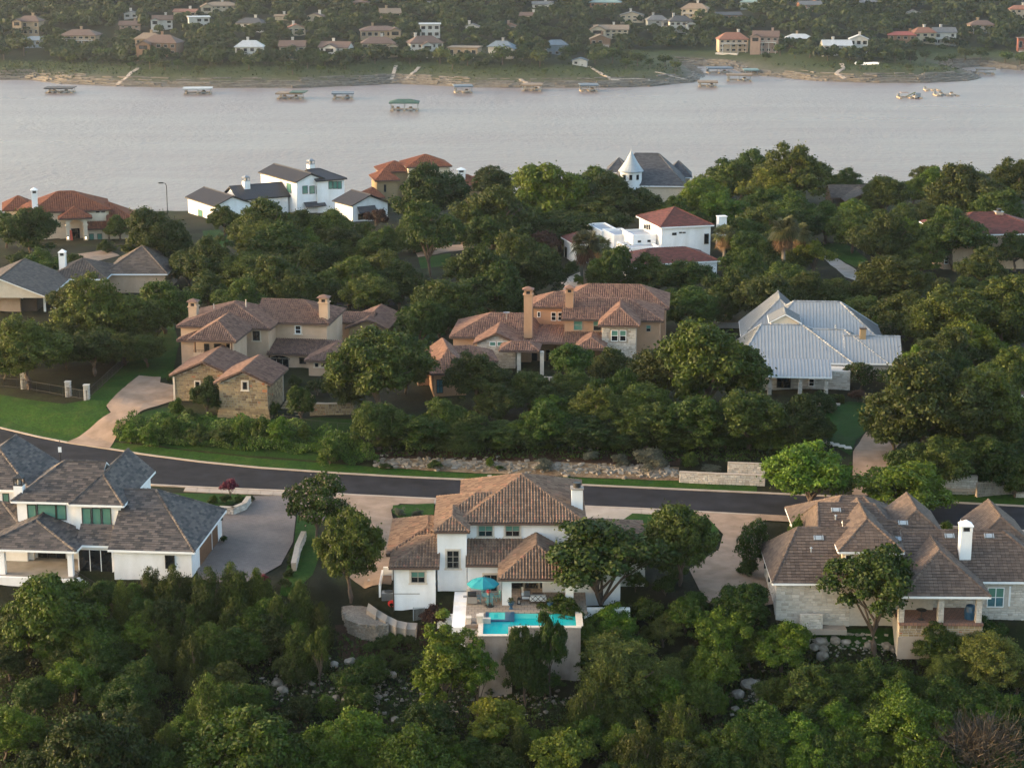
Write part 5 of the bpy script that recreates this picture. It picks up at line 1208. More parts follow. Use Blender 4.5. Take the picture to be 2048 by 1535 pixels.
xc, yc = (g['x0'] + g['x1']) / 2, g['y0'] + 6; h.roof(g['x0'] - 1.5, g['x1'] + 4.5, yc, yc + 6.5, 3.0, .45, 'hx', zb=-1)
h.win('F', g['wy'], 873, 886, 758, 786, nx=2, nz=2, fm='frame_dark', gm='glass_blue')
h.finish(); H5b = h

# ---------------------------------------------------------------- pale metal roofed house (right)
h = House('metal_roof_house', 'limestone house with pale standing seam metal roofs at right', 1540, 788, 3, -5, 'metal_pale', 'seam', 'mortar_white', 'fascia_white')
x0, x1, yp = h.rect(1500, 1664.5, 753, 2.9, 1600); t = h.run(x1 - 3, yp, 2.9, .32, 718); po = h.roof(x0, x1, yp, yp + t, 2.9, .32, 'shed', wall=False)
p = h.P(1707, 727, 2.9); x1, y0 = p.x, p.y; x0 = h.X(1478, y0, 2.9); t = h.run(h.X(1600, y0, 3), y0, 2.9, .6, 650); zr = 2.9 + .6 * t
a = h.roof(x0, x1, y0, y0 + 2 * t, 2.9, .6, 'hx', rl=h.X(1523, y0 + t, zr) - x0, rf=x1 - h.X(1606, y0 + t, zr), zb=-1)
p = h.P(1776, 727, 2.9); x1, y0 = p.x, p.y; x0 = h.X(1590, y0, 2.9); t = h.run(h.X(1680, y0, 3), y0, 2.9, .6, 658.5); zr = 2.9 + .6 * t
b = h.roof(x0, x1, y0 + .1, y0 + 2 * t, 2.9, .6, 'hx', rl=0, rf=x1 - h.X(1688, y0 + t, zr), zb=-1)
p = h.P(1806, 728, 2.9); x1, y0 = p.x, p.y; x0 = h.X(1690, y0, 2.9); t = h.run(x1 - 2, y0, 2.9, .6, 672)
c = h.roof(x0, x1, y0 + .1, y0 + 2 * t, 2.9, .6, 'hx', rl=0, rf=0, zb=-1)
yd = a['y0'] + 9.5; td = 6.5; zr = zpx(h, yd + td, 1630, 603); xa, xb = h.X(1588, yd + td, zr), h.X(1680, yd + td, zr)
d = h.roof(xa - 5.0, xb + 6.0, yd, yd + 2 * td, 3.3, (zr - 3.3) / td, 'hx', rl=5, rf=6, zb=-1)
yy = yd + 8; zr = zpx(h, yy, 1560, 601); xm = h.X(1560, yy, zr); h.roof(xm - 5.5, xm + 5.5, yy - 4, yy + 7, 3.2, (zr - 3.2) / 5.5, 'hy', rl=5, rf=0, zb=-1)
yy = yd - 1.0; zr = zpx(h, yy, 1571, 628); xm = h.X(1571, yy, zr); h.roof(xm - 2.2, xm + 2.2, yy, yy + 5, zr - 1.2, .545, 'hy', rl=0, rf=0, zb=2, wm='stucco_cream', ov=.3)
yb_ = po['y0'] + 3.4
h.wallbox(h.X(1520, yb_, 1), h.X(1700, yb_, 1), yb_, yb_ + 3, -1, 2.9, 'mortar_white')
mb = MB(); ashlar(mb, (h.X(1520, yb_, 1), yb_ - .001, 0), (1, 0, 0), h.X(1700, yb_, 1) - h.X(1520, yb_, 1), 2.8, AR, row=(.18, .34), bl=(.3, .8)); tag(h.part('stonework', mb, M['stone_white']), kind='stuff')
for px_ in (1539, 1600, 1652):
    mb = MB(); xx = h.X(px_, yp + .7, 1); mb.box(xx - .26, xx + .26, yp + .45, yp + .97, -.8, 2.75); ashlar(mb, (xx - .26, yp + .449, -.5), (1, 0, 0), .52, 3.2, AR); h.part('porch_pillar', mb, M['stone_white'])
mb = MB(); mb.box(h.X(1532, yp + .3, 0), h.X(1660, yp + .3, 0), yp + .3, yb_, -.8, 0); h.part('porch_floor', mb, M['concrete'])
h.win('F', yb_ - .06, 1553, 1582, 752, 775, nx=2, nz=2, fm='frame_dark', name='front_door')
h.win('F', yb_ - .06, 1617, 1629, 757, 772, nx=1, nz=2, fm='frame_white')
yy = b['y0'] + 4.2; h.chimney(h.X(1725, yy, 5), yy, .8, .8, 3.5, zpx(h, yy, 1725, 657), m='stone_buff', kind='plain', capm='wood_dark')
for px_, py_ in ((1671, 656),): v = h.F(b['y0'] + 4, px_, py_); mb = MB(); mb.tube([v, v + Vector((0, 0, .5))], .08, 6); h.part('vent_pipe', mb, M['galv'])
h.finish(); H6 = h
mb = MB(); mb.box(-2.6, 2.6, -.6, .6, 0, .75); hedge = None

# ---------------------------------------------------------------- white house with flat roofs and maroon hips
h = House('parapet_house', 'white stucco house with flat parapet roofs and maroon hip roofs among palms', 1320, 500, 3, 15, 'tile_maroon', 'flat_far', 'stucco_white', 'fascia_white')
p = h.P(1320, 455, 6.5); x0, y0 = p.x, p.y; x1 = h.X(1428, y0, 6.5); y1 = h.P(1266.5, 432, 6.5).y
m_ = h.roof(x0, x1, y0, y1, 6.5, .36, 'hx', rl=(y1 - y0) / 2 * .9, rf=(y1 - y0) / 2 * .9, zb=-1)
for u0, u1, v0, v1 in ((1344, 1353, 465, 470.5), (1358, 1364, 463.5, 466.5), (1365, 1371, 463.5, 466.5), (1408, 1417.5, 467, 488)): h.win('F', m_['wy'], u0, u1, v0, v1, nx=1, fm='frame_dark')
for u0, u1 in ((1289, 1292), (1293.5, 1296.5), (1298, 1301)): h.win('L', m_['wx0'], u0, u1, 450, 458, nx=1, fm='frame_dark')
x0, x1, yf = h.rect(1262, 1441, 526, 3.0, 1350); t = h.run(0, yf, 3.0, .36, 492)
fr_ = h.roof(x0, x1, yf, yf + 2 * t, 3.0, .36, 'hx', zb=-1)
def parapet(pxa, pxb, pyf, ztop, depth, zb=-1):
    a_ = h.P(pxa, pyf, ztop); xa = a_.x; xb = h.X(pxb, a_.y, ztop); ya = a_.y
    mb = MB(); mb.box(xa, xb, ya, ya + depth, zb, ztop - .35)
    for q in ((xa, xb, ya, ya + .25), (xa, xb, ya + depth - .25, ya + depth), (xa, xa + .25, ya + .251, ya + depth - .251), (xb - .25, xb, ya + .251, ya + depth - .251)): mb.box(*q, ztop - .349, ztop)
    h.part('wall', mb, M['stucco_white']); h.rects.append((xa, xb, ya, ya + depth))
    mb = MB(); mb.box(xa + .252, xb - .252, ya + .252, ya + depth - .252, ztop - .345, ztop - .28); h.part('flat_roof', mb, M['membrane']); return xa, xb, ya
parapet(1258, 1320, 496, 3.5, 7)
xa, xb, ya = parapet(1266, 1312, 470, 5.0, 6); h.win_m('F', ya, xa + .9, xa + 1.5, 3.6, 4.0, 1, 1, fm='frame_dark'); h.win_m('F', ya, xb - 1.6, xb - 1.0, 3.6, 4.0, 1, 1, fm='frame_dark')
parapet(1228, 1268, 470, 4.2, 7); parapet(1203, 1240, 462, 4.0, 9); parapet(1330, 1396, 482, 3.6, 3)
p = h.P(1148, 489, 3.0); x0, y0 = p.x, p.y; lw = h.roof(x0, h.X(1195, y0, 3), y0, h.P(1117, 474, 3.0).y, 3.0, .36, 'hx', zb=-1.2)
h.win('L', lw['wx0'], 1130, 1134, 495, 514, nx=1, fm='frame_dark')
yy = m_['y0'] + 3.0; h.chimney(h.X(1443, yy, 6), yy, 1.5, 1.2, 2, zpx(h, yy, 1443, 433), kind='plain')
h.finish(); H7 = h

# ---------------------------------------------------------------- red barrel tile house (left, at the lake edge)
h = House('red_tile_house', 'cream house with red barrel tiles and a tall arched entry at the lake edge', 160, 499, 2, 14, 'tile_red', 'barrel_far', 'stucco_cream')
x0, x1, y0 = h.rect(60, 222, 421, 5.9, 190); t = h.run(0, y0, 5.9, .42, 382); zr = 5.9 + .42 * t
U = h.roof(x0, x1, y0, y0 + 2 * t, 5.9, .42, 'hx', rl=t * .8, rf=t, zb=-1)
x0, x1, yr = h.rect(214, 281, 447, 3.6, 236); t = h.run(x0 + 2, yr, 3.6, .45, 404); h.roof(x0, x1, yr, yr + 2 * t, 3.6, .45, 'hx', rl=0, rf=t * .8, zb=-1)
x0, x1, yl = h.rect(36, 118, 432, 3.6, 100); t = h.run(x0 + 2, yl, 3.6, .42, 399); h.roof(x0, x1, yl, yl + 2 * t, 3.6, .42, 'hx', zb=-1)
x0, x1, yl2 = h.rect(5, 70, 420, 3.6, 40); h.roof(x0, x1, yl2, yl2 + 10, 3.6, .42, 'hx', zb=-1)
x0, x1, yp = h.rect(117, 184, 437, 5.0, 150); rl = (x1 - x0) / 2; pt_ = h.roof(x0, x1, yp, yp + 7, 5.0, (zpx(h, yp + rl, 142, 415) - 5.0) / rl, 'hy', rl=rl, rf=0, wall=False)
for u0, u1 in ((133, 140), (168, 176)):
    mb = MB(); xa, xb = h.X(u0, yp + .5, 1), h.X(u1, yp + .5, 1); mb.box(xa, xb, yp + .4, yp + 1.0, -.8, 4.2); mb.box(xa - .15, xb + .15, yp + .3, yp + 1.1, 3.5, 3.75); mb.box(xa - .15, xb + .15, yp + .3, yp + 1.1, -.8, .2); h.part('portico_column', mb, M['stucco_cream'])
mb = MB(); xa, xb = h.X(133, yp + .5, 1), h.X(176, yp + .5, 1); n = 10
for k in range(n):
    w0_, w1_ = math.pi * k / n, math.pi * (k + 1) / n; c_ = (xa + xb) / 2; r_ = (xb - xa) / 2 - .6
    zA, zB = 3.75 + .9 * math.sin(w0_), 3.75 + .9 * math.sin(w1_); uA, uB = c_ + r_ * math.cos(w0_), c_ + r_ * math.cos(w1_)
    i_ = len(mb.v); mb.v += [(uA, yp + .4, zA), (uB, yp + .4, zB), (uB, yp + .4, 5.0), (uA, yp + .4, 5.0), (uA, yp + .9, zA), (uB, yp + .9, zB), (uB, yp + .9, 5.0), (uA, yp + .9, 5.0)]
    for q in ((0, 1, 2, 3), (7, 6, 5, 4), (0, 4, 5, 1)): mb.f.append(tuple(i_ + z for z in q)); mb.m.append(0); mb.t.append(.5)
mb.box(xa, xa + .6, yp + .4, yp + .9, 4.2, 5.0); mb.box(xb - .6, xb, yp + .4, yp + .9, 4.2, 5.0); h.part('arch', mb, M['stucco_cream'])
h.wallbox(h.X(120, yp + 3, 1), h.X(215, yp + 3, 1), yp + 3.2, yp + 7, -1, 5.4)
h.win_m('F', yp + 3.2, (xa + xb) / 2 - 1.0, (xa + xb) / 2 + .6, -.1, 2.6, 2, 1, fm='frame_dark', name='entry_door')
mb = MB(); mb.beam((xa + 1.0, yp + .2, -.4), (xa + .8, yp + 1.2, 2.6), .55, .06); h.part('red_panel', mb, M['orange_red'])
for u_ in (136, 171.5):
    v = h.F(yp + .3, u_, 474); mb = MB(); mb.box(v.x - .12, v.x + .12, v.y - .12, v.y + .05, v.z - .25, v.z + .25); h.part('wall_lantern', mb, M['black'])
h.wallbox(h.X(176, yp + 1, 1), h.X(217, yp + 1, 1), yp + 1.5, yp + 4, -1, 2.6)
x0_, x1_ = h.X(170, yp + 1, 2.7), h.X(222, yp + 1, 2.7); h.roof(x0_, x1_, yp + .9, yp + 4.5, 2.7, .45, 'shed', wall=False)
for u0, u1 in ((179, 187.5), (195.5, 204)): h.win('F', yp + 1.5, u0, u1, 467, 491, nx=1, fm='frame_dark', gm='glass_green')
for u0, u1 in ((191, 200), (202, 211.5)): h.win('F', U['wy'], u0, u1, 421.5, 437, nx=1, fm='frame_white')
yy = U['y0'] + 2; h.chimney(h.X(70, yy, 7), yy, 1.1, 1.1, 5.5, zpx(h, yy, 70, 386), m='stucco_white', kind='hat')
h.finish(); H8 = h
M['lamp_glow'] = mat_plain('lit_lamp_glass', (0.8, 0.6, 0.3), 0.4, 0.02)
_b = M['lamp_glow'].node_tree.nodes['Principled BSDF']; _b.inputs['Emission Color'].default_value = (1, .72, .35, 1); _b.inputs['Emission Strength'].default_value = 4.0
for u_ in (136, 171.5):
    v = h.F(yp + .17, u_, 475); mb = MB(); mb.box(v.x - .08, v.x + .08, v.y - .06, v.y, v.z - .18, v.z + .1); h.part('lamp_glass', mb, M['lamp_glow'])

# ---------------------------------------------------------------- grey roofed house, far left
h = House('gabled_house', 'low house with weathered grey tile gables and covered porch at the left edge', 97, 640, 3, 0, 'tile_grey', 'flat_far', 'stucco_tan', 'fascia_white')
p = h.P(97, 595, 3.3); x1, y0 = p.x, p.y
a = h.roof(x1 - 15, x1, y0, y0 + 17, 3.3, .40, 'hy', rl=0, rf=0, wall=False)
h.wallbox(x1 - 14, x1 - 2.6, y0 + 3, y0 + 16, -1, 3.2, 'wood_dark')
mb = MB(); xm = x1 - 7.5; mb.poly([(x1 - 14.8, y0 + .3, 3.2), (x1 - .3, y0 + .3, 3.2), (xm, y0 + .3, 6.1)]); h.part('gable', mb, M['stucco_cream'])
for u_ in (88, 107):
    v = h.P(u_, 590 if u_ == 88 else 583, 3.1); mb = MB(); mb.box(v.x - .15, v.x + .15, v.y - .1, v.y + .2, -1, 3.1); h.part('porch_post', mb, M['paint_white'])
p2 = h.P(50, 590, 2.9); h.roof(p2.x - 12, p2.x, p2.y - 2, p2.y + 5, 2.9, .4, 'hy', rl=0, rf=0, zb=-1)
x0, x1_, yb = h.rect(95, 212, 558, 3.4, 150); t = h.run(x0 + 3, yb, 3.4, .4, 517); h.roof(x0, x1_, yb, yb + 2 * t, 3.4, .4, 'hx', st='barrel_far', zb=-1)
yy = yb + t * .9; h.chimney(h.X(125, yy, 6), yy, 1.05, 1.05, 4, zpx(h, yy, 125, 511), m='stucco_white', kind='hat')
x0, x1_, yb = h.rect(205, 335, 548, 3.4, 270); t = h.run((x0 + x1_) / 2, yb, 3.4, .5, 492); h.roof(x0, x1_, yb, yb + 2 * t, 3.4, .5, 'hx', rl=t * .85, rf=t * .8, zb=-1)
h.finish(); H9 = h

# ---------------------------------------------------------------- white modern house with charcoal roofs
h = House('modern_farmhouse', 'white modern two-storey house with charcoal metal roofs at the lake edge', 591, 440, 2, 32, 'metal_dark', 'seam', 'stucco_white', 'black')
p = h.P(591, 365, 6.4); x0, y0 = p.x, p.y; x1 = h.X(656, y0, 6.4); y1 = h.P(506, 345, 6.4).y
T = h.roof(x0, x1, y0, y1, 6.4, .42, 'hy', rl=0, rf=0, zb=-1)
for u0, u1 in ((605, 615), (619, 629), (632, 641.5)): h.win('F', T['wy'], u0, u1, 371, 388, nx=1, fm='frame_dark', gm='glass_green')
h.win('L', T['wx0'], 574, 582.5, 368, 384, nx=1, fm='frame_dark', gm='glass_green')
q = h.P(694, 357, 6.4); x1b = q.x; yq = q.y; h2 = h.roof(x1 - 3, x1b, yq, yq + 9, 6.4, .42, 'hx', rl=0, rf=4.2, zb=-1)
for u0, u1 in ((657, 665), (666, 674), (675, 683)): h.win('F', h2['wy'], u0, u1, 362, 378, nx=1, fm='frame_dark', gm='glass_green')
v = h.F(yq + 4.5, 628, 333); h.chimney(v.x, yq + 6, 1.3, 1.3, 6.5, v.z + .3, kind='lantern', capm='grey_metal')
q = h.P(703, 412, 3.2); xg, yg = q.x, q.y; xg1 = h.X(781, yg, 3.2); yk_ = h.P(660, 403, 3.2).y
g = h.roof(xg, xg1, yg, yk_ + 1, 3.2, .42, 'hy', rl=0, rf=0, zb=-1)
mb = MB(); a_, b_ = h.F(g['wy'], 714, 425), h.F(g['wy'], 750, 410); mb.poly([(a_.x, g['wy'] - 1.0, a_.z), (b_.x, g['wy'] - 1.0, a_.z), (b_.x, g['wy'] - .01, b_.z), (a_.x, g['wy'] - .01, b_.z)]); mb.box(a_.x, b_.x, g['wy'] - 1.02, g['wy'] - .95, a_.z - .1, a_.z - .002); h.part('awning', mb, M['metal_dark'])
h.win('F', g['wy'], 716, 736, 426, 440, nx=2, fm='frame_dark', name='garage_door')
mb = MB(); a_, b_ = h.F(T['wy'], 607, 413), h.F(T['wy'], 648, 401); mb.poly([(a_.x, T['wy'] - 1.2, a_.z), (b_.x, T['wy'] - 1.2, a_.z), (b_.x, T['wy'] - .01, b_.z), (a_.x, T['wy'] - .01, b_.z)]); mb.box(a_.x, b_.x, T['wy'] - 1.22, T['wy'] - 1.15, a_.z - .12, a_.z - .002); h.part('awning', mb, M['metal_dark'])
p = h.P(429, 413, 3.2); x0, y0 = p.x, p.y; y1 = h.P(368, 394, 3.2).y
l1 = h.roof(x0, x0 + 8.5, y0, y1, 3.2, .42, 'hy', rl=0, rf=0, zb=-1.5)
h.win('L', l1['wx0'], 397, 405, 421, 437, nx=1, fm='frame_dark', gm='glass_green')
q = h.P(505, 399, 3.2); x0, y0 = q.x, q.y; l2 = h.roof(x0 - 3, x0 + 9, y0 + .5, y0 + 9, 3.2, .55, 'hx', rl=0, rf=0, zb=-1)
yy = l2['y0'] + 3.6; h.chimney(h.X(492, yy, 6), yy, 1.3, 1.3, 3.5, zpx(h, yy, 492, 362), kind='lantern', capm='grey_metal')
h.finish(); H10 = h

# ---------------------------------------------------------------- red tile villa behind oaks
h = House('lakeside_villa', 'tan stone villa with stacked red tile roofs half hidden by oaks', 775, 410, 1, 12, 'tile_red', 'barrel_far', 'stone_buff')
x0, x1, y0 = h.rect(750, 800, 361, 5.6, 780); a = h.roof(x0, x1, y0, y0 + 9, 5.6, .4, 'hx', zb=-1)
h.win('F', a['wy'], 768, 772, 369, 384, nx=1, fm='frame_dark'); h.win('F', a['wy'], 776, 781, 403, 412, nx=1, fm='frame_dark')
x0, x1, y0 = h.rect(760, 830, 344, 6.5, 790); h.roof(x0, x1, y0, y0 + 9, 6.5, .4, 'hx', zb=-1)
x0, x1, y0 = h.rect(813, 904, 334, 7.6, 850); h.roof(x0, x1, y0, y0 + 10, 7.6, .42, 'hx', zb=-1, wm='stucco_cream')
x0, x1, y0 = h.rect(908, 975, 372, 3.6, 940); h.roof(x0, x1, y0, y0 + 9, 3.6, .42, 'hx', zb=-1)
x0, x1, y0 = h.rect(955, 1032, 367, 3.6, 1000); h.roof(x0, x1, y0, y0 + 10, 3.6, .42, 'hx', zb=-1)
x0, x1, y0 = h.rect(730, 770, 396, 3.0, 750); h.roof(x0, x1, y0, y0 + 8, 3.0, .42, 'hx', zb=-1)
yy = y0 + 12; v = h.F(yy, 922, 340); h.chimney(v.x, yy, 1.7, 1.3, 1, v.z - .5, m='stucco_white', kind='hat')
h.finish(); H11 = h

# ---------------------------------------------------------------- turret house
h = House('turret_house', 'grey shingled house with a conical metal turret at the water edge', 1300, 392, 1, -4, 'slate_blue', 'slate', 'stucco_cream', 'fascia_white')
x0, x1, y0 = h.rect(1228, 1372, 372, 4.0, 1300); t = h.run(0, y0, 4.0, .75, 307); zr = 4 + .75 * t
a = h.roof(x0, x1, y0, y0 + 2 * t, 4.0, .75, 'hx', rl=t * .55, rf=t * .75, zb=-1)
x0, x1, y1_ = h.rect(1330, 1384, 355, 4.0, 1360); h.roof(x0, x1, y1_, y1_ + 8, 4.0, .8, 'hx', zb=-1)
x0, x1, y2_ = h.rect(1213, 1262, 345, 4.0, 1240); h.roof(x0, x1, y2_, y2_ + 8, 4.0, .7, 'hx', zb=-1)
v = h.F(a['y0'] + 1.5, 1262, 341); mb = MB(); mb.lathe([(2.35, -6), (2.35, 0)], v, 18); h.part('turret_wall', mb, M['stucco_white'], True)
mb = MB(); mb.lathe([(2.75, -.15), (2.75, 0), (2.0, 1.0), (1.2, 2.2), (.5, 3.5), (.05, 4.4), (.04, 5.1), (.005, 5.2)], v, 24); h.part('turret_roof', mb, M['galv'])
for aa in (-2.2, -1.57, -.9):
    mb = MB(); c_ = Vector((v.x + 2.37 * math.cos(aa), v.y + 2.37 * math.sin(aa), v.z - 1.2)); mb.obox(c_, .32, .06, .55, aa + math.pi / 2); h.part('window', mb, M['glass'])
x0, x1, yd = h.rect(1314, 1345, 337, 6.4); dm = h.roof(x0, x1, yd, yd + 6, 6.4, .8, 'hy', rl=1.6, rf=0, zb=3.5, ov=.25)
for u0, u1 in ((1325, 1330), (1331.5, 1336.5)): h.win('F', yd + .25, u0, u1, 339, 347, nx=1, fm='frame_white')
h.finish(); H12 = h

h = House('brown_gable_house', 'low dark brown gabled house with pale chimney behind trees at right', 1710, 408, 1, 0, 'tile_grey', 'flat_far', 'wood_dark')
x0, x1, y0 = h.rect(1662, 1748, 396, 3.2, 1700); h.roof(x0, x1, y0, y0 + 11, 3.2, .35, 'hx', rl=0, rf=0, zb=-1)
x0, x1, y0 = h.rect(1690, 1775, 403, 3.2, 1730); g = h.roof(x0, x1, y0, y0 + 9, 3.2, .42, 'hy', rl=0, rf=0, zb=-1)
yy = y0 + 4; h.chimney(h.X(1763, yy, 5), yy, 2.2, 1.2, 2, zpx(h, yy, 1763, 369), m='stucco_cream', kind='pot', capm='galv')
h.finish(); H13 = h
h = House('russet_roof_house', 'pale two-storey house with russet hip roof among oaks at the right edge', 1890, 532, 2.5, 5, 'tile_maroon', 'flat_far', 'stucco_tan', 'fascia_white')
p = h.P(1893, 470, 6.2); x0, y0 = p.x, p.y; a = h.roof(x0 - .5, x0 + 19, y0, y0 + 15, 6.2, .36, 'hx', zb=-1)
h.win('F', a['wy'], 1888, 1895, 474, 494, nx=1, nz=2, fm='frame_white'); h.win('F', a['wy'], 1888, 1897, 514, 528, nx=1, nz=2, fm='frame_white')
h.win('F', a['wy'], 1903, 1908, 478, 494, nx=1, fm='frame_white')
mb = MB(); v = h.F(a['wy'] - 2, 1912, 545); mb.box(v.x - .5, v.x + .5, v.y - .5, v.y + .5, v.z - 1.5, v.z + .8); h.part('stone_pier', mb, M['stone_buff'])
yy = a['y0'] + 7; h.chimney(h.X(1997, yy, 8), yy, 1.3, 1.2, 6, zpx(h, yy, 1997, 424), kind='pot', capm='galv')
h.finish(); H14 = h
# corner of a pale house at the right edge
h = House('pale_house', 'pale house corner with white fascia at the right frame edge', 2040, 822, 3, 0, 'tile_grey', 'flat_far', 'stucco_cream', 'fascia_white')
x0, x1, y0 = h.rect(2029, 2200, 790, 3.0); h.roof(x0, x1, y0, y0 + 10, 3.0, .45, 'hx', zb=-1); h.finish()

# ---------------------------------------------------------------- street furniture and oddments
sl_ = empty('street_lamp', at(337, 470, 2.0)); tag(sl_, 'tall street lamp with a single arm against the lake', 'street lamp')
zt = 10.2
mb = MB(); mb.tube([(0, 0, 0), (0, 0, zt - .6), (-.15, 0, zt - .1), (-.6, 0, zt)], [.11, .08, .07, .05], 8); mb.build('pole', M['frame_dark'], sl_)
mb = MB(); mb.box(-1.5, -.6, -.18, .18, zt - .1, zt + .14); mb.build('lamp_head', M['frame_dark'], sl_)
sg = empty('street_sign', hit(121, 921)); tag(sg, 'black street sign post beside the road above the slate roof', 'sign')
mb = MB(); mb.tube([(0, 0, 0), (0, 0, 2.6)], .05, 6); mb.build('post', M['black'], sg)
mb = MB(); mb.box(-.2, .2, -.06, -.03, 1.1, 1.75); mb.build('sign_plate', M['paint_white'], sg)
for a, b, l in ((926, 489, 'brick gate pier topped with a lamp beside the tan lane'), (813, 472, 'brick gate pier half hidden by trees left of the tan lane')):
    g_ = empty('gate_pier', hit(a, b)); tag(g_, l, 'pier', 'brick gate piers at the tan lane')
    mb = MB(); mb.box(-.4, .4, -.4, .4, -.3, 1.7); mb.build('pier', M['stone_buff'], g_)
    mb = MB(); mb.box(-.46, .46, -.46, .46, 1.701, 1.8); mb.build('cap', M['trim_cream'], g_)
    mb = MB(); mb.lathe([(.08, 1.8), (.14, 2.0), (.02, 2.15)], n=8); mb.build('lamp', M['black'], g_)
small('utility_box', 'small white utility box on the left lawn', 'utility box', 172, 829, 1.0, [('casing', (lambda m: (m.box(-.15, .15, -.15, .15, -.2, .5), m)[1])(MB()), 'paint_white')])
small('marker_post', 'thin pale marker post on the left lawn', 'post', 194, 822, 1.2, [('post', (lambda m: (m.box(-.06, .06, -.06, .06, -.2, .9), m)[1])(MB()), 'galv')])
def car(name, label, px, py, z, rz, paint):
    r = empty(name, at(px, py, z), rz); tag(r, label, 'car')
    pr = [(-2.3, .35), (-2.3, .85), (-1.6, 1.0), (-1.0, 1.55), (1.2, 1.6), (2.0, 1.05), (2.35, .9), (2.35, .35)]
    mb = MB(); L_ = [(x, -.9, z) for x, z in pr]; R_ = [(x, .9, z) for x, z in pr]; mb.poly(L_); mb.poly(R_[::-1])
    for k in range(len(pr)): q = (k + 1) % len(pr); mb.poly([L_[k], R_[k], R_[q], L_[q]])
    mb.build('body', paint, r)
    for s_ in (-1, 1):
        mb = MB(); mb.poly([(-1.4, s_ * .905, 1.03), (1.7, s_ * .905, 1.1), (1.15, s_ * .905, 1.52), (-.95, s_ * .905, 1.48)]); mb.build('side_window', M['glass'], r)
        for x_ in (-1.45, 1.45): mb = MB(); mb.tube([(x_, s_ * .7, .34), (x_, s_ * .93, .34)], .34, 14); mb.build('wheel', M['black'], r)
    mb = MB(); mb.poly([(1.25, -.8, 1.57), (1.25, .8, 1.57), (1.97, .8, 1.10), (1.97, -.8, 1.10)]); mb.build('windscreen', M['glass'], r)
car('parked_car', 'black car parked under the big oak at right', 1582, 432, 1.9, 1.2, M['black'])
car('parked_car', 'pale vehicle half hidden by oaks at the right edge', 2032, 770, 3.1, .3, M['galv'])
# gate goal frames behind the metal roofed house
for a, l in ((1427, 'left green framed net on the lawn behind the metal roofed house'), (1452, 'right green framed net on the lawn behind the metal roofed house')):
    mb = MB(); mb.box(-.8, -.75, -.03, .03, 0, .95); mb.box(.75, .8, -.03, .03, 0, .95); mb.box(-.75, .75, -.03, .03, .9, .95); mb.box(-.75, .75, -.02, .02, 0, .05)
    n_ = MB()
    for k in range(9): n_.box(-.72 + .17 * k, -.71 + .17 * k, .03, .04, .05, .9)
    r = empty('goal_net', hit(a, 636)); tag(r, l, 'goal', 'green framed nets'); mb.build('frame', M['galv'], r); n_.build('net', M['glass_green'], r)
mb = MB(); mb.box(-3.2, 3.2, -.4, .4, -.4, .75)
tag(mb.build('stone_bench', M['conc_grey'], None, hit(1440, 655)), 'long low stone wall behind the metal roofed house', 'wall')
# pool glimpsed behind the oaks at the orange villa
pp = empty('swimming_pool', at(1180, 775, 3.9)); tag(pp, 'pool terrace glimpsed through oaks below the orange villa', 'pool')
mb = MB(); mb.box(-6, 6, -2, 6, -.9, 0.05); mb.build('terrace', M['deck_tile'], pp)
mb = MB(); mb.poly([(-4, -1.2, .06), (3, -1.2, .06), (4, 1.6, .06), (-3.5, 1.6, .06)]); mb.build('water', M['pool_water'], pp)
# white slabs path at metal house
st = empty('stepping_path', hit(1655, 886)); tag(st, 'white stone stepping path crossing the shaded lawn', 'path')
for k in range(5):
    p = hit(1648 + k * 12, 884 + k * 3); mb = MB(); mb.box(-.45, .42, -.45, .45, -.1, .14); mb.build('slab', M['stone_white'], st, p - st.location)
# ---------------------------------------------------------------- vegetation
M['leaf_oak'] = mat_leaf('live_oak_leaf', (0.01252, 0.02315, 0.002758), (0.0595, 0.09263, 0.01041))
M['leaf_dark'] = mat_leaf('dark_green_leaf', (0.007516, 0.02058, 0.002145), (0.03882, 0.07547, 0.006127))
M['leaf_bright'] = mat_leaf('bright_green_leaf', (0.01628, 0.0386, 0.002451), (0.07829, 0.1415, 0.008577))
M['leaf_cedar'] = mat_leaf('juniper_leaf', (0.01252, 0.02315, 0.003064), (0.05637, 0.09005, 0.01103))
M['leaf_olive'] = mat_leaf('grey_olive_leaf', (0.02381, 0.036, 0.006127), (0.09395, 0.1286, 0.02298))
M['leaf_yellow'] = mat_leaf('yellow_green_leaf', (0.02966, 0.04491, 0.003064), (0.1318, 0.1634, 0.01225))
M['leaf_red'] = mat_leaf('reddish_leaf', (0.01984, 0.01091, 0.006944), (0.0744, 0.0372, 0.02232))
M['leaf_crimson'] = mat_leaf('crimson_blossom', (0.064, 0.00768, 0.01024), (0.1536, 0.0256, 0.0288))
M['leaf_ivy'] = mat_leaf('trailing_ivy_leaf', (0.0154, 0.0345, 0.005), (0.0825, 0.1437, 0.016))
M['leaf_sage'] = mat_leaf('sage_leaf', (0.0384, 0.048, 0.0352), (0.1088, 0.1216, 0.0896))
M['leaf_tan'] = mat_leaf('dry_twig', (0.02688, 0.02112, 0.01382), (0.0768, 0.06144, 0.04032), trans=0.05)
M['blossom'] = mat_leaf('pinkish_white_blossom', (0.1664, 0.1088, 0.0832), (0.32, 0.256, 0.2112))
M['palm_green'] = mat_leaf('palm_frond', (0.032, 0.0384, 0.01152), (0.1088, 0.1152, 0.0384))
M['palm_dry'] = mat_leaf('dry_palm_frond', (0.096, 0.0544, 0.0224), (0.2304, 0.1408, 0.064), trans=0.15)

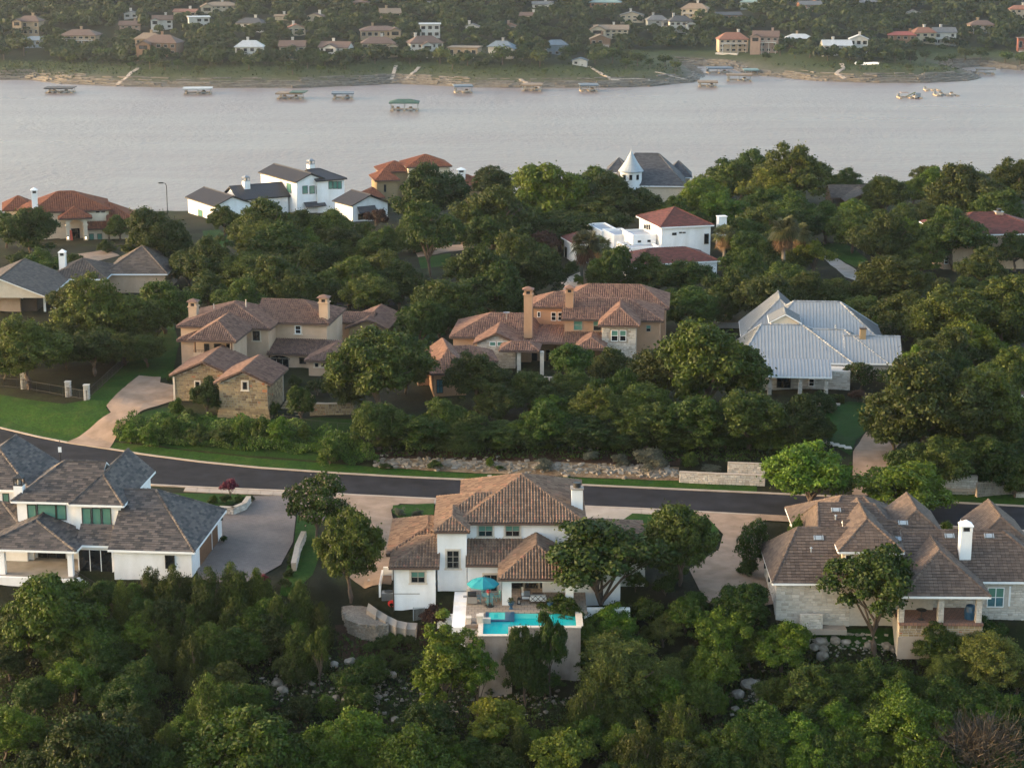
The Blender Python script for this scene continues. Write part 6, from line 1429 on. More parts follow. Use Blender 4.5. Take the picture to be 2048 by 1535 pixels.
def quad_mesh(name, P, T, mats, mi=None):
    """P: (n,4,3) corners, T: (n,) tint"""
    n = len(P); me = bpy.data.meshes.new(name)
    me.vertices.add(n * 4); me.vertices.foreach_set('co', P.astype(np.float32).ravel())
    me.loops.add(n * 4); me.loops.foreach_set('vertex_index', np.arange(n * 4, dtype=np.int32))
    me.polygons.add(n); me.polygons.foreach_set('loop_start', np.arange(0, n * 4, 4, dtype=np.int32)); me.polygons.foreach_set('loop_total', np.full(n, 4, np.int32))
    for m in mats: me.materials.append(m)
    if mi is not None: me.polygons.foreach_set('material_index', mi.astype(np.int32))
    me.update(calc_edges=True)
    a = me.attributes.new('tint', 'FLOAT', 'FACE'); a.data.foreach_set('value', T.astype(np.float32))
    return me

def leaf_quads(rs, C, Nn, size, aspect=0.6, droop=0.0, up=0.0):
    """diamond leaf sprays at points C facing roughly Nn"""
    n = len(C)
    R = rs.normal(size=(n, 3)); Nn = Nn / (np.linalg.norm(Nn, axis=1, keepdims=True) + 1e-9)
    A = R - Nn * np.sum(R * Nn, 1, keepdims=True)
    A[:, 2] += up; A /= np.linalg.norm(A, axis=1, keepdims=True) + 1e-9
    B = np.cross(Nn, A); s = (size * rs.uniform(0.6, 1.3, n))[:, None]
    return np.stack([C - A * s, C + B * s * aspect, C + A * s, C - B * s * aspect], 1)

def lobes_round(rs, n, rx, rz, cz, lr, low=-0.35):
    """small clumps on the surface of a few uneven sub-crowns"""
    B, L = [], []
    nb = 8
    for k in range(nb):
        a = 6.283 * (k + rs.uniform(-.35, .35)) / (nb - 2) if k < nb - 2 else rs.uniform(0, 6.28)
        if k < nb - 2: e_, q = rs.uniform(max(low, -.5), .35), rs.uniform(.42, .62)
        else: e_, q = rs.uniform(.5, 1.2), rs.uniform(.3, .55)
        B.append((np.array([math.cos(a) * math.cos(e_) * rx * q, math.sin(a) * math.cos(e_) * rx * q, cz + math.sin(e_) * rz * q * 1.25]), rs.uniform(.36, .52)))
    B.append((np.array([0, 0, cz]), .55))
    while len(L) < n:
        c, r = B[rs.randint(len(B))]; d = rs.normal(size=3); d /= np.linalg.norm(d)
        if d[2] < low: continue
        p = c + d * r * np.array([rx, rx, rz * 1.05]) * rs.uniform(.75, 1.0); L.append((p, rs.uniform(*lr)))
    return L

def crown(name, seed, lobes, count, leaf, mats, aspect=0.6, zsq=0.85, jit=0.55, up=0.0, tips=0.0, inner=0.5):
    rs = np.random.RandomState(seed)
    c = np.array([l[0] for l in lobes]); r = np.array([l[1] for l in lobes]); w = r ** 2; w /= w.sum()
    li = rs.choice(len(lobes), size=int(count * 1.7), p=w)
    D = rs.normal(size=(len(li), 3)); D /= np.linalg.norm(D, axis=1, keepdims=True)
    D[:, 2] = np.where(D[:, 2] < -0.3, -D[:, 2] * .6, D[:, 2])
    rad = r[li] * np.where(rs.rand(len(li)) < .8, rs.uniform(.82, 1.08, len(li)), rs.uniform(.3, .9, len(li)))
    P = c[li] + D * rad[:, None] * np.array([1, 1, zsq])
    fz = rs.rand(len(P)) < .22; P[fz] += rs.normal(size=(int(fz.sum()), 3)) * leaf * 1.6
    # drop leaves buried inside other clumps
    keep = np.ones(len(P), bool)
    for k in range(len(lobes)):
        q = (P - c[k]) / np.array([1, 1, zsq]); keep &= ~((np.linalg.norm(q, axis=1) < r[k] * inner) & (li != k))
    P, D, li = P[keep][:count], D[keep][:count], li[keep][:count]
    Nn = D + rs.normal(size=D.shape) * jit
    Q = leaf_quads(rs, P, Nn, leaf, aspect, up=up)
    lt = rs.uniform(.25, .75, len(lobes))
    T = np.clip(lt[li] * .4 + rs.uniform(0, .75, len(P)), 0, 1)
    mi = None
    if tips > 0: mi = ((rs.rand(len(P)) < tips) & (D[:, 2] > .1)).astype(int)
    return quad_mesh(name, Q, T, mats, mi)

def trunk(name, seed, h, r0, limbs, spread, mat, top=None, lean=0.08, fork=0.45):
    rr = random.Random(seed); mb = MB()
    p = Vector((0, 0, -.25)); pts = [p]; rad = [r0 * 1.5]
    n = 5; dx, dy = rr.uniform(-lean, lean), rr.uniform(-lean, lean)
    for k in range(1, n + 1):
        f = k / n; pts.append(Vector((dx * f + rr.uniform(-.03, .03), dy * f + rr.uniform(-.03, .03), h * f))); rad.append(r0 * (1.15 - .6 * f))
    mb.tube(pts, rad, 7)
    for k in range(limbs):
        f = rr.uniform(fork, 1.0); b = pts[0].lerp(pts[-1], f); b = pts[max(1, min(n, int(f * n)))]
        a = 6.283 * (k + rr.random()) / limbs; s = spread * rr.uniform(.6, 1.0); z = h + (top - h) * rr.uniform(.3, .8)
        m = Vector((b.x + math.cos(a) * s * .45, b.y + math.sin(a) * s * .45, b.z + (z - b.z) * .6)); e = Vector((b.x + math.cos(a) * s, b.y + math.sin(a) * s, z))
        mb.tube([b, m, e], [r0 * .55, r0 * .38, r0 * .12], 5)
        for q in range(2):
            a2 = a + rr.uniform(-.9, .9); e2 = m + Vector((math.cos(a2) * s * .5, math.sin(a2) * s * .5, (z - b.z) * rr.uniform(.3, .7))); mb.tube([m, e2], [r0 * .25, r0 * .07], 4)
    return mb.mesh(name, mat)

PROTO = {}
def proto(sp, variants, k): PROTO[sp] = dict(v=variants, k=k)
def rsn(s): return np.random.RandomState(s)
def fam(sp, seeds, n, rx, rz, cz, lr, count, leaf, mats, k, th, tr0, limbs, low=-.35, aspect=.6, bark='bark', jit=.55, tips=0, up=0.0, inner=.5):
    V = []
    for s in seeds:
        L = lobes_round(rsn(s), n, rx, rz, cz, lr, low)
        # irregular outline: squash, notch
        q = rsn(s + 99); ax = q.uniform(.85, 1.1, 3)
        L = [(l[0] * np.array([ax[0], ax[1], 1]) , l[1]) for l in L]
        V.append((crown(sp + '_crown', s, L, count, leaf, mats, aspect, jit=jit, tips=tips, up=up, inner=inner), trunk(sp + '_trunk', s, th, tr0, limbs, rx * .7, M[bark], top=cz + rz * .5)))
    proto(sp, V, k)
fam('oak', (1, 2, 3), 230, .98, .80, .84, (.07, .165), 30000, 0.029, [M['leaf_oak']], .82, .55, .06, 6, low=-.75)
fam('dark', (11, 12, 13), 210, .98, .84, .86, (.08, .18), 29000, 0.031, [M['leaf_dark']], .85, .55, .06, 6, low=-.75)
fam('bright', (21, 22, 23), 170, .98, .84, .88, (.09, .20), 26000, 0.034, [M['leaf_bright']], .86, .55, .06, 6, low=-.7)
fam('olive', (31, 32), 220, .98, .80, .84, (.07, .16), 26000, 0.031, [M['leaf_olive']], .82, .55, .055, 7, low=-.7, aspect=.34, jit=.9)
fam('yellow', (41,), 80, .98, .7, .95, (.11, .22), 14000, 0.04, [M['leaf_yellow']], .82, .6, .06, 5)
fam('myrtle', (51, 52), 90, .98, .82, .90, (.13, .25), 15000, .04, [M['leaf_dark'], M['blossom']], .87, .45, .04, 6, tips=.12, low=-.75)
fam('redtree', (55,), 26, .95, .7, 1.1, (.18, .32), 4000, .07, [M['leaf_crimson']], .95, .7, .05, 5)
fam('redbush', (57,), 30, .95, .7, .8, (.16, .32), 6500, .055, [M['leaf_red']], .78, .3, .04, 5)
fam('bush', (61, 62), 60, .95, .8, .62, (.12, .24), 8000, 0.05, [M['leaf_dark']], .72, .2, .04, 5, low=-.7)
fam('bushy', (65,), 60, .95, .8, .62, (.12, .24), 8000, 0.05, [M['leaf_bright']], .72, .2, .04, 5, low=-.7)
fam('sage', (67,), 30, .95, .7, .6, (.18, .34), 5000, .055, [M['leaf_sage']], .7, .2, .03, 4, low=-.7, aspect=.35)
fam('thin', (71, 72), 60, .95, .85, 1.2, (.12, .24), 15000, .036, [M['leaf_dark']], 1.05, .9, .045, 7)
fam('elm', (75, 76), 80, .9, 1.45, 1.75, (.12, .24), 16000, 0.042, [M['leaf_bright']], 1.58, 1.0, .05, 7, low=-.85)
# junipers: several upright plumes
def cedar(seed, sp, k=1.2):
    rs = rsn(seed); L = []
    for p in range(7):
        a = rs.uniform(0, 6.28); d = rs.uniform(0, .62) if p else 0.0; hh = (2.3 - d * 1.3) * rs.uniform(.8, 1.05)
        for q in range(9):
            f = (q + .5) / 9; rr = (.34 - .22 * f) * rs.uniform(.75, 1.2)
            L.append((np.array([math.cos(a) * d * (1 - .1 * f) + rs.normal() * .05, math.sin(a) * d * (1 - .1 * f) + rs.normal() * .05, .18 + f * (hh - .25)]), rr))
    c = crown(sp + '_crown', seed, L, 17000, .05, [M['leaf_cedar']], .28, zsq=1.35, jit=.45, up=1.6, inner=.45)
    return (c, trunk(sp + '_trunk', seed, 1.2, .05, 5, .4, M['bark'], top=1.7))
proto('cedar', [cedar(s, 'cedar') for s in (81, 82, 83)], 1.17)
# Italian cypress
rs = rsn(90); L = [(np.array([rs.normal() * .12, rs.normal() * .12, .6 + q * .42]), .75 - .028 * q) for q in range(22)]
proto('cypress', [(crown('cypress_crown', 90, L, 4500, .14, [M['leaf_dark']], .3, zsq=1.2, up=1.5, inner=.3), trunk('cypress_trunk', 90, 2, .1, 2, .2, M['bark'], top=3))], 4.9)
# bare grey brush
rs = rsn(95); n = 5200; b0 = np.stack([rs.normal(size=n) * .42, rs.normal(size=n) * .42, rs.uniform(.1, 1.15, n)], 1)
dd = np.stack([b0[:, 0] * 1.1 + rs.normal(size=n) * .6, b0[:, 1] * 1.1 + rs.normal(size=n) * .6, rs.uniform(.3, 1.4, n)], 1); dd /= np.linalg.norm(dd, axis=1, keepdims=True)
ln = rs.uniform(.08, .3, n)[:, None]; sd = np.cross(dd, rs.normal(size=(n, 3))); sd /= np.linalg.norm(sd, axis=1, keepdims=True)
Q = np.stack([b0 - sd * .006, b0 + sd * .006, b0 + dd * ln + sd * .003, b0 + dd * ln - sd * .003], 1)
proto('brush', [(quad_mesh('brush_crown', Q, rs.uniform(0, 1, n), [M['leaf_tan']]), trunk('brush_trunk', 95, .5, .03, 9, .8, M['bark_pale'], top=1.0))], .68)
# fan palm
def palm(seed):
    rs = rsn(seed); Qs, Ts, Ms = [], [], []
    for k in range(110):
        dry = k < 46; a = rs.uniform(0, 6.28); e = rs.uniform(-1.35, -.5) if dry else rs.uniform(-.45, 1.3)
        d = np.array([math.cos(a) * math.cos(e), math.sin(a) * math.cos(e), math.sin(e)])
        s_ = np.array([-math.sin(a), math.cos(a), 0]); u_ = np.cross(s_, d)
        o = np.array([0, 0, 2.55 if not dry else rs.uniform(2.2, 2.5)]); st_ = rs.uniform(.25, .5) if not dry else rs.uniform(.1, .25); fl = rs.uniform(.45, .65)
        b = o + d * st_
        for w in np.linspace(-1.3, 1.3, 12):
            q = d * math.cos(w) + s_ * math.sin(w); tip = b + q * fl * rs.uniform(.85, 1.1) + np.array([0, 0, -.16 - .12 * abs(w)]); sid = np.cross(q, u_); sid /= np.linalg.norm(sid) + 1e-9
            Qs.append([b, b + q * fl * .55 + sid * .03, tip, b + q * fl * .55 - sid * .03]); Ts.append(rs.uniform(0, 1)); Ms.append(1 if dry else 0)
    me = quad_mesh('palm_crown', np.array(Qs), np.array(Ts), [M['palm_green'], M['palm_dry']], np.array(Ms))
    mb = MB(); mb.tube([(0, 0, -.3), (.03, 0, 1.0), (-.02, .03, 1.8), (0, 0, 2.5)], [.15, .11, .10, .12], 9); return (me, mb.mesh('palm_trunk', M['bark_pale']))
proto('palm', [palm(5), palm(6)], 1.75)

SPN = {'oak': ('live_oak', 'grey-green live oak', 'tree'), 'dark': ('oak_tree', 'dark green oak', 'tree'), 'bright': ('broadleaf_tree', 'bright green broadleaf tree', 'tree'), 'olive': ('brush_oak', 'pale olive wispy tree', 'tree'),
       'yellow': ('golden_tree', 'yellow-green tree', 'tree'), 'myrtle': ('crape_myrtle', 'flowering crape myrtle', 'tree'), 'redtree': ('red_tree', 'small crimson tree', 'tree'), 'redbush': ('russet_shrub', 'russet leaved shrub', 'shrub'),
       'bush': ('shrub', 'dark green rounded shrub', 'shrub'), 'bushy': ('green_shrub', 'light green bushy shrub', 'shrub'), 'sage': ('sage_shrub', 'silvery sage shrub', 'shrub'), 'thin': ('open_oak', 'thin open-crowned oak', 'tree'),
       'elm': ('elm_tree', 'tall yellowish-green elm', 'tree'), 'cedar': ('juniper_tree', 'upright olive-green juniper', 'tree'), 'cypress': ('cypress_tree', 'slender dark cypress', 'tree'), 'brush': ('dry_brush', 'leafless tan brush', 'shrub'), 'palm': ('fan_palm', 'shaggy fan palm', 'palm')}
ORD = ['first', 'second', 'third', 'fourth', 'fifth', 'sixth', 'seventh', 'eighth', 'ninth', 'tenth', 'eleventh', 'twelfth', 'thirteenth', 'fourteenth', 'fifteenth', 'sixteenth', 'seventeenth', 'eighteenth', 'nineteenth', 'twentieth'] + ['twenty-' + w for w in ('first', 'second', 'third', 'fourth', 'fifth', 'sixth', 'seventh', 'eighth', 'ninth')] + ['thirtieth'] + [a + '-' + w for a in ('thirty', 'forty', 'fifty', 'sixty') for w in ('first', 'second', 'third', 'fourth', 'fifth', 'sixth', 'seventh', 'eighth', 'ninth', 'tenth')]
TR = random.Random(77); TREES = []
def solve_tree(cx, top, w, k):
    lo, hi = 128.0, 500.0
    def f(y):
        x = (cx - CX) / FPX * (y * CP + 60 * SP); z = terr(x, y)
        for _ in range(2):
            d = proj(x, y, z)[2]; x = (cx - CX) / FPX * d; z = terr(x, y)
        r = w / 2 * d / FPX
        return proj(x, y, z + 2 * r * k)[1] - top, x, z, r
    for _ in range(40):
        m = (lo + hi) / 2
        if f(m)[0] > 0: lo = m
        else: hi = m
    _, x, z, r = f(lo); return Vector((x, lo, z)), r
def blocked(p, r):
    for hs in HOUSES:
        l = hs.l(p)
        for (a, b, c, d) in hs.rects:
            if a - .6 < l.x < b + .6 and c - .6 < l.y < d + .6: return hs
    return None
def plant_at(sp, p, r, h, label=None, group=None, zoff=0.0):
    v = PROTO[sp]['v']; c, t = v[TR.randrange(len(v))]; nm, _, cat = SPN[sp]
    o = empty(nm, (p.x, p.y, p.z + zoff), TR.uniform(0, 6.28)); k0 = PROTO[sp]['k']
    w_ = 1.1 if sp in ('oak', 'dark', 'bright', 'olive', 'yellow') else (1.2 if sp == 'cedar' else 1.0); o.scale = (r * w_, r * w_, h / (2 * k0)); link('crown', c, o); link('trunk', t, o)
    tag(o, label, cat, group); TREES.append(o); return o
def zone(phrase, group, items, low=None):
    """items: (cx, top, w, species[, base_py | ('k', ratio)])"""
    its = sorted(items, key=lambda i: i[0]); cnt = {}
    n_sp = {}
    for it in its: n_sp[it[3]] = n_sp.get(it[3], 0) + 1
    for it in its:
        cx, top, w, sp = it[:4]; k = PROTO[sp]['k']
        if len(it) > 4 and not isinstance(it[4], tuple):
            p = hit(cx, it[4]); d = proj(*p)[2]; r = w / 2 * d / FPX
            lo, hi = .3, 40.0
            for _ in range(40):
                m = (lo + hi) / 2
                if proj(p.x, p.y, p.z + m)[1] > top: lo = m
                else: hi = m
            h = lo
        else:
            if len(it) > 4: k = it[4][1]
            p, r = solve_tree(cx, top, w, k); h = 2 * r * k
            if low and proj(*p)[1] > low:                       # keep the trunk up the bank, clear of the verge
                p = hit(cx, low); r = w / 2 * proj(*p)[2] / FPX; lo, hi = .5, 40.0
                for _ in range(30):
                    m = (lo + hi) / 2
                    if proj(p.x, p.y, p.z + m)[1] > top: lo = m
                    else: hi = m
                h = lo
            for _ in range(25):
                hs = blocked(p, r)
                if not hs: break
                # step towards the camera until clear of the house, keeping the crown top on its pixel
                p = Vector((p.x * (p.y - .6) / p.y, p.y - .6, 0)); p.z = terr(p.x, p.y)
                lo, hi = .5, 40.0
                for _ in range(30):
                    m = (lo + hi) / 2
                    if proj(p.x, p.y, p.z + m)[1] > top: lo = m
                    else: hi = m
                h = lo
        i = cnt.get(sp, 0); cnt[sp] = i + 1
        lab = SPN[sp][1] + ' ' + phrase
        if n_sp[sp] > 1: lab += ', %s from left' % ORD[i]
        plant_at(sp, p, r, h * TR.uniform(.99, 1.02), lab, group)

zone('on the slope at bottom left', 'trees on the near slope', [
 (110,1150,200,'bright'),(205,1158,78,'dark'),(262,1165,70,'bright'),(160,1190,80,'dark'),(60,1226,80,'dark'),(165,1222,80,'bright'),(215,1240,80,'dark'),(250,1155,90,'cedar'),(300,1128,85,'cedar'),(350,1120,95,'cedar'),(420,1130,105,'cedar'),(470,1118,110,'cedar'),
 (300,1192,95,'cedar'),(385,1200,95,'cedar'),(470,1186,105,'cedar'),(110,1262,85,'bright'),(20,1292,85,'dark'),(150,1312,115,'bright'),(70,1352,100,'dark'),(215,1318,70,'bright'),(275,1320,110,'dark'),(385,1268,100,'cedar'),
 (425,1335,145,'cedar'),(180,1420,235,'dark'),(10,1450,90,'bright'),(340,1440,110,'cedar'),(230,1290,90,'dark'),(20,1210,90,'bright'),(430,1240,100,'cedar'),(330,1250,80,'cedar')])
zone('on the wooded slope below the grass strip', 'trees on the near slope', [
 (520,1130,95,'cedar'),(560,1180,105,'cedar'),(600,1150,110,'cedar'),(645,1195,90,'cedar'),(540,1235,110,'dark'),(600,1240,110,'cedar'),(505,1260,90,'dark'),(640,1250,58,'thin',1380),(590,1300,90,'dark')])
zone('on the rocky slope left of the pool wall', 'shrubs on the rocky slope', [
 (760,1270,42,'bush'),(790,1264,46,'bush'),(818,1268,42,'bush'),(776,1294,40,'bush'),(802,1308,46,'bush'),(757,1310,36,'bush'),(738,1284,32,'bush'),(700,1330,92,'bush'),(742,1308,84,'bush'),(720,1370,80,'bush'),(840,1330,40,'bush'),
 (600,1385,80,'bush'),(650,1390,60,'bushy'),(690,1400,50,'bush'),(870,1207,62,'redbush',1262),(520,1370,80,'bush'),(980,1372,26,'bush')])
zone('beside the tall plastered pool wall', 'trees at the pool wall', [
 (890,1237,150,'elm',1436),(955,1280,85,'elm',1440),(1050,1257,98,'dark',1412),(1100,1217,72,'thin',1404),(1150,1238,84,'dark'),(1205,1225,90,'dark')])
zone('along the bottom edge of the picture', 'trees on the near slope', [
 (490,1412,245,'bright'),(700,1412,170,'bright'),(720,1475,140,'bright'),(835,1460,185,'bright'),(655,1512,125,'bright'),(990,1396,135,'yellow'),(850,1400,130,'dark'),(1130,1462,155,'yellow'),(1225,1520,110,'dark'),(1350,1497,150,'oak'),(1445,1522,120,'bright'),
 (1590,1432,125,'bright'),(1680,1462,115,'bright'),(1810,1390,175,'bright'),(1955,1440,210,'brush'),(1850,1485,140,'bright'),(1900,1490,120,'dark'),(2020,1500,120,'bright'),(60,1500,120,'dark'),(940,1470,100,'dark'),(1040,1440,90,'cedar'),(1760,1480,90,'bright'),(1530,1490,110,'dark'),(2030,1400,90,'dark'),(330,1500,130,'dark'),(580,1470,90,'dark'),(1000,1500,110,'dark')])
zone('on the wooded slope right of the pool', 'trees on the near slope', [
 (1165,1290,70,'dark'),(1180,1350,115,'cedar'),(1250,1270,205,'olive'),(1325,1228,85,'olive'),(1440,1215,125,'bright'),(1500,1262,95,'bright'),(1425,1300,120,'bright'),(1480,1165,125,'dark'),(1360,1380,115,'cedar'),(1280,1430,145,'cedar'),(1430,1385,60,'bright'),(1480,1440,120,'dark'),(1340,1310,110,'olive'),
 (1560,1242,125,'bright'),(1620,1315,155,'oak'),(1720,1318,135,'dark'),(1740,1402,115,'dark'),(1880,1242,120,'dark'),(1900,1300,110,'olive'),(1990,1262,165,'olive'),(1900,1352,130,'dark'),(1965,1228,95,'dark'),(2030,1310,110,'olive'),(1980,1370,110,'dark'),(1800,1330,120,'dark'),(1660,1400,110,'dark'),(1390,1180,60,'bush'),(1240,1200,70,'bush'),(1300,1190,80,'bush'),(1090,1340,80,'bush'),(1550,1350,90,'dark'),(1230,1380,100,'dark')])
zone('in the gardens of the near houses', 'garden trees of the near houses', [
 (634,947,142,'myrtle',1078),(702,1008,142,'oak',1206),(1196,1033,305,'thin',1242),(1360,997,165,'oak',1172),(1500,1035,76,'myrtle',1150),(1493,1112,52,'bush'),(1748,1085,235,'thin',1302),(460,960,38,'redtree',996),(790,1265,20,'bush')][:8])
zone('beside the near driveways', 'small shrubs at the driveways', [(450,988,26,'bush'),(478,988,26,'bush'),(425,988,26,'bush'),(500,988,20,'bush'),(588,1098,22,'bush'),(584,1116,24,'bush'),(578,1135,26,'bush'),(570,1155,28,'bush'),(522,1148,34,'redtree'),(800,1012,30,'sage'),(835,1016,26,'sage'),(447,1070,16,'bush'),(1330,1150,60,'bush'),(1355,1130,46,'bush'),(1590,1040,60,'bushy'),(1890,1043,44,'bushy'),(2040,1062,30,'redbush'),(1270,1140,50,'bush')])
zone('at the roadside right of centre', 'roadside trees', [(1612,888,198,'bright',1030),(1806,917,192,'bright',1038)])
zone('on the bank above the street', 'trees above the street', [
 (762,650,225,'oak'),(812,705,105,'oak'),(700,735,110,'oak'),(955,708,140,'oak'),(890,800,100,'oak'),(1140,680,115,'thin'),(1060,735,115,'oak'),(1420,640,235,'dark'),(1320,690,150,'oak'),(1290,762,130,'oak'),(1200,772,130,'oak'),(1085,800,115,'dark'),(945,815,145,'cedar'),(830,825,150,'dark'),(1010,845,120,'dark'),
 (1160,832,150,'dark'),(1290,805,145,'dark'),(1400,790,160,'dark'),(1500,778,160,'dark'),(1585,795,135,'dark'),(1640,830,66,'oak'),(760,800,130,'dark'),(890,845,120,'cedar'),(1070,850,110,'dark'),(1230,850,120,'dark'),(1350,850,120,'dark'),(1450,860,110,'dark'),(1540,850,110,'dark'),(1230,690,110,'oak'),(1000,760,110,'oak'),(1130,745,100,'oak'),(1165,738,100,'oak'),(1235,742,110,'dark'),(1105,770,90,'dark'),(1480,710,110,'dark')], low=898)
zone('at the foot of the bank above the street', 'shrubs above the street', [(1086,916,48,'sage'),(1182,897,34,'sage'),(1300,893,74,'sage'),(770,925,30,'bush'),(980,915,24,'bushy'),(870,920,34,'bush'),(1240,905,40,'sage'),(1420,930,50,'sage'),(1000,930,24,'bush'),(1380,905,40,'bushy'),(660,880,70,'bushy'),(1900,930,60,'bush'),(1980,980,30,'bushy')], low=938)
zone('in the planting around the stone villa', 'shrubs around the stone villa', [(603,770,64,'dark',845),(415,756,68,'dark',832),(355,800,46,'bushy'),(375,815,40,'bush'),(340,835,62,'bushy'),(300,850,60,'bushy'),(262,852,50,'bushy'),(482,842,62,'bushy'),(520,835,70,'bushy'),(560,838,70,'bushy'),(610,852,44,'bushy'),(590,750,30,'bush'),(635,755,50,'bush'),(345,740,30,'bush'),(550,800,26,'bush'),(445,850,60,'bush'),(395,850,56,'bush')])
zone('in the grove right of the metal roofed house', 'oaks in the right grove', [
 (1850,722,245,'oak'),(1955,740,205,'oak'),(1790,805,140,'oak'),(1930,640,125,'yellow'),(2010,700,120,'oak'),(1890,870,150,'oak'),(2020,858,100,'dark'),(1975,870,125,'dark'),(1890,660,130,'oak'),(1985,800,130,'oak'),(1830,880,120,'dark'),(1720,720,70,'myrtle'),(1790,725,70,'myrtle'),(1775,645,60,'myrtle',690),(1715,775,40,'redbush'),(1650,782,60,'bush'),(1900,600,110,'bright'),(1822,690,70,'bright',770),(1745,632,60,'bright',680),(2030,930,80,'dark'),(1750,850,30,'bush')])
zone('in the left grove behind the limestone pillars', 'oaks in the left grove', [(60,640,172,'oak'),(190,652,125,'oak'),(10,690,90,'oak'),(120,635,110,'oak'),(200,560,182,'oak'),(330,552,145,'oak'),(285,592,125,'oak'),(240,605,120,'oak'),(140,565,90,'oak'),(250,660,90,'oak')])
zone('beside the red tile house at far left', 'trees at the red tile house', [(60,412,125,'dark'),(15,420,90,'dark'),(320,416,165,'dark'),(95,498,90,'dark'),(40,500,60,'bush'),(215,478,40,'bush'),(150,505,40,'bush'),(240,430,60,'dark')])
zone('in the grove below the modern house', 'oaks in the middle grove', [(450,412,74,'oak'),(540,390,155,'oak'),(600,412,115,'oak'),(662,420,105,'bright'),(690,452,90,'dark'),(420,480,140,'oak'),(485,500,125,'oak'),(560,502,150,'oak'),(640,482,110,'dark'),(700,505,140,'oak'),(755,455,105,'dark'),(762,492,130,'oak'),(600,545,110,'oak'),(800,528,110,'dark'),(752,415,58,'redbush'),(520,440,120,'oak'),(690,308,16,'cypress'),(703,316,13,'cypress'),(718,358,60,'redbush'),(480,560,110,'oak'),(420,545,100,'dark'),(380,500,90,'dark'),(560,445,120,'dark'),(650,560,90,'oak'),(740,545,120,'oak')])
zone('in the central grove above the orange villa', 'oaks in the central grove', [
 (862,325,155,'dark'),(800,336,46,'cedar'),(860,405,145,'thin'),(980,362,185,'oak'),(1100,322,175,'bright'),(990,331,95,'dark'),(945,336,42,'dark'),(1185,398,170,'oak',482),(1120,420,130,'dark',505),(1232,352,145,'oak'),(1200,330,95,'dark'),(965,432,110,'dark'),(830,405,85,'cedar'),(1040,468,155,'oak'),(960,490,145,'dark'),(895,550,150,'oak'),(990,528,150,'dark'),(840,600,115,'dark'),(1070,500,115,'dark'),(1165,370,40,'yellow'),(1290,375,90,'oak'),(880,590,110,'dark'),(1085,455,80,'redbush'),(1060,415,100,'dark'),(1150,345,90,'dark'),(1010,560,110,'dark'),(780,380,60,'dark')])
zone('around the white parapet house', 'trees around the white parapet house', [(1220,492,112,'dark',600),(1310,508,120,'dark',598),(1370,518,130,'dark',600),(1330,582,90,'dark'),(1390,575,110,'dark'),(1455,540,120,'dark'),(1485,500,100,'dark'),(1525,540,145,'oak'),(1570,520,110,'oak'),(1170,454,78,'palm',588),(1200,466,62,'palm',560),(1447,444,62,'palm',540),(1565,424,78,'palm',560),(1598,440,60,'palm',550),(1140,520,40,'bush'),(1160,548,30,'bush'),(1500,460,100,'dark'),(1430,580,90,'oak')])
zone('on the wooded ridge at upper right', 'oaks on the upper right ridge', [
 (1400,352,105,'bright'),(1450,320,120,'dark'),(1485,300,125,'dark'),(1585,294,165,'oak'),(1530,340,115,'yellow'),(1682,336,84,'dark'),(1770,346,110,'oak'),(1866,336,84,'bright'),(1930,318,175,'oak'),(2025,322,135,'oak'),(1990,372,130,'oak'),(1905,402,145,'oak'),(1705,410,115,'dark'),(1650,405,100,'dark'),(1762,430,140,'oak'),(1808,420,90,'dark'),(1785,500,155,'oak'),(1840,470,100,'oak'),(1752,525,120,'oak'),(1625,480,90,'yellow'),(1605,545,110,'oak'),(1660,560,120,'oak',628),(1722,588,110,'oak',655),(1800,575,130,'oak',675),(1905,565,185,'oak'),(1995,560,185,'oak'),(1850,610,120,'oak'),(1450,380,110,'bright'),(1520,400,130,'oak'),(1590,390,120,'dark'),(1380,420,80,'dark'),(1480,430,100,'dark'),(1840,400,100,'oak'),(1950,440,60,'oak'),(2030,470,90,'oak'),(1960,500,110,'oak'),(1600,575,90,'dark',630),(1345,395,70,'oak'),(1560,470,70,'dark')])

_r = random.Random(12); _fill = []
_no = [(560, 1240, 960, 1440), (930, 1200, 1165, 1420), (1530, 1120, 1880, 1340), (660, 1100, 1000, 1260), (0, 1100, 180, 1160), (1370, 1100, 1540, 1190)]
while len(_fill) < 80:
    a, b, w_ = _r.uniform(0, 2048), _r.uniform(1190, 1500), _r.uniform(75, 125)
    if any(p < a < r_ and q < b < s_ for p, q, r_, s_ in _no) or any(abs(a - f[0]) < 36 and abs(b - f[1]) < 30 for f in _fill): continue
    _fill.append((a, b, w_, _r.choice(['bright', 'bright', 'dark', 'bright', 'oak', 'dark'])))
zone('in the understorey of the near slope', 'understorey of the near slope', _fill)
_box = [(340, 575, 795, 840), (838, 560, 1340, 760), (1470, 590, 1815, 830), (1110, 405, 1460, 605), (0, 365, 285, 512), (0, 485, 335, 640), (360, 318, 790, 445), (740, 310, 1035, 385), (1205, 295, 1390, 395), (1650, 350, 1785, 395), (1870, 410, 2048, 545), (0, 740, 360, 900), (400, 455, 470, 500), (830, 470, 910, 545), (1630, 480, 1740, 570), (1690, 800, 1780, 1000), (940, 580, 1060, 640), (800, 620, 900, 690), (780, 470, 960, 515), (120, 490, 250, 530)]
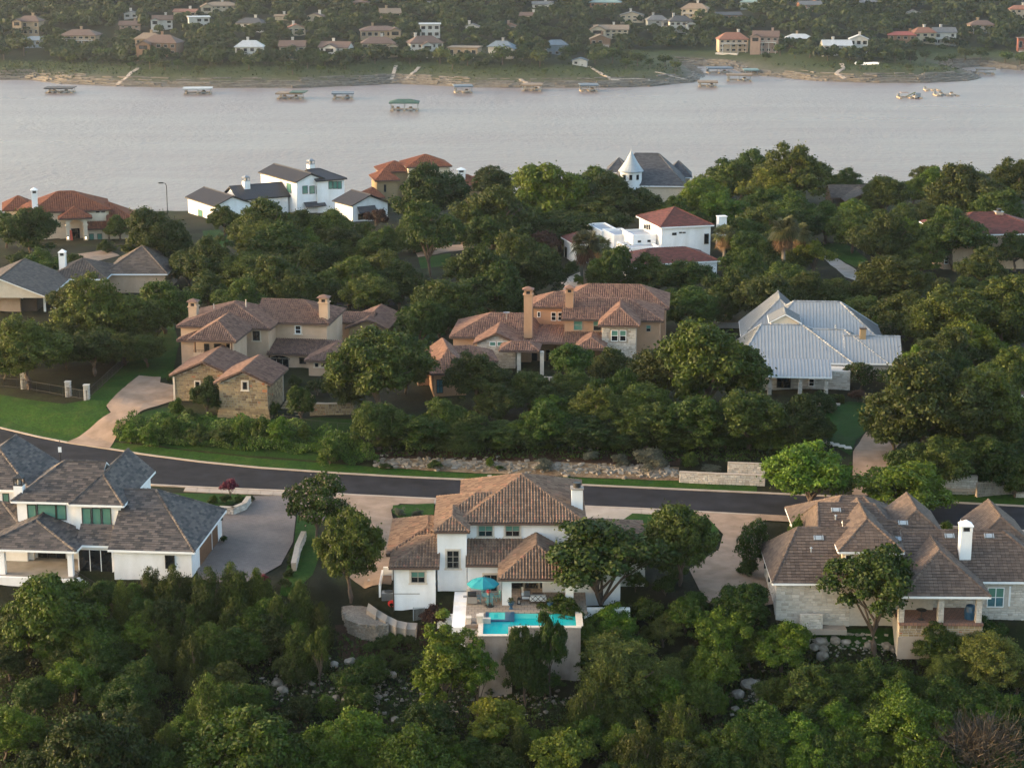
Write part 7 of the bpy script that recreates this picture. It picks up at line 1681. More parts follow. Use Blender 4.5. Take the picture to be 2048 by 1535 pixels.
def infill(n, x0, x1, y0, y1, wr, sps, phrase, seed, low=None):
    r_ = random.Random(seed); F_ = []; tr = 0
    while len(F_) < n and tr < 4000:
        tr += 1; a, b, w_ = r_.uniform(x0, x1), r_.uniform(y0, y1), r_.uniform(*wr)
        if any(a + w_ * .5 > p and a - w_ * .5 < q and b + w_ * .8 > s_ and b < t_ for p, s_, q, t_ in _box): continue
        if any(abs(a - f[0]) < 34 and abs(b - f[1]) < 26 for f in F_): continue
        F_.append((a, b, w_, r_.choice(sps)))
    zone(phrase, phrase, F_, low)
infill(30, 330, 1110, 440, 600, (62, 95), ['oak', 'dark', 'oak', 'bright'], 'filling the middle grove', 31)
infill(34, 1450, 2048, 400, 700, (64, 100), ['oak', 'dark', 'oak', 'bright'], 'filling the right hillside', 32)
infill(14, 1800, 2048, 640, 930, (70, 110), ['oak', 'dark'], 'filling the right grove', 33)
infill(12, 1390, 2048, 320, 400, (60, 95), ['oak', 'dark', 'bright'], 'along the lake edge at right', 34)
infill(16, 740, 1660, 780, 880, (64, 100), ['dark', 'oak', 'bright'], 'filling the bank above the street', 35, 898)
infill(8, 0, 330, 560, 740, (70, 110), ['oak'], 'filling the left grove', 36)
for u_ in URNS: urn(*u_)
# clipped hedge at the metal roofed porch
rs = rsn(3); n = 5000; P = np.stack([rs.uniform(-3, 3, n), rs.uniform(-.8, .8, n), rs.uniform(0, 1.0, n)], 1); f = rs.randint(0, 3, n)
P[f == 0, 2] = 1.0; P[f == 1, 1] = -.8; P[(f == 2) & (P[:, 0] > 0), 0] = 3; P[(f == 2) & (P[:, 0] <= 0), 0] = -3
hd = link('hedge', quad_mesh('hedge', leaf_quads(rs, P, rs.normal(size=(n, 3)), .09), rs.uniform(0, 1, n), [M['leaf_dark']]), None, hit(1640, 806)); tag(hd, 'clipped dark hedge in front of the metal roofed porch', 'hedge')
mb = MB(); mb.box(-2.95, 2.95, -.75, .75, 0, .95); mb.build('core', M['mulch'], hd)

# trailing ivy bank below the stone villa, one mass
def bank_mass(name, label, px_poly, n, size, mats, hgt, seed, aspect=.3):
    rs = rsn(seed); W_ = [hit(a, b) for a, b in px_poly]; xs = [p.x for p in W_]; ys = [p.y for p in W_]; C_, N_ = [], []
    pts = [(p.x, p.y) for p in W_]
    def ins(x, y):
        c = False; j = len(pts) - 1
        for i in range(len(pts)):
            if (pts[i][1] > y) != (pts[j][1] > y) and x < (pts[j][0] - pts[i][0]) * (y - pts[i][1]) / (pts[j][1] - pts[i][1]) + pts[i][0]: c = not c
            j = i
        return c
    while len(C_) < n:
        x, y = rs.uniform(min(xs), max(xs)), rs.uniform(min(ys), max(ys))
        if not ins(x, y): continue
        b = hgt * (.55 + .45 * math.sin(x * 1.3 + 1.7 * math.sin(y * 1.1)) * math.cos(y * 1.7 + .6 * x)); b = max(.15, b)
        C_.append((x, y, terr(x, y) + b * rs.uniform(.45, 1.25))); N_.append((math.cos(x * 1.3) * .7 + rs.normal() * .8, -.6 + rs.normal() * .8, .7 + rs.normal() * .6))
    Q = leaf_quads(rs, np.array(C_), np.array(N_), size, aspect, up=.0)
    tag(link(name, quad_mesh(name, Q, rs.uniform(0, 1, n), mats)), label, None, None, 'stuff')
bank_mass('ivy_bank', 'dense trailing green shrubs covering the bank below the stone villa', [(225,880),(235,852),(280,845),(330,842),(430,850),(540,852),(640,868),(735,890),(760,930),(700,932),(620,912),(480,905),(330,893)], 30000, .20, [M['leaf_ivy']], 1.5, 8)
bank_mass('undergrowth', 'low undergrowth scattered on the near rocky slope', [(480,1250),(880,1280),(960,1400),(1160,1400),(1500,1330),(1560,1300),(2048,1300),(2048,1535),(0,1535),(0,1330)], 26000, .17, [M['leaf_dark']], .45, 9, .5)
bank_mass('undergrowth', 'low undergrowth under the oaks above the street', [(760,860),(1660,840),(1660,930),(1350,925),(760,915)], 12000, .18, [M['leaf_dark']], .5, 10, .5)
# ---------------------------------------------------------------- lake
mb = MB(); mb.poly([(-4000, 470, LAKE), (4000, 470, LAKE), (4000, 6000, LAKE), (-4000, 6000, LAKE)])
tag(mb.build('lake', M['lake']), 'broad pale grey lake between the two shores', kind='structure')

# ---------------------------------------------------------------- far shore terrain
def lp(px, py): p = at(px, py, LAKE); return (p.x, p.y)
SHORE = [(-900, 150), (-300, 158), (-60, 160), (60, 160), (130, 168), (250, 173), (420, 176), (600, 176), (700, 172), (790, 167), (850, 170), (950, 175), (1060, 176), (1200, 176), (1300, 173), (1392, 164), (1400, 152), (1385, 140), (1372, 132),
         (1410, 133), (1470, 137), (1500, 149), (1560, 155), (1640, 162), (1740, 166), (1850, 166), (1930, 162), (1955, 157), (1950, 150), (1915, 141), (1905, 136), (1960, 134), (2048, 141), (2200, 146), (2600, 140), (3200, 120)]
SH = np.array([lp(a, b) for a, b in SHORE])
LAND = np.vstack([SH, [[2500, 4000], [-2500, 4000]]])
fx = np.unique(np.concatenate([np.linspace(-1500, -330, 40), np.arange(-330, 330, 5.0), np.linspace(330, 1500, 40)]))
fy = np.unique(np.concatenate([np.arange(1000, 1480, 5.0), np.linspace(1480, 4000, 60)]))
FX, FY = np.meshgrid(fx, fy)
def seg_dist(X, Y, poly, closed=False):
    D = np.full(X.shape, 1e9)
    for (ax, ay), (bx, by) in zip(poly[:-1], poly[1:]):
        dx, dy = bx - ax, by - ay; t = np.clip(((X - ax) * dx + (Y - ay) * dy) / (dx * dx + dy * dy + 1e-9), 0, 1)
        D = np.minimum(D, np.hypot(X - ax - t * dx, Y - ay - t * dy))
    return D
def inside_poly(X, Y, poly):
    c = np.zeros(X.shape, bool); n = len(poly); j = n - 1
    for i in range(n):
        xi, yi, xj, yj = poly[i][0], poly[i][1], poly[j][0], poly[j][1]
        with np.errstate(divide='ignore', invalid='ignore'):
            c ^= ((yi > Y) != (yj > Y)) & (X < (xj - xi) * (Y - yi) / (yj - yi + 1e-12) + xi)
        j = i
    return c
DS = seg_dist(FX, FY, SH); INS = inside_poly(FX, FY, LAND); DS = np.where(INS, DS, -DS)
prof = np.interp(DS, [-60, 0, 4, 9, 14, 40, 70, 300, 700, 2500], [-10, 0, 1.6, 2.6, 4.4, 6.5, 10.0, 42, 75, 110])
nz_ = fbm(FX, FY, 0.02) * 2.2 + fbm(FX, FY, .09) * .6
FZ = LAKE + prof + nz_ * np.clip((DS - 20) / 60, 0, 1) + fbm(FX, FY, .35) * .35 * np.clip(DS / 6, 0, 1)
def fterr(x, y):
    i = int(np.clip(np.searchsorted(fx, x) - 1, 0, len(fx) - 2)); j = int(np.clip(np.searchsorted(fy, y) - 1, 0, len(fy) - 2))
    u = min(max((x - fx[i]) / (fx[i+1] - fx[i]), 0), 1); v = min(max((y - fy[j]) / (fy[j+1] - fy[j]), 0), 1)
    return float(FZ[j, i] * (1-u) * (1-v) + FZ[j, i+1] * u * (1-v) + FZ[j+1, i] * (1-u) * v + FZ[j+1, i+1] * u * v)
def fhit(px, py):
    r = ray(px, py); t0 = 1000.0 / r.y; t = t0
    while t * r.y < 3000:
        p = r * t
        if HC + p.z < fterr(p.x, p.y): break
        t0 = t; t += 3.0
    for _ in range(14):
        tm = (t0 + t) / 2; p = r * tm
        if HC + p.z < fterr(p.x, p.y): t = tm
        else: t0 = tm
    p = r * t; return Vector((p.x, p.y, fterr(p.x, p.y)))
# the bank's own colours: pale rock by the water, grass above, litter under the woods
m = bpy.data.materials.new('far_shore_ground'); n, l, b = nodes_of(m)
at_ = n.new('ShaderNodeAttribute'); at_.attribute_name = 'shore'; g_ = n.new('ShaderNodeNewGeometry')
nz = n.new('ShaderNodeTexNoise'); nz.inputs['Scale'].default_value = .06; nz.inputs['Detail'].default_value = 9; nz.inputs['Roughness'].default_value = .7; l.new(g_.outputs['Position'], nz.inputs['Vector'])
ad = n.new('ShaderNodeMath'); ad.operation = 'MULTIPLY_ADD'; ad.inputs[1].default_value = 26.0; l.new(nz.outputs['Fac'], ad.inputs[0]); l.new(at_.outputs['Fac'], ad.inputs[2])
mr = n.new('ShaderNodeMapRange'); mr.inputs['From Min'].default_value = 8; mr.inputs['From Max'].default_value = 90; l.new(ad.outputs[0], mr.inputs['Value'])
r = n.new('ShaderNodeValToRGB'); cr = r.color_ramp; cr.elements[0].position = 0; cr.elements[0].color = (.17, .14, .11, 1); cr.elements[1].position = 1; cr.elements[1].color = (.016, .02, .009, 1)
for p_, c_ in ((.12, (.11, .098, .078)), (.2, (.068, .068, .04)), (.32, (.048, .056, .02)), (.55, (.036, .05, .016)), (.75, (.022, .028, .011))):
    e = cr.elements.new(p_); e.color = (*c_, 1)
l.new(mr.outputs['Result'], r.inputs['Fac'])
n2 = n.new('ShaderNodeTexNoise'); n2.inputs['Scale'].default_value = .45; n2.inputs['Detail'].default_value = 8; n2.inputs['Roughness'].default_value = .75
mp = n.new('ShaderNodeMapping'); mp.inputs['Scale'].default_value = (1, 1, 4); l.new(g_.outputs['Position'], mp.inputs['Vector']); l.new(mp.outputs['Vector'], n2.inputs['Vector'])
r2 = ramp(n, (.55,) * 3, (1.35,) * 3, .3, .7); l.new(n2.outputs['Fac'], r2.inputs['Fac'])
mx = n.new('ShaderNodeMix'); mx.data_type = 'RGBA'; mx.blend_type = 'MULTIPLY'; mx.inputs['Factor'].default_value = 1; l.new(r.outputs['Color'], mx.inputs['A']); l.new(r2.outputs['Color'], mx.inputs['B'])
l.new(mx.outputs['Result'], b.inputs['Base Color']); b.inputs['Roughness'].default_value = .95; b.inputs['Specular IOR Level'].default_value = .1
me = grid_mesh('far_shore', FX, FY, FZ, [m]); a_ = me.attributes.new('shore', 'FLOAT', 'POINT'); a_.data.foreach_set('value', DS.astype(np.float32).ravel())
tag(link('far_shore', me), 'wooded far shore rising from a pale rocky bank', kind='structure')

# limestone ledges and paths on the far bank
def ribbon(name, label, pts, w, mat, up=.25, kind='structure'):
    P_ = [fhit(a, b) for a, b in pts]; mb = MB()
    for p, q in zip(P_[:-1], P_[1:]):
        d = (q - p); d.z = 0; d.normalize(); s_ = Vector((-d.y, d.x, 0)) * (w / 2)
        nseg = max(1, int((q - p).length / 3)); 
        for k in range(nseg):
            a, b = p.lerp(q, k / nseg), p.lerp(q, (k + 1) / nseg)
            A = [a - s_, b - s_, b + s_, a + s_]; T_ = [Vector((v.x, v.y, fterr(v.x, v.y) + up)) for v in A]; B_ = [Vector((v.x, v.y, v.z - up - .8)) for v in T_]
            mb.poly(T_)
            for i in range(4): mb.poly([B_[i], B_[(i+1) % 4], T_[(i+1) % 4], T_[i]])
    tag(mb.build(name, mat), label, kind=kind)
for i, (pts, w, m_, l_) in enumerate((
  ([(275, 137), (255, 155), (235, 170)], 2.2, 'concrete', 'pale path down to the water left of the brown villa'),
  ([(792, 132), (787, 148), (782, 162)], 2.0, 'concrete', 'left of two pale paths down the far bank'),
  ([(838, 135), (822, 150), (808, 162)], 2.0, 'concrete', 'right of two pale paths down the far bank'),
  ([(1178, 134), (1205, 150), (1222, 160), (1300, 161)], 2.0, 'concrete', 'pale path from the white shed to the water'),
  ([(1310, 145), (1350, 155), (1380, 162)], 2.0, 'concrete', 'pale path at the point of the far bank'),
  ([(1683, 128), (1688, 138), (1672, 148), (1690, 158)], 2.2, 'concrete', 'pale zigzag path on the peninsula'),
  ([(1040, 159), (1060, 170), (1080, 176)], 1.8, 'concrete', 'pale gangway path above the tan boat dock'),
  ([(1432, 108), (1475, 110)], 3, 'stone_white', 'pale terrace wall below the cream three-storey house'),
  ([(1710, 128), (1758, 128)], 3.0, 'stucco_white', 'white pool terrace edge on the peninsula'))):
    ribbon('far_path' if m_ == 'concrete' else 'rock_ledge', l_, pts, w, M[m_], .35 if m_ == 'concrete' else .8)

mb = MB(); rr_ = random.Random(8)
for k in range(1500):
    f = rr_.uniform(2, len(SHORE) - 4); i = int(f); q = f - i; dx, dy = SH[i+1] - SH[i]; x = SH[i][0] + dx * q + rr_.gauss(0, 2); y = SH[i][1] + dy * q + rr_.choice([1.5, 3.5, 6, 9, 13]) + rr_.gauss(0, .5); s = rr_.uniform(.12, .4)
    mb.obox((x, y, fterr(x, y) + s * .3), rr_.uniform(1.2, 6), s * 2, s, math.atan2(dy, dx) + rr_.gauss(0, .1) if dx > 0 else 0, 0, rr_.random(), rr_.uniform(-.1, .1))
tag(mb.build('shore_rocks', M['shore']), 'pale broken limestone ledges along the far waterline', None, None, 'stuff')
# ---------------------------------------------------------------- far houses
def fm(name, c, rough=.85): return mat_plain(name, tuple(v * .62 for v in c), rough, .08, .5, dirt=.1)
FW = {'tan': fm('far_tan', (.46, .34, .22)), 'white': fm('far_white', (.70, .68, .64)), 'cream': fm('far_cream', (.62, .52, .38)), 'pink': fm('far_pinkish', (.42, .29, .23)), 'brick': fm('far_brick', (.38, .17, .09)), 'brown': fm('far_brown', (.27, .16, .10)), 'grey': fm('far_grey', (.40, .41, .40)), 'blue': fm('far_blue', (.27, .33, .38)), 'green': fm('far_green', (.40, .46, .42)), 'red': fm('far_red', (.30, .09, .06))}
FR = {'brown': fm('far_roof_brown', (.17, .105, .08)), 'red': fm('far_roof_red', (.36, .085, .065)), 'grey': fm('far_roof_grey', (.19, .19, .19)), 'white': fm('far_roof_white', (.60, .62, .63), .5), 'dark': fm('far_roof_dark', (.07, .075, .085)), 'tan': fm('far_roof_tan', (.30, .22, .15)), 'blue': fm('far_roof_blue', (.16, .22, .28)), 'teal': fm('far_roof_teal', (.22, .34, .33)), 'terra': fm('far_roof_terracotta', (.33, .14, .085)), 'green': fm('far_roof_green', (.04, .12, .085))}
FRND = random.Random(21)
def far_house(px, base, w, hgt, wall, roof, kind, label, st=2, chim=True, deck=False, sec=None, rot=0):
    """px centre, base row, width and total height in picture pixels"""
    p = fhit(px, base); d = proj(*p)[2]; s = d / FPX; W = w * s; D = W * .62; H = hgt * s
    r = empty('far_house', p, math.radians(rot)); tag(r, label, 'house', 'houses on the far shore')
    rh = min(H * .36, W * .22) if kind != 'flat' else .5; wh = H - rh
    mb = MB(); mb.box(-W/2, W/2, -D/2, D/2, -4, wh); mb.build('wall', FW[wall], r)
    mb = MB(); e = .7; x0, x1, y0, y1 = -W/2 - e, W/2 + e, -D/2 - e, D/2 + e; z = wh; t = z + rh
    def slab(f):
        mb.poly(f); mb.poly([(a, b, c - .3) for a, b, c in f][::-1])
        for k in range(len(f)): q = (k + 1) % len(f); mb.poly([(f[k][0], f[k][1], f[k][2] - .3), (f[q][0], f[q][1], f[q][2] - .3), f[q], f[k]])
    if kind == 'hip':
        a = min(D * .5, W * .3); A, B = (x0 + a, 0, t), (x1 - a, 0, t)
        for f in ([(x0, y0, z), (x1, y0, z), B, A], [(x1, y1, z), (x0, y1, z), A, B], [(x0, y1, z), (x0, y0, z), A], [(x1, y0, z), (x1, y1, z), B]): slab(f)
    elif kind == 'gx':
        A, B = (x0, 0, t), (x1, 0, t)
        for f in ([(x0, y0, z), (x1, y0, z), B, A], [(x1, y1, z), (x0, y1, z), A, B]): slab(f)
    elif kind == 'gy':
        A, B = (0, y0, t), (0, y1, t)
        for f in ([(x0, y1, z), (x0, y0, z), A, B], [(x1, y0, z), (x1, y1, z), B, A]): slab(f)
    else: slab([(x0, y0, t - .2), (x1, y0, t - .2), (x1, y1, t), (x0, y1, t)]); mb.box(x0, x1, y0, y1, z, t - .6)
    rf = mb.build('roof', FR[roof], r)
    if kind in ('gx', 'gy'):
        g = MB()
        if kind == 'gy': g.poly([(-W/2, -D/2 + .01, wh), (W/2, -D/2 + .01, wh), (0, -D/2 + .01, wh + rh * .93)])
        else:
            for sx in (-1, 1): g.poly([(sx * W/2, -D/2, wh), (sx * W/2, D/2, wh), (sx * W/2, 0, wh + rh * .93)])
        g.build('gable', FW[wall], r)
    if sec:                                                    # a second wing: (side, width share, wall drop, roof kind)
        sx, sw, dz = sec; ww = W * sw; cxs = sx * (W/2 - ww * .25); g = MB(); g.box(cxs - ww/2, cxs + ww/2, -D/2 - 3.2, -D/2 + .01, -4, wh - dz); g.build('wall', FW[wall], r)
        g = MB(); a0, a1, b0, b1 = cxs - ww/2 - .6, cxs + ww/2 + .6, -D/2 - 3.8, 0.0; zz = wh - dz; tp = zz + ww * .28; A, B = (cxs, b0, tp), (cxs, b1, tp)
        for f in ([(a0, b1, zz), (a0, b0, zz), A, B], [(a1, b0, zz), (a1, b1, zz), B, A]): g.poly(f); g.poly([(u, v, q - .25) for u, v, q in f][::-1])
        g.build('roof', FR[roof], r); g = MB(); g.poly([(a0 + .6, b0 + .62, zz), (a1 - .6, b0 + .62, zz), (cxs, b0 + .62, tp - .25)]); g.build('gable', FW[wall], r)
        yw = -D/2 - 3.2
        k = MB(); k.box(cxs - ww * .3, cxs + ww * .3, yw - .08, yw - .002, zz - 2.6, zz - .5); k.build('window', M['glass'], r)
    if chim:
        k = MB(); cxh = FRND.uniform(-.3, .3) * W; k.box(cxh - .7, cxh + .7, D * .05, D * .05 + 1.2, wh, t + 1.4); k.box(cxh - .85, cxh + .85, D * .05 - .15, D * .05 + 1.35, t + 1.402, t + 1.7); k.build('chimney', FW['white' if wall in ('white', 'cream') else wall], rf)
    sh = wh / max(st, 1); n = max(2, int(W / 3.6))
    for f in range(st):
        for k in range(n):
            if FRND.random() < .12: continue
            cxw = -W/2 + W * (k + .5) / n; ww = FRND.uniform(.9, 1.3); zb = f * sh + sh * .25; g = MB(); g.box(cxw - ww, cxw + ww, -D/2 - .06, -D/2 - .002, zb, zb + sh * .52); wdw = g.build('window', FW['white'] if wall != 'white' else M['frame_tan'], r)
            g = MB(); g.box(cxw - ww + .12, cxw + ww - .12, -D/2 - .10, -D/2 - .062, zb + .12, zb + sh * .52 - .12); g.build('pane', M['glass'], wdw)
    if deck:
        zf = wh - sh; g = MB(); g.box(-W * .42, W * .42, -D/2 - 2.6, -D/2 - .11, zf - .3, zf); g.build('balcony', FW['white'], r)
        g = MB(); g.box(-W * .42, W * .42, -D/2 - 2.6, -D/2 - 2.5, zf + .85, zf + 1.0); 
        for k in range(13): xk = -W * .42 + W * .84 * k / 12; g.box(xk - .05, xk + .05, -D/2 - 2.6, -D/2 - 2.5, zf, zf + .85)
        g.build('railing', FW['white'], r)
        for k in range(4):
            xk = -W * .4 + W * .8 * k / 3; g = MB(); g.box(xk - .2, xk + .2, -D/2 - 2.55, -D/2 - 2.15, -4, zf - .3); g.build('post', FW['white'], r)
    return r
FH = [
 (62, 70, 46, 38, 'tan', 'brown', 'hip', 'tan two-storey far house with dark brown roof near the upper left corner', dict(sec=(-1, .4, 0))),
 (75, 91, 54, 18, 'blue', 'blue', 'hip', 'low blue-grey far house at the left edge of the far shore', dict(st=1, chim=False)),
 (163, 88, 72, 29, 'tan', 'brown', 'hip', 'tan far house with brown hip roof and columns', dict(deck=True)),
 (326, 110, 72, 40, 'brown', 'brown', 'hip', 'large brown brick villa above the far bank', dict(sec=(-1, .4, 1.0))),
 (300, 100, 50, 34, 'tan', 'tan', 'hip', 'tan hip roofed house behind the brown brick villa', dict()),
 (261, 64, 40, 22, 'pink', 'brown', 'gx', 'pinkish two-storey far house left of the white twin-gabled house', dict()),
 (326, 57, 38, 26, 'white', 'brown', 'gx', 'white twin-gabled far house with brown roof', dict(sec=(-1, .42, 0))),
 (398, 57, 41, 24, 'white', 'white', 'flat', 'white flat-roofed modern far house with glass front', dict(chim=False)),
 (263, 36, 27, 14, 'white', 'grey', 'gy', 'small whitish gabled far house', dict(st=1)),
 (373, 32, 45, 14, 'cream', 'terra', 'gx', 'low far house with long red-brown roof', dict(st=1)),
 (442, 23, 68, 19, 'cream', 'tan', 'hip', 'wide cream far house with tan hip roofs at the top edge', dict(sec=(-1, .35, .5))),
 (504, 63, 56, 27, 'white', 'dark', 'hip', 'white far house with dark grey hip roof', dict(sec=(1, .4, 2))),
 (592, 70, 36, 22, 'cream', 'terra', 'gy', 'tan gabled far house with red-brown roof', dict()),
 (632, 46, 38, 20, 'cream', 'brown', 'gy', 'cream gabled far house among trees', dict()),
 (566, 38, 30, 9, 'cream', 'tan', 'gx', 'tiny low pale house glimpsed among trees', dict(st=1)),
 (500, 117, 54, 36, 'white', 'white', 'hip', 'white far house with stepped pale metal roof', dict(deck=True)),
 (586, 113, 50, 32, 'cream', 'brown', 'gx', 'cream far house with balcony and brown roof', dict(deck=True, sec=(0, .35, 0))),
 (673, 113, 60, 30, 'white', 'brown', 'gx', 'white far house with steep glazed gable', dict(sec=(-.2, .45, 0))),
 (757, 106, 66, 32, 'cream', 'brown', 'hip', 'cream two-storey far house with brown hip roof and balcony', dict(deck=True, sec=(1, .3, 1.5))),
 (850, 108, 66, 36, 'white', 'brown', 'hip', 'large pale far house with brown hip roof and stone terrace', dict(deck=True, sec=(0, .35, 1))),
 (930, 112, 60, 19, 'tan', 'tan', 'flat', 'low tan flat-roofed far house', dict(st=1, chim=False, deck=True)),
 (1003, 113, 48, 31, 'grey', 'blue', 'hip', 'blue-grey far house with skylit gables', dict(sec=(1, .5, 1), deck=True)),
 (1112, 110, 42, 30, 'blue', 'blue', 'hip', 'pale blue far house with tiered roof', dict(chim=False, sec=(1, .4, 2))),
 (1160, 130, 29, 15, 'white', 'blue', 'gy', 'white shed on the far lawn', dict(st=1, chim=False)),
 (1200, 103, 40, 34, 'brown', 'tan', 'gy', 'brown timber far house behind oaks', dict(deck=True)),
 (780, 42, 40, 25, 'tan', 'tan', 'gx', 'tan far house with big front chimney', dict()),
 (758, 74, 74, 22, 'tan', 'brown', 'hip', 'long low far house with brown roofs', dict(st=1, sec=(1, .3, 0))),
 (860, 74, 40, 27, 'white', 'white', 'flat', 'white boxy far house behind the large pale house', dict(chim=False)),
 (945, 64, 26, 17, 'white', 'grey', 'gy', 'small white far house with grey gable', dict(st=1)),
 (1021, 71, 20, 24, 'pink', 'terra', 'gy', 'narrow far house with tall red chimney', dict()),
 (1058, 42, 34, 17, 'cream', 'brown', 'gx', 'small brown roofed far house with white chimney', dict(st=1)),
 (1085, 17, 40, 14, 'white', 'grey', 'gx', 'white gabled far house at the top edge', dict(st=1, sec=(1, .4, 0))),
 (1211, 15, 60, 17, 'brick', 'teal', 'hip', 'brick far house with teal roof at the top edge', dict(st=1, chim=False)),
 (1264, 43, 46, 20, 'cream', 'grey', 'gy', 'cream gabled far house at upper right of centre', dict()),
 (1222, 72, 68, 22, 'cream', 'tan', 'gx', 'wide cream far house with twin slanting gables', dict(sec=(-1, .45, 0))),
 (1313, 57, 40, 26, 'grey', 'grey', 'hip', 'grey two-storey far house', dict(sec=(1, .4, 1))),
 (1360, 62, 46, 30, 'white', 'dark', 'hip', 'white far house with dark roof beside the inlet', dict(sec=(1, .4, 1.5))),
 (1390, 35, 52, 28, 'cream', 'tan', 'hip', 'cream far house with tall columns near the top edge', dict(deck=True)),
 (1464, 103, 58, 38, 'cream', 'terra', 'hip', 'cream three-storey far house with arches on the peninsula', dict(st=3, deck=True)),
 (1531, 104, 50, 42, 'pink', 'brown', 'gx', 'tall red-brown far house with white columns', dict(st=3, deck=True, sec=(-1, .4, 0))),
 (1597, 90, 52, 22, 'tan', 'white', 'hip', 'tan far house with pale metal hip roof', dict(st=1)),
 (1672, 108, 56, 28, 'white', 'white', 'gx', 'big white modern house with glass front on the peninsula', dict(deck=True, sec=(0, .3, 1))),
 (1716, 106, 36, 36, 'white', 'white', 'gy', 'tall white wing of the modern peninsula house', dict()),
 (1803, 80, 54, 17, 'brown', 'red', 'hip', 'low far house with bright red metal roof', dict(st=1)),
 (1845, 85, 44, 30, 'cream', 'terra', 'hip', 'cream far house with terracotta roof left of the white columned house', dict()),
 (1886, 88, 44, 33, 'white', 'grey', 'gx', 'white columned far house with grey roof', dict(deck=True)),
 (1961, 64, 48, 23, 'tan', 'brown', 'hip', 'tan far house with brown roof at upper right', dict(deck=True)),
 (2036, 35, 34, 24, 'cream', 'terra', 'hip', 'cream arched far house with red roof at the top right corner', dict()),
 (1455, 39, 50, 15, 'brown', 'dark', 'gx', 'low dark far house on a lawn', dict(st=1, chim=False)),
 (1500, 15, 36, 17, 'green', 'teal', 'hip', 'pale green far house at the top edge', dict()),
 (1618, 22, 44, 20, 'brick', 'grey', 'gx', 'orange brick far house with grey roof at the top edge', dict(deck=True)),
 (1736, 14, 46, 14, 'cream', 'grey', 'hip', 'grey roofed far house at the top edge right of centre', dict(st=1, chim=False)),
 (1826, 34, 26, 14, 'white', 'grey', 'gy', 'small white far house half hidden by trees', dict(st=1, chim=False)),
 (2044, 102, 20, 27, 'red', 'brown', 'flat', 'red house on stilts at the right frame edge', dict(st=1, chim=False, deck=True)),
 (722, 12, 30, 12, 'brown', 'brown', 'hip', 'brown roofed far house near the top edge left of centre', dict(st=1)),
 (862, 12, 34, 9, 'grey', 'grey', 'hip', 'grey roofed far house at the top edge near centre', dict(st=1, chim=False))]
for a in FH: far_house(*a[:8], rot=FRND.uniform(-14, 14), **a[8])

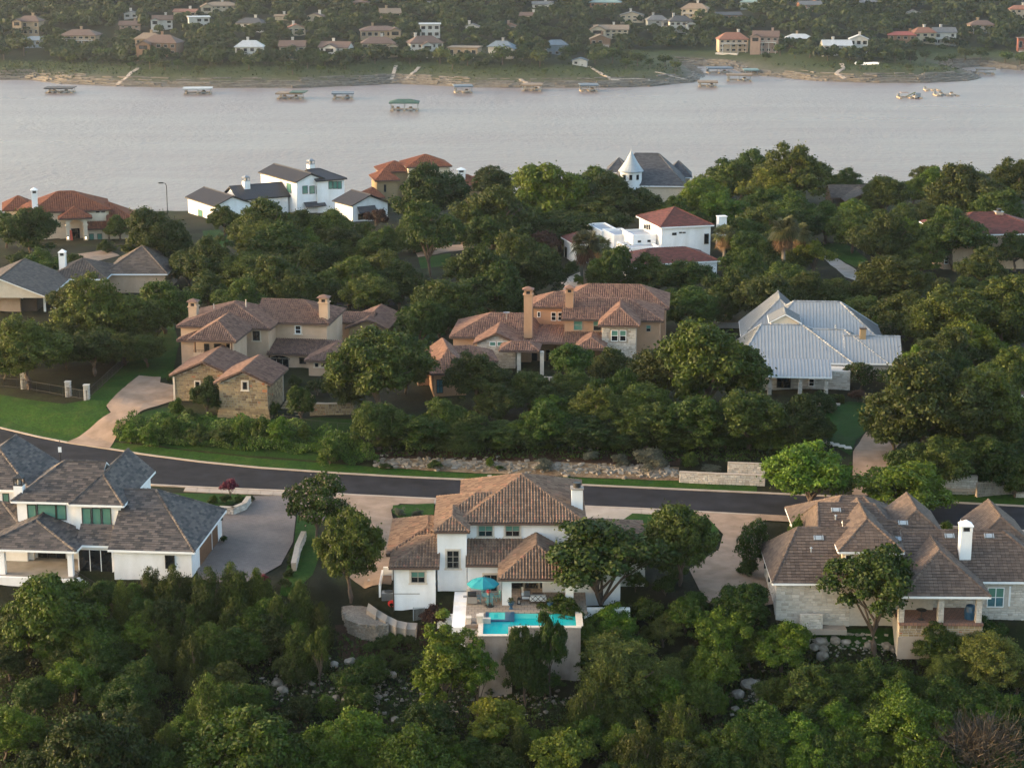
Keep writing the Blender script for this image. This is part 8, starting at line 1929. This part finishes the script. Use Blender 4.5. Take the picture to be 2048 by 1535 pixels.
# ---------------------------------------------------------------- boat docks on the lake
def boat(loc, rz, label, hull):
    r = empty('motor_boat', loc, rz); tag(r, label, 'boat')
    mb = MB(); pr = [(-3.2, .9), (-3.2, -.9), (1.2, -1.1), (3.4, 0), (1.2, 1.1)]
    lo = [(x * .9, y * .7, 0) for x, y in pr]; hi = [(x, y, .95) for x, y in pr]; mb.poly(lo[::-1]); mb.poly(hi)
    for k in range(5): q = (k + 1) % 5; mb.poly([lo[k], lo[q], hi[q], hi[k]])
    mb.build('hull', hull, r); mb = MB(); mb.poly([(.4, -.8, .96), (.4, .8, .96), (-.1, .7, 1.7), (-.1, -.7, 1.7)]); mb.build('windscreen', M['glass'], r)
    mb = MB(); mb.box(-2.4, -.2, -.8, .8, .955, 1.2); mb.build('seats', FW['tan'], r)
    return r
def dock(px, py, w, label, roof, kind='flat', hgt=13, boats=1, col='white', roof2=None, dep=9.0):
    p = at(px, py, LAKE); s = proj(*p)[2] / FPX; W = w * s; H = hgt * s
    r = empty('boat_dock', (p.x, p.y, LAKE), math.radians(FRND.uniform(-8, 8))); tag(r, label, 'boat dock', 'floating boat docks')
    mb = MB()
    for x0, x1, y0, y1 in ((-W/2, W/2, dep/2 - 1.6, dep/2), (-W/2, -W/2 + 1.4, -dep/2, dep/2 - 1.61), (W/2 - 1.4, W/2, -dep/2, dep/2 - 1.61), (-.6, .6, -dep/2, dep/2 - 1.61)): mb.box(x0, x1, y0, y1, -.5, .55)
    mb.build('float_deck', FW['tan'] if col == 'tan' else M['wood_pale'], r)
    if roof:
        for sx in (-1, 0, 1):
            for sy in (-1, 1): mb = MB(); mb.box(sx * (W/2 - .4) - .12, sx * (W/2 - .4) + .12, sy * (dep/2 - .4) - .12, sy * (dep/2 - .4) + .12, .55, H * .74); mb.build('post', M['galv'], r)
        mb = MB(); z = H * .74; e = .6; x0, x1, y0, y1 = -W/2 - e, W/2 + e, -dep/2 - e, dep/2 + e
        if kind == 'hip':
            t = H; a = dep * .5; A, B = (x0 + a, 0, t), (x1 - a, 0, t)
            for f in ([(x0, y0, z), (x1, y0, z), B, A], [(x1, y1, z), (x0, y1, z), A, B], [(x0, y1, z), (x0, y0, z), A], [(x1, y0, z), (x1, y1, z), B]): mb.poly(f)
            mb.poly([(x0, y1, z - .02), (x1, y1, z - .02), (x1, y0, z - .02), (x0, y0, z - .02)])
        elif kind == 'gable':
            t = H * .95; A, B = (x0, 0, t), (x1, 0, t)
            for f in ([(x0, y0, z), (x1, y0, z), B, A], [(x1, y1, z), (x0, y1, z), A, B], [(x0, y1, z), (x0, y0, z), A], [(x1, y0, z), (x1, y1, z), B]): mb.poly(f)
        else:
            i = len(mb.v); mb.box(x0, x1, y0, y1, z, z + .35)
            if roof2: pass
        mb.box(x0, x1, y0 - .06, y0 - .002, z - .4, z + .05); mb.build('roof', FR[roof], r)
        if roof2: mb = MB(); mb.box(0.2, x1 + 1.5, y0 - .4, y1 + .4, z + .5, z + .8); mb.build('roof', FR[roof2], r)
    mb = MB(); mb.box(-W/2 + .3, -W/2 + 1.6, dep/2 - 1.3, dep/2 - .3, .55, 2.0); mb.build('storage_locker', FW['grey'], r)
    mb = MB(); mb.box(-W/2, W/2, -dep/2 - .03, -dep/2 + .06, .95, 1.05)
    for k in range(9): xk = -W/2 + W * k / 8; mb.box(xk - .05, xk + .05, -dep/2 - .03, -dep/2 + .06, .55, .95)
    mb.build('railing', M['galv'], r)
    for k in range(boats):
        xk = (k - (boats - 1) / 2) * W * .45 + (W * .22 if boats == 1 else 0)
        boat((p.x + xk, p.y - .4, LAKE + .25), math.pi / 2 + FRND.uniform(-.1, .1), 'motor boat, %s, in the %s' % (('left one', 'right one')[k] if boats > 1 else 'only one', label.split(' on ')[0].split(' near ')[0].split(' off ')[0]), FW[FRND.choice(['white', 'white', 'grey', 'blue'])])
    return r
for a in ((121, 185, 54, 'dark roofed boat dock near the left bank', 'dark', 'flat', 13, 2), (396, 187, 54, 'long white roofed boat dock off the far bank', 'white', 'flat', 14, 1), (581, 197, 50, 'tan and green roofed boat dock off the far bank', 'tan', 'flat', 15, 2, 'tan', 'green'), (686, 197, 40, 'blue roofed boat dock beside the tan and green one', 'blue', 'flat', 15, 1),
          (809, 221, 56, 'green hip roofed boat dock, nearest on the lake', 'green', 'hip', 23, 2), (926, 185, 34, 'grey-blue roofed boat dock near mid bank', 'blue', 'flat', 18, 1), (1064, 181, 38, 'tan roofed boat dock with gangway near mid bank', 'tan', 'flat', 16, 1), (1177, 182, 34, 'bright blue roofed boat dock right of the tan one', 'blue', 'flat', 17, 1),
          (1415, 173, 36, 'small cream roofed boat dock near the inlet mouth', 'tan', 'flat', 13, 1), (1438, 146, 48, 'blue roofed boat dock inside the inlet', 'blue', 'flat', 14, 1), (1478, 161, 48, 'wide tan roofed boat dock at the inlet mouth', 'tan', 'flat', 16, 1), (1501, 149, 26, 'small green roofed boat dock inside the inlet', 'teal', 'flat', 13, 0),
          (1819, 196, 46, 'party barge with yellow and green slides off the peninsula', None, 'flat', 12, 1), (1892, 191, 46, 'open boat dock with white boats off the peninsula', None, 'flat', 12, 2), (1864, 181, 30, 'bare flat swim platform off the peninsula', None, 'flat', 5, 0), (1970, 148, 36, 'grey roofed boat dock in the right cove', 'grey', 'flat', 14, 0)):
    o = dock(*a)
    if 'party barge' in a[3]:
        mb = MB(); mb.beam((-2, 0, .6), (3, 0, 3.0), 1.2, .3); mb.build('slide', M['leaf_yellow'], o); mb = MB(); mb.box(2.5, 5.5, -2, 2, .6, 2.6); mb.build('cabin', FW['blue'], o)
        mb = MB(); mb.box(-5, -1, -2.2, 2.2, 2.8, 3.0); mb.build('canopy', FW['pink'], o)
        for x_ in (-4.8, -1.2): mb = MB(); mb.box(x_ - .1, x_ + .1, -2, -1.8, .5, 2.8); mb.build('post', M['galv'], o)

# ---------------------------------------------------------------- far trees: single ones on the bank, the wood behind as one mass
def low_tree(name, seed, mat, nl=12, cnt=420, leaf=.16):
    rs = rsn(seed); L = lobes_round(rs, nl, .95, .7, .95, (.28, .45), -.4); c = crown(name, seed, L, cnt, leaf, [mat], .75, inner=.4); mb = MB(); mb.tube([(0, 0, -.3), (0, 0, .8)], [.08, .05], 5); return c, mb.mesh(name + '_trunk', M['bark'])
FT = [low_tree('far_oak_crown', 201, M['leaf_dark'], cnt=650, leaf=.13), low_tree('far_oak_crown', 202, M['leaf_oak'], cnt=650, leaf=.13), low_tree('far_oak_crown', 203, M['leaf_dark'], cnt=650, leaf=.13)]
BANK = [(48, 112, 44), (100, 105, 40), (8, 120, 30), (145, 128, 22), (205, 125, 38), (238, 120, 30), (262, 138, 18), (180, 112, 34), (120, 118, 30), (300, 138, 34), (330, 142, 30), (355, 138, 24), (385, 128, 36), (400, 148, 22), (420, 132, 30), (445, 125, 30), (470, 132, 26), (498, 140, 34), (530, 128, 30), (560, 140, 24), (585, 150, 36), (615, 138, 30), (650, 132, 30), (690, 140, 26), (640, 146, 18), (716, 122, 30), (750, 128, 34), (820, 128, 28), (880, 128, 36), (905, 140, 30), (935, 132, 34), (965, 128, 30), (1005, 130, 44), (1045, 128, 36), (1080, 134, 36), (1090, 152, 20), (1130, 116, 26), (1190, 130, 34), (1225, 128, 38), (1252, 138, 28), (1275, 132, 36), (1300, 136, 22), (1330, 134, 28), (1352, 142, 24), (1560, 112, 30), (1590, 118, 28), (1620, 116, 30), (1655, 122, 30), (1666, 141, 14), (1700, 120, 26), (1720, 138, 22), (1772, 141, 16), (1790, 126, 30), (1820, 128, 34), (1850, 124, 30), (1880, 130, 24), (1905, 126, 26), (1930, 122, 34), (1960, 122, 30), (1815, 142, 18), (1885, 140, 12), (2010, 128, 34), (2040, 130, 30), (1530, 122, 20), (1740, 121, 20)]
for i, (px, py, w) in enumerate(sorted(BANK)):
    p = fhit(px, py); d = proj(*p)[2]; r = w / 2 * d / FPX; c, t = FT[i % 3]
    o = empty('bank_tree', p, TR.uniform(0, 6.28)); k = TR.uniform(.85, 1.05); o.scale = (r, r, r * k); link('crown', c, o); link('trunk', t, o)
    tag(o, 'rounded tree on the far bank, %s from left' % ORD[i], 'tree', 'single trees along the far bank')
# mass of the far wood
rs = rsn(300); pts = []
HP = [(a[0], a[1], a[2], a[3]) for a in FH]; LAWN = [(1130, 1250, 122, 152), (1440, 1500, 28, 48), (230, 330, 130, 160), (540, 760, 142, 175), (1560, 1900, 128, 165), (190, 300, 62, 74), (0, 90, 100, 130)]
tries = 0
while len(pts) < 3800 and tries < 120000:
    tries += 1; x, y = rs.uniform(-360, 360), 1090 + 430 * rs.rand() ** .9
    if abs(x) > .275 * y: continue
    i = np.searchsorted(fx, x) - 1; j = np.searchsorted(fy, y) - 1
    if DS[j, i] < 34 + rs.uniform(0, 22): continue
    z = fterr(x, y); px, py, d = proj(x, y, z); s = FPX / d; rr = rs.uniform(2.6, 4.9)
    if any(a < px < b and c < py < e for a, b, c, e in LAWN): continue
    bad = False
    for hx, hb, hw, hh in HP:
        if abs(px - hx) < hw * .5 + rr * s * .2 and hb - hh * .9 < py < hb + 12: 
            # standing in front of or inside the house: keep only low ones well below it
            if py < hb + 3 or py - rr * s * 1.7 < hb - hh * .66: bad = True; break
    if bad or any((x - q[0]) ** 2 + (y - q[1]) ** 2 < 9 for q in pts[-300:]): continue
    pts.append((x, y, z, rr))
tmpl = []
for s_ in (211, 212, 213, 214):
    q = rsn(s_); L = lobes_round(q, 9, .95, .7, .95, (.3, .5), -.4); c_ = np.array([l[0] for l in L]); r_ = np.array([l[1] for l in L]); n_ = 150
    li = q.randint(0, len(L), n_); D = q.normal(size=(n_, 3)); D /= np.linalg.norm(D, axis=1, keepdims=True); D[:, 2] = np.abs(D[:, 2]) * .9 - .15
    tmpl.append((leaf_quads(q, c_[li] + D * r_[li][:, None], D + q.normal(size=D.shape) * .5, .29, .8), np.clip(q.uniform(.1, .9, len(L))[li] * .6 + q.uniform(0, .4, n_), 0, 1)))
Qs, Ts = [], []
for k, (x, y, z, rr) in enumerate(pts):
    q, t = tmpl[k % 4]; a = rs.uniform(0, 6.28); ca, sa = math.cos(a), math.sin(a); R = np.array([[ca, -sa, 0], [sa, ca, 0], [0, 0, 1]])
    Qs.append((q @ R.T) * np.array([rr, rr, rr * rs.uniform(.8, 1.05)]) + np.array([x, y, z - .2])); Ts.append(np.clip(t * .6 + rs.uniform(0, .45), 0, 1))
M['leaf_far'] = mat_leaf('far_wood_leaf', (0.006011, 0.01453, 0.002152), (0.03194, 0.06054, 0.009149), rnd=0.0)
tag(link('far_wood', quad_mesh('far_wood', np.concatenate(Qs), np.concatenate(Ts), [M['leaf_far']])), 'continuous oak woodland covering the far hillside', None, None, 'stuff')
# reeds and scrub by the far water
n_ = 9000; xs = rs.uniform(-300, 300, n_ * 3); ys = 1085 + rs.uniform(0, 120, n_ * 3); C_ = []
for x, y in zip(xs, ys):
    i = np.searchsorted(fx, x) - 1; j = np.searchsorted(fy, y) - 1; dsv = DS[j, i]; px = proj(x, y, LAKE)[0]
    lim = 2 if px < 150 else 13
    if lim < dsv < 55 and rs.rand() < (.9 if px < 200 else .35): C_.append((x, y, fterr(x, y) + rs.uniform(.1, .9)))
C_ = np.array(C_); Q = leaf_quads(rs, C_, rs.normal(size=C_.shape) + np.array([0, -.3, .8]), .7, .6)
tag(link('far_scrub', quad_mesh('far_scrub', Q, rs.uniform(0, 1, len(C_)), [M['leaf_oak']])), 'low scrub and reeds along the far bank', None, None, 'stuff')

# ---------------------------------------------------------------- boulders and rubble
def rock_mesh(name, seed):
    rs = rsn(seed); import bmesh
    bm = bmesh.new(); bmesh.ops.create_icosphere(bm, subdivisions=2, radius=1)
    pl = rs.normal(size=(7, 3)); pl /= np.linalg.norm(pl, axis=1, keepdims=True); of = rs.uniform(.55, .9, 7)
    for v in bm.verts:
        c = np.array(v.co)
        for q, o_ in zip(pl, of):
            d_ = c @ q - o_
            if d_ > 0: c = c - q * d_
        c *= 1 + rs.normal() * .03; v.co = Vector(c)
    me = bpy.data.meshes.new(name); bm.to_mesh(me); bm.free(); me.materials.append(M['rock'])
    a = me.attributes.new('tint', 'FLOAT', 'FACE'); return me
RM = [rock_mesh('boulder', s) for s in range(401, 407)]
BLD = [(1642, 1288, 34, 'largest boulder'), (1628, 1296, 30, 'grey boulder'), (1647, 1300, 26, 'rounded boulder'), (1612, 1282, 16, 'small boulder'), (1645, 1315, 30, 'low boulder'), (1668, 1283, 30, 'flat pale boulder'), (1692, 1285, 22, 'upright boulder'), (1680, 1296, 12, 'little boulder'), (1737, 1293, 22, 'boulder'), (1772, 1294, 26, 'boulder'), (1785, 1300, 22, 'boulder'), (1815, 1298, 26, 'boulder'),
       (668, 1332, 24, 'boulder'), (700, 1325, 26, 'flat boulder'), (617, 1355, 26, 'boulder'), (622, 1368, 22, 'boulder'), (685, 1378, 30, 'boulder'), (770, 1348, 26, 'boulder'), (785, 1352, 24, 'boulder'), (672, 1398, 20, 'boulder'), (688, 1402, 20, 'boulder'), (640, 1350, 18, 'boulder'), (555, 1370, 26, 'boulder'), (565, 1385, 30, 'boulder'), (758, 1395, 18, 'boulder'), (790, 1440, 20, 'boulder'), (600, 1345, 16, 'boulder'),
       (1500, 1375, 44, 'broad grey boulder'), (1478, 1392, 34, 'grey boulder'), (1520, 1400, 24, 'boulder'), (1470, 1420, 20, 'boulder'), (1230, 1425, 30, 'boulder'), (1075, 1395, 16, 'boulder'), (1095, 1398, 16, 'boulder'), (250, 1325, 22, 'boulder'), (290, 1335, 22, 'boulder')]
for i, (px, py, w, l) in enumerate(sorted(BLD)):
    p = hit(px, py); s = proj(*p)[2] / FPX; r = w / 2 * s; o = link('boulder', RM[i % 6], None, (p.x, p.y, p.z + r * .25), RND.uniform(0, 6.28)); o.scale = (r, r * RND.uniform(.7, 1), r * RND.uniform(.6, .85))
    side = 'behind the limestone house' if px > 1590 else ('on the slope at lower right' if px > 1200 else ('on the slope left of the pool wall' if px > 500 else 'on the slope at lower left'))
    tag(o, '%s %s, %s from left overall' % (l, side, ORD[i]), 'boulder', 'limestone boulders')
def rubble(name, label, poly, n, size, seed, mat='rock'):
    rs = random.Random(seed); mb = MB()
    for k in range(n):
        i = rs.randrange(len(poly) - 1); f = rs.random(); a, b = poly[i], poly[i + 1]; p = hit(a[0] + (b[0] - a[0]) * f, a[1] + (b[1] - a[1]) * f + rs.gauss(0, a[2])); s = rs.uniform(.4, 1.3) * size
        mb.obox((p.x, p.y, p.z + s * .2), s, s * rs.uniform(.5, .9), s * rs.uniform(.3, .6), rs.uniform(0, 3), 0, rs.random(), rs.uniform(-.4, .4))
    tag(mb.build(name, M[mat]), label, None, None, 'stuff')
rubble('rubble_bank', 'broken tan limestone ledge along the bank above the street', [(750, 925, 5), (900, 928, 6), (1080, 935, 6), (1220, 940, 6), (1355, 945, 6)], 800, .24, 1, 'rock')
rubble('rubble', 'scattered limestone rubble on the near slope', [(520, 1370, 18), (640, 1370, 22), (800, 1400, 25), (1000, 1400, 12), (1200, 1400, 20), (1500, 1400, 25), (1560, 1440, 20)], 520, .16, 2)
rubble('rubble', 'scattered stones on the lawn behind the limestone house', [(1605, 1285, 10), (1700, 1292, 12), (1850, 1298, 8)], 160, .16, 3)
rubble('edging_stones', 'row of small edging stones at the limestone house lawn', [(1684, 1267, 1), (1745, 1269, 1)], 40, .14, 4)
drape('rubble_slope', [(752, 917), (900, 920), (1150, 925), (1358, 935), (1358, 962), (1220, 957), (1060, 951), (900, 944), (755, 935)], M['bank'], .08, 'tan rubble slope above the street verge')

# ---------------------------------------------------------------- evening haze
HZ = 0.000055
mb = MB(); mb.box(-2600, 2600, -60, 3900, LAKE - 14, 84)
hz = mb.build('haze', bpy.data.materials.new('haze_air')); hm = hz.data.materials[0]; hm.use_nodes = True; hn = hm.node_tree.nodes; hl = hm.node_tree.links
hn.remove(hn['Principled BSDF']); pv = hn.new('ShaderNodeVolumePrincipled'); pv.inputs['Color'].default_value = (.74, .80, .88, 1); pv.inputs['Density'].default_value = HZ; pv.inputs['Anisotropy'].default_value = .5
hl.new(pv.outputs[0], hn['Material Output'].inputs['Volume']); tag(hz, 'thin evening haze over the lake', kind='stuff')
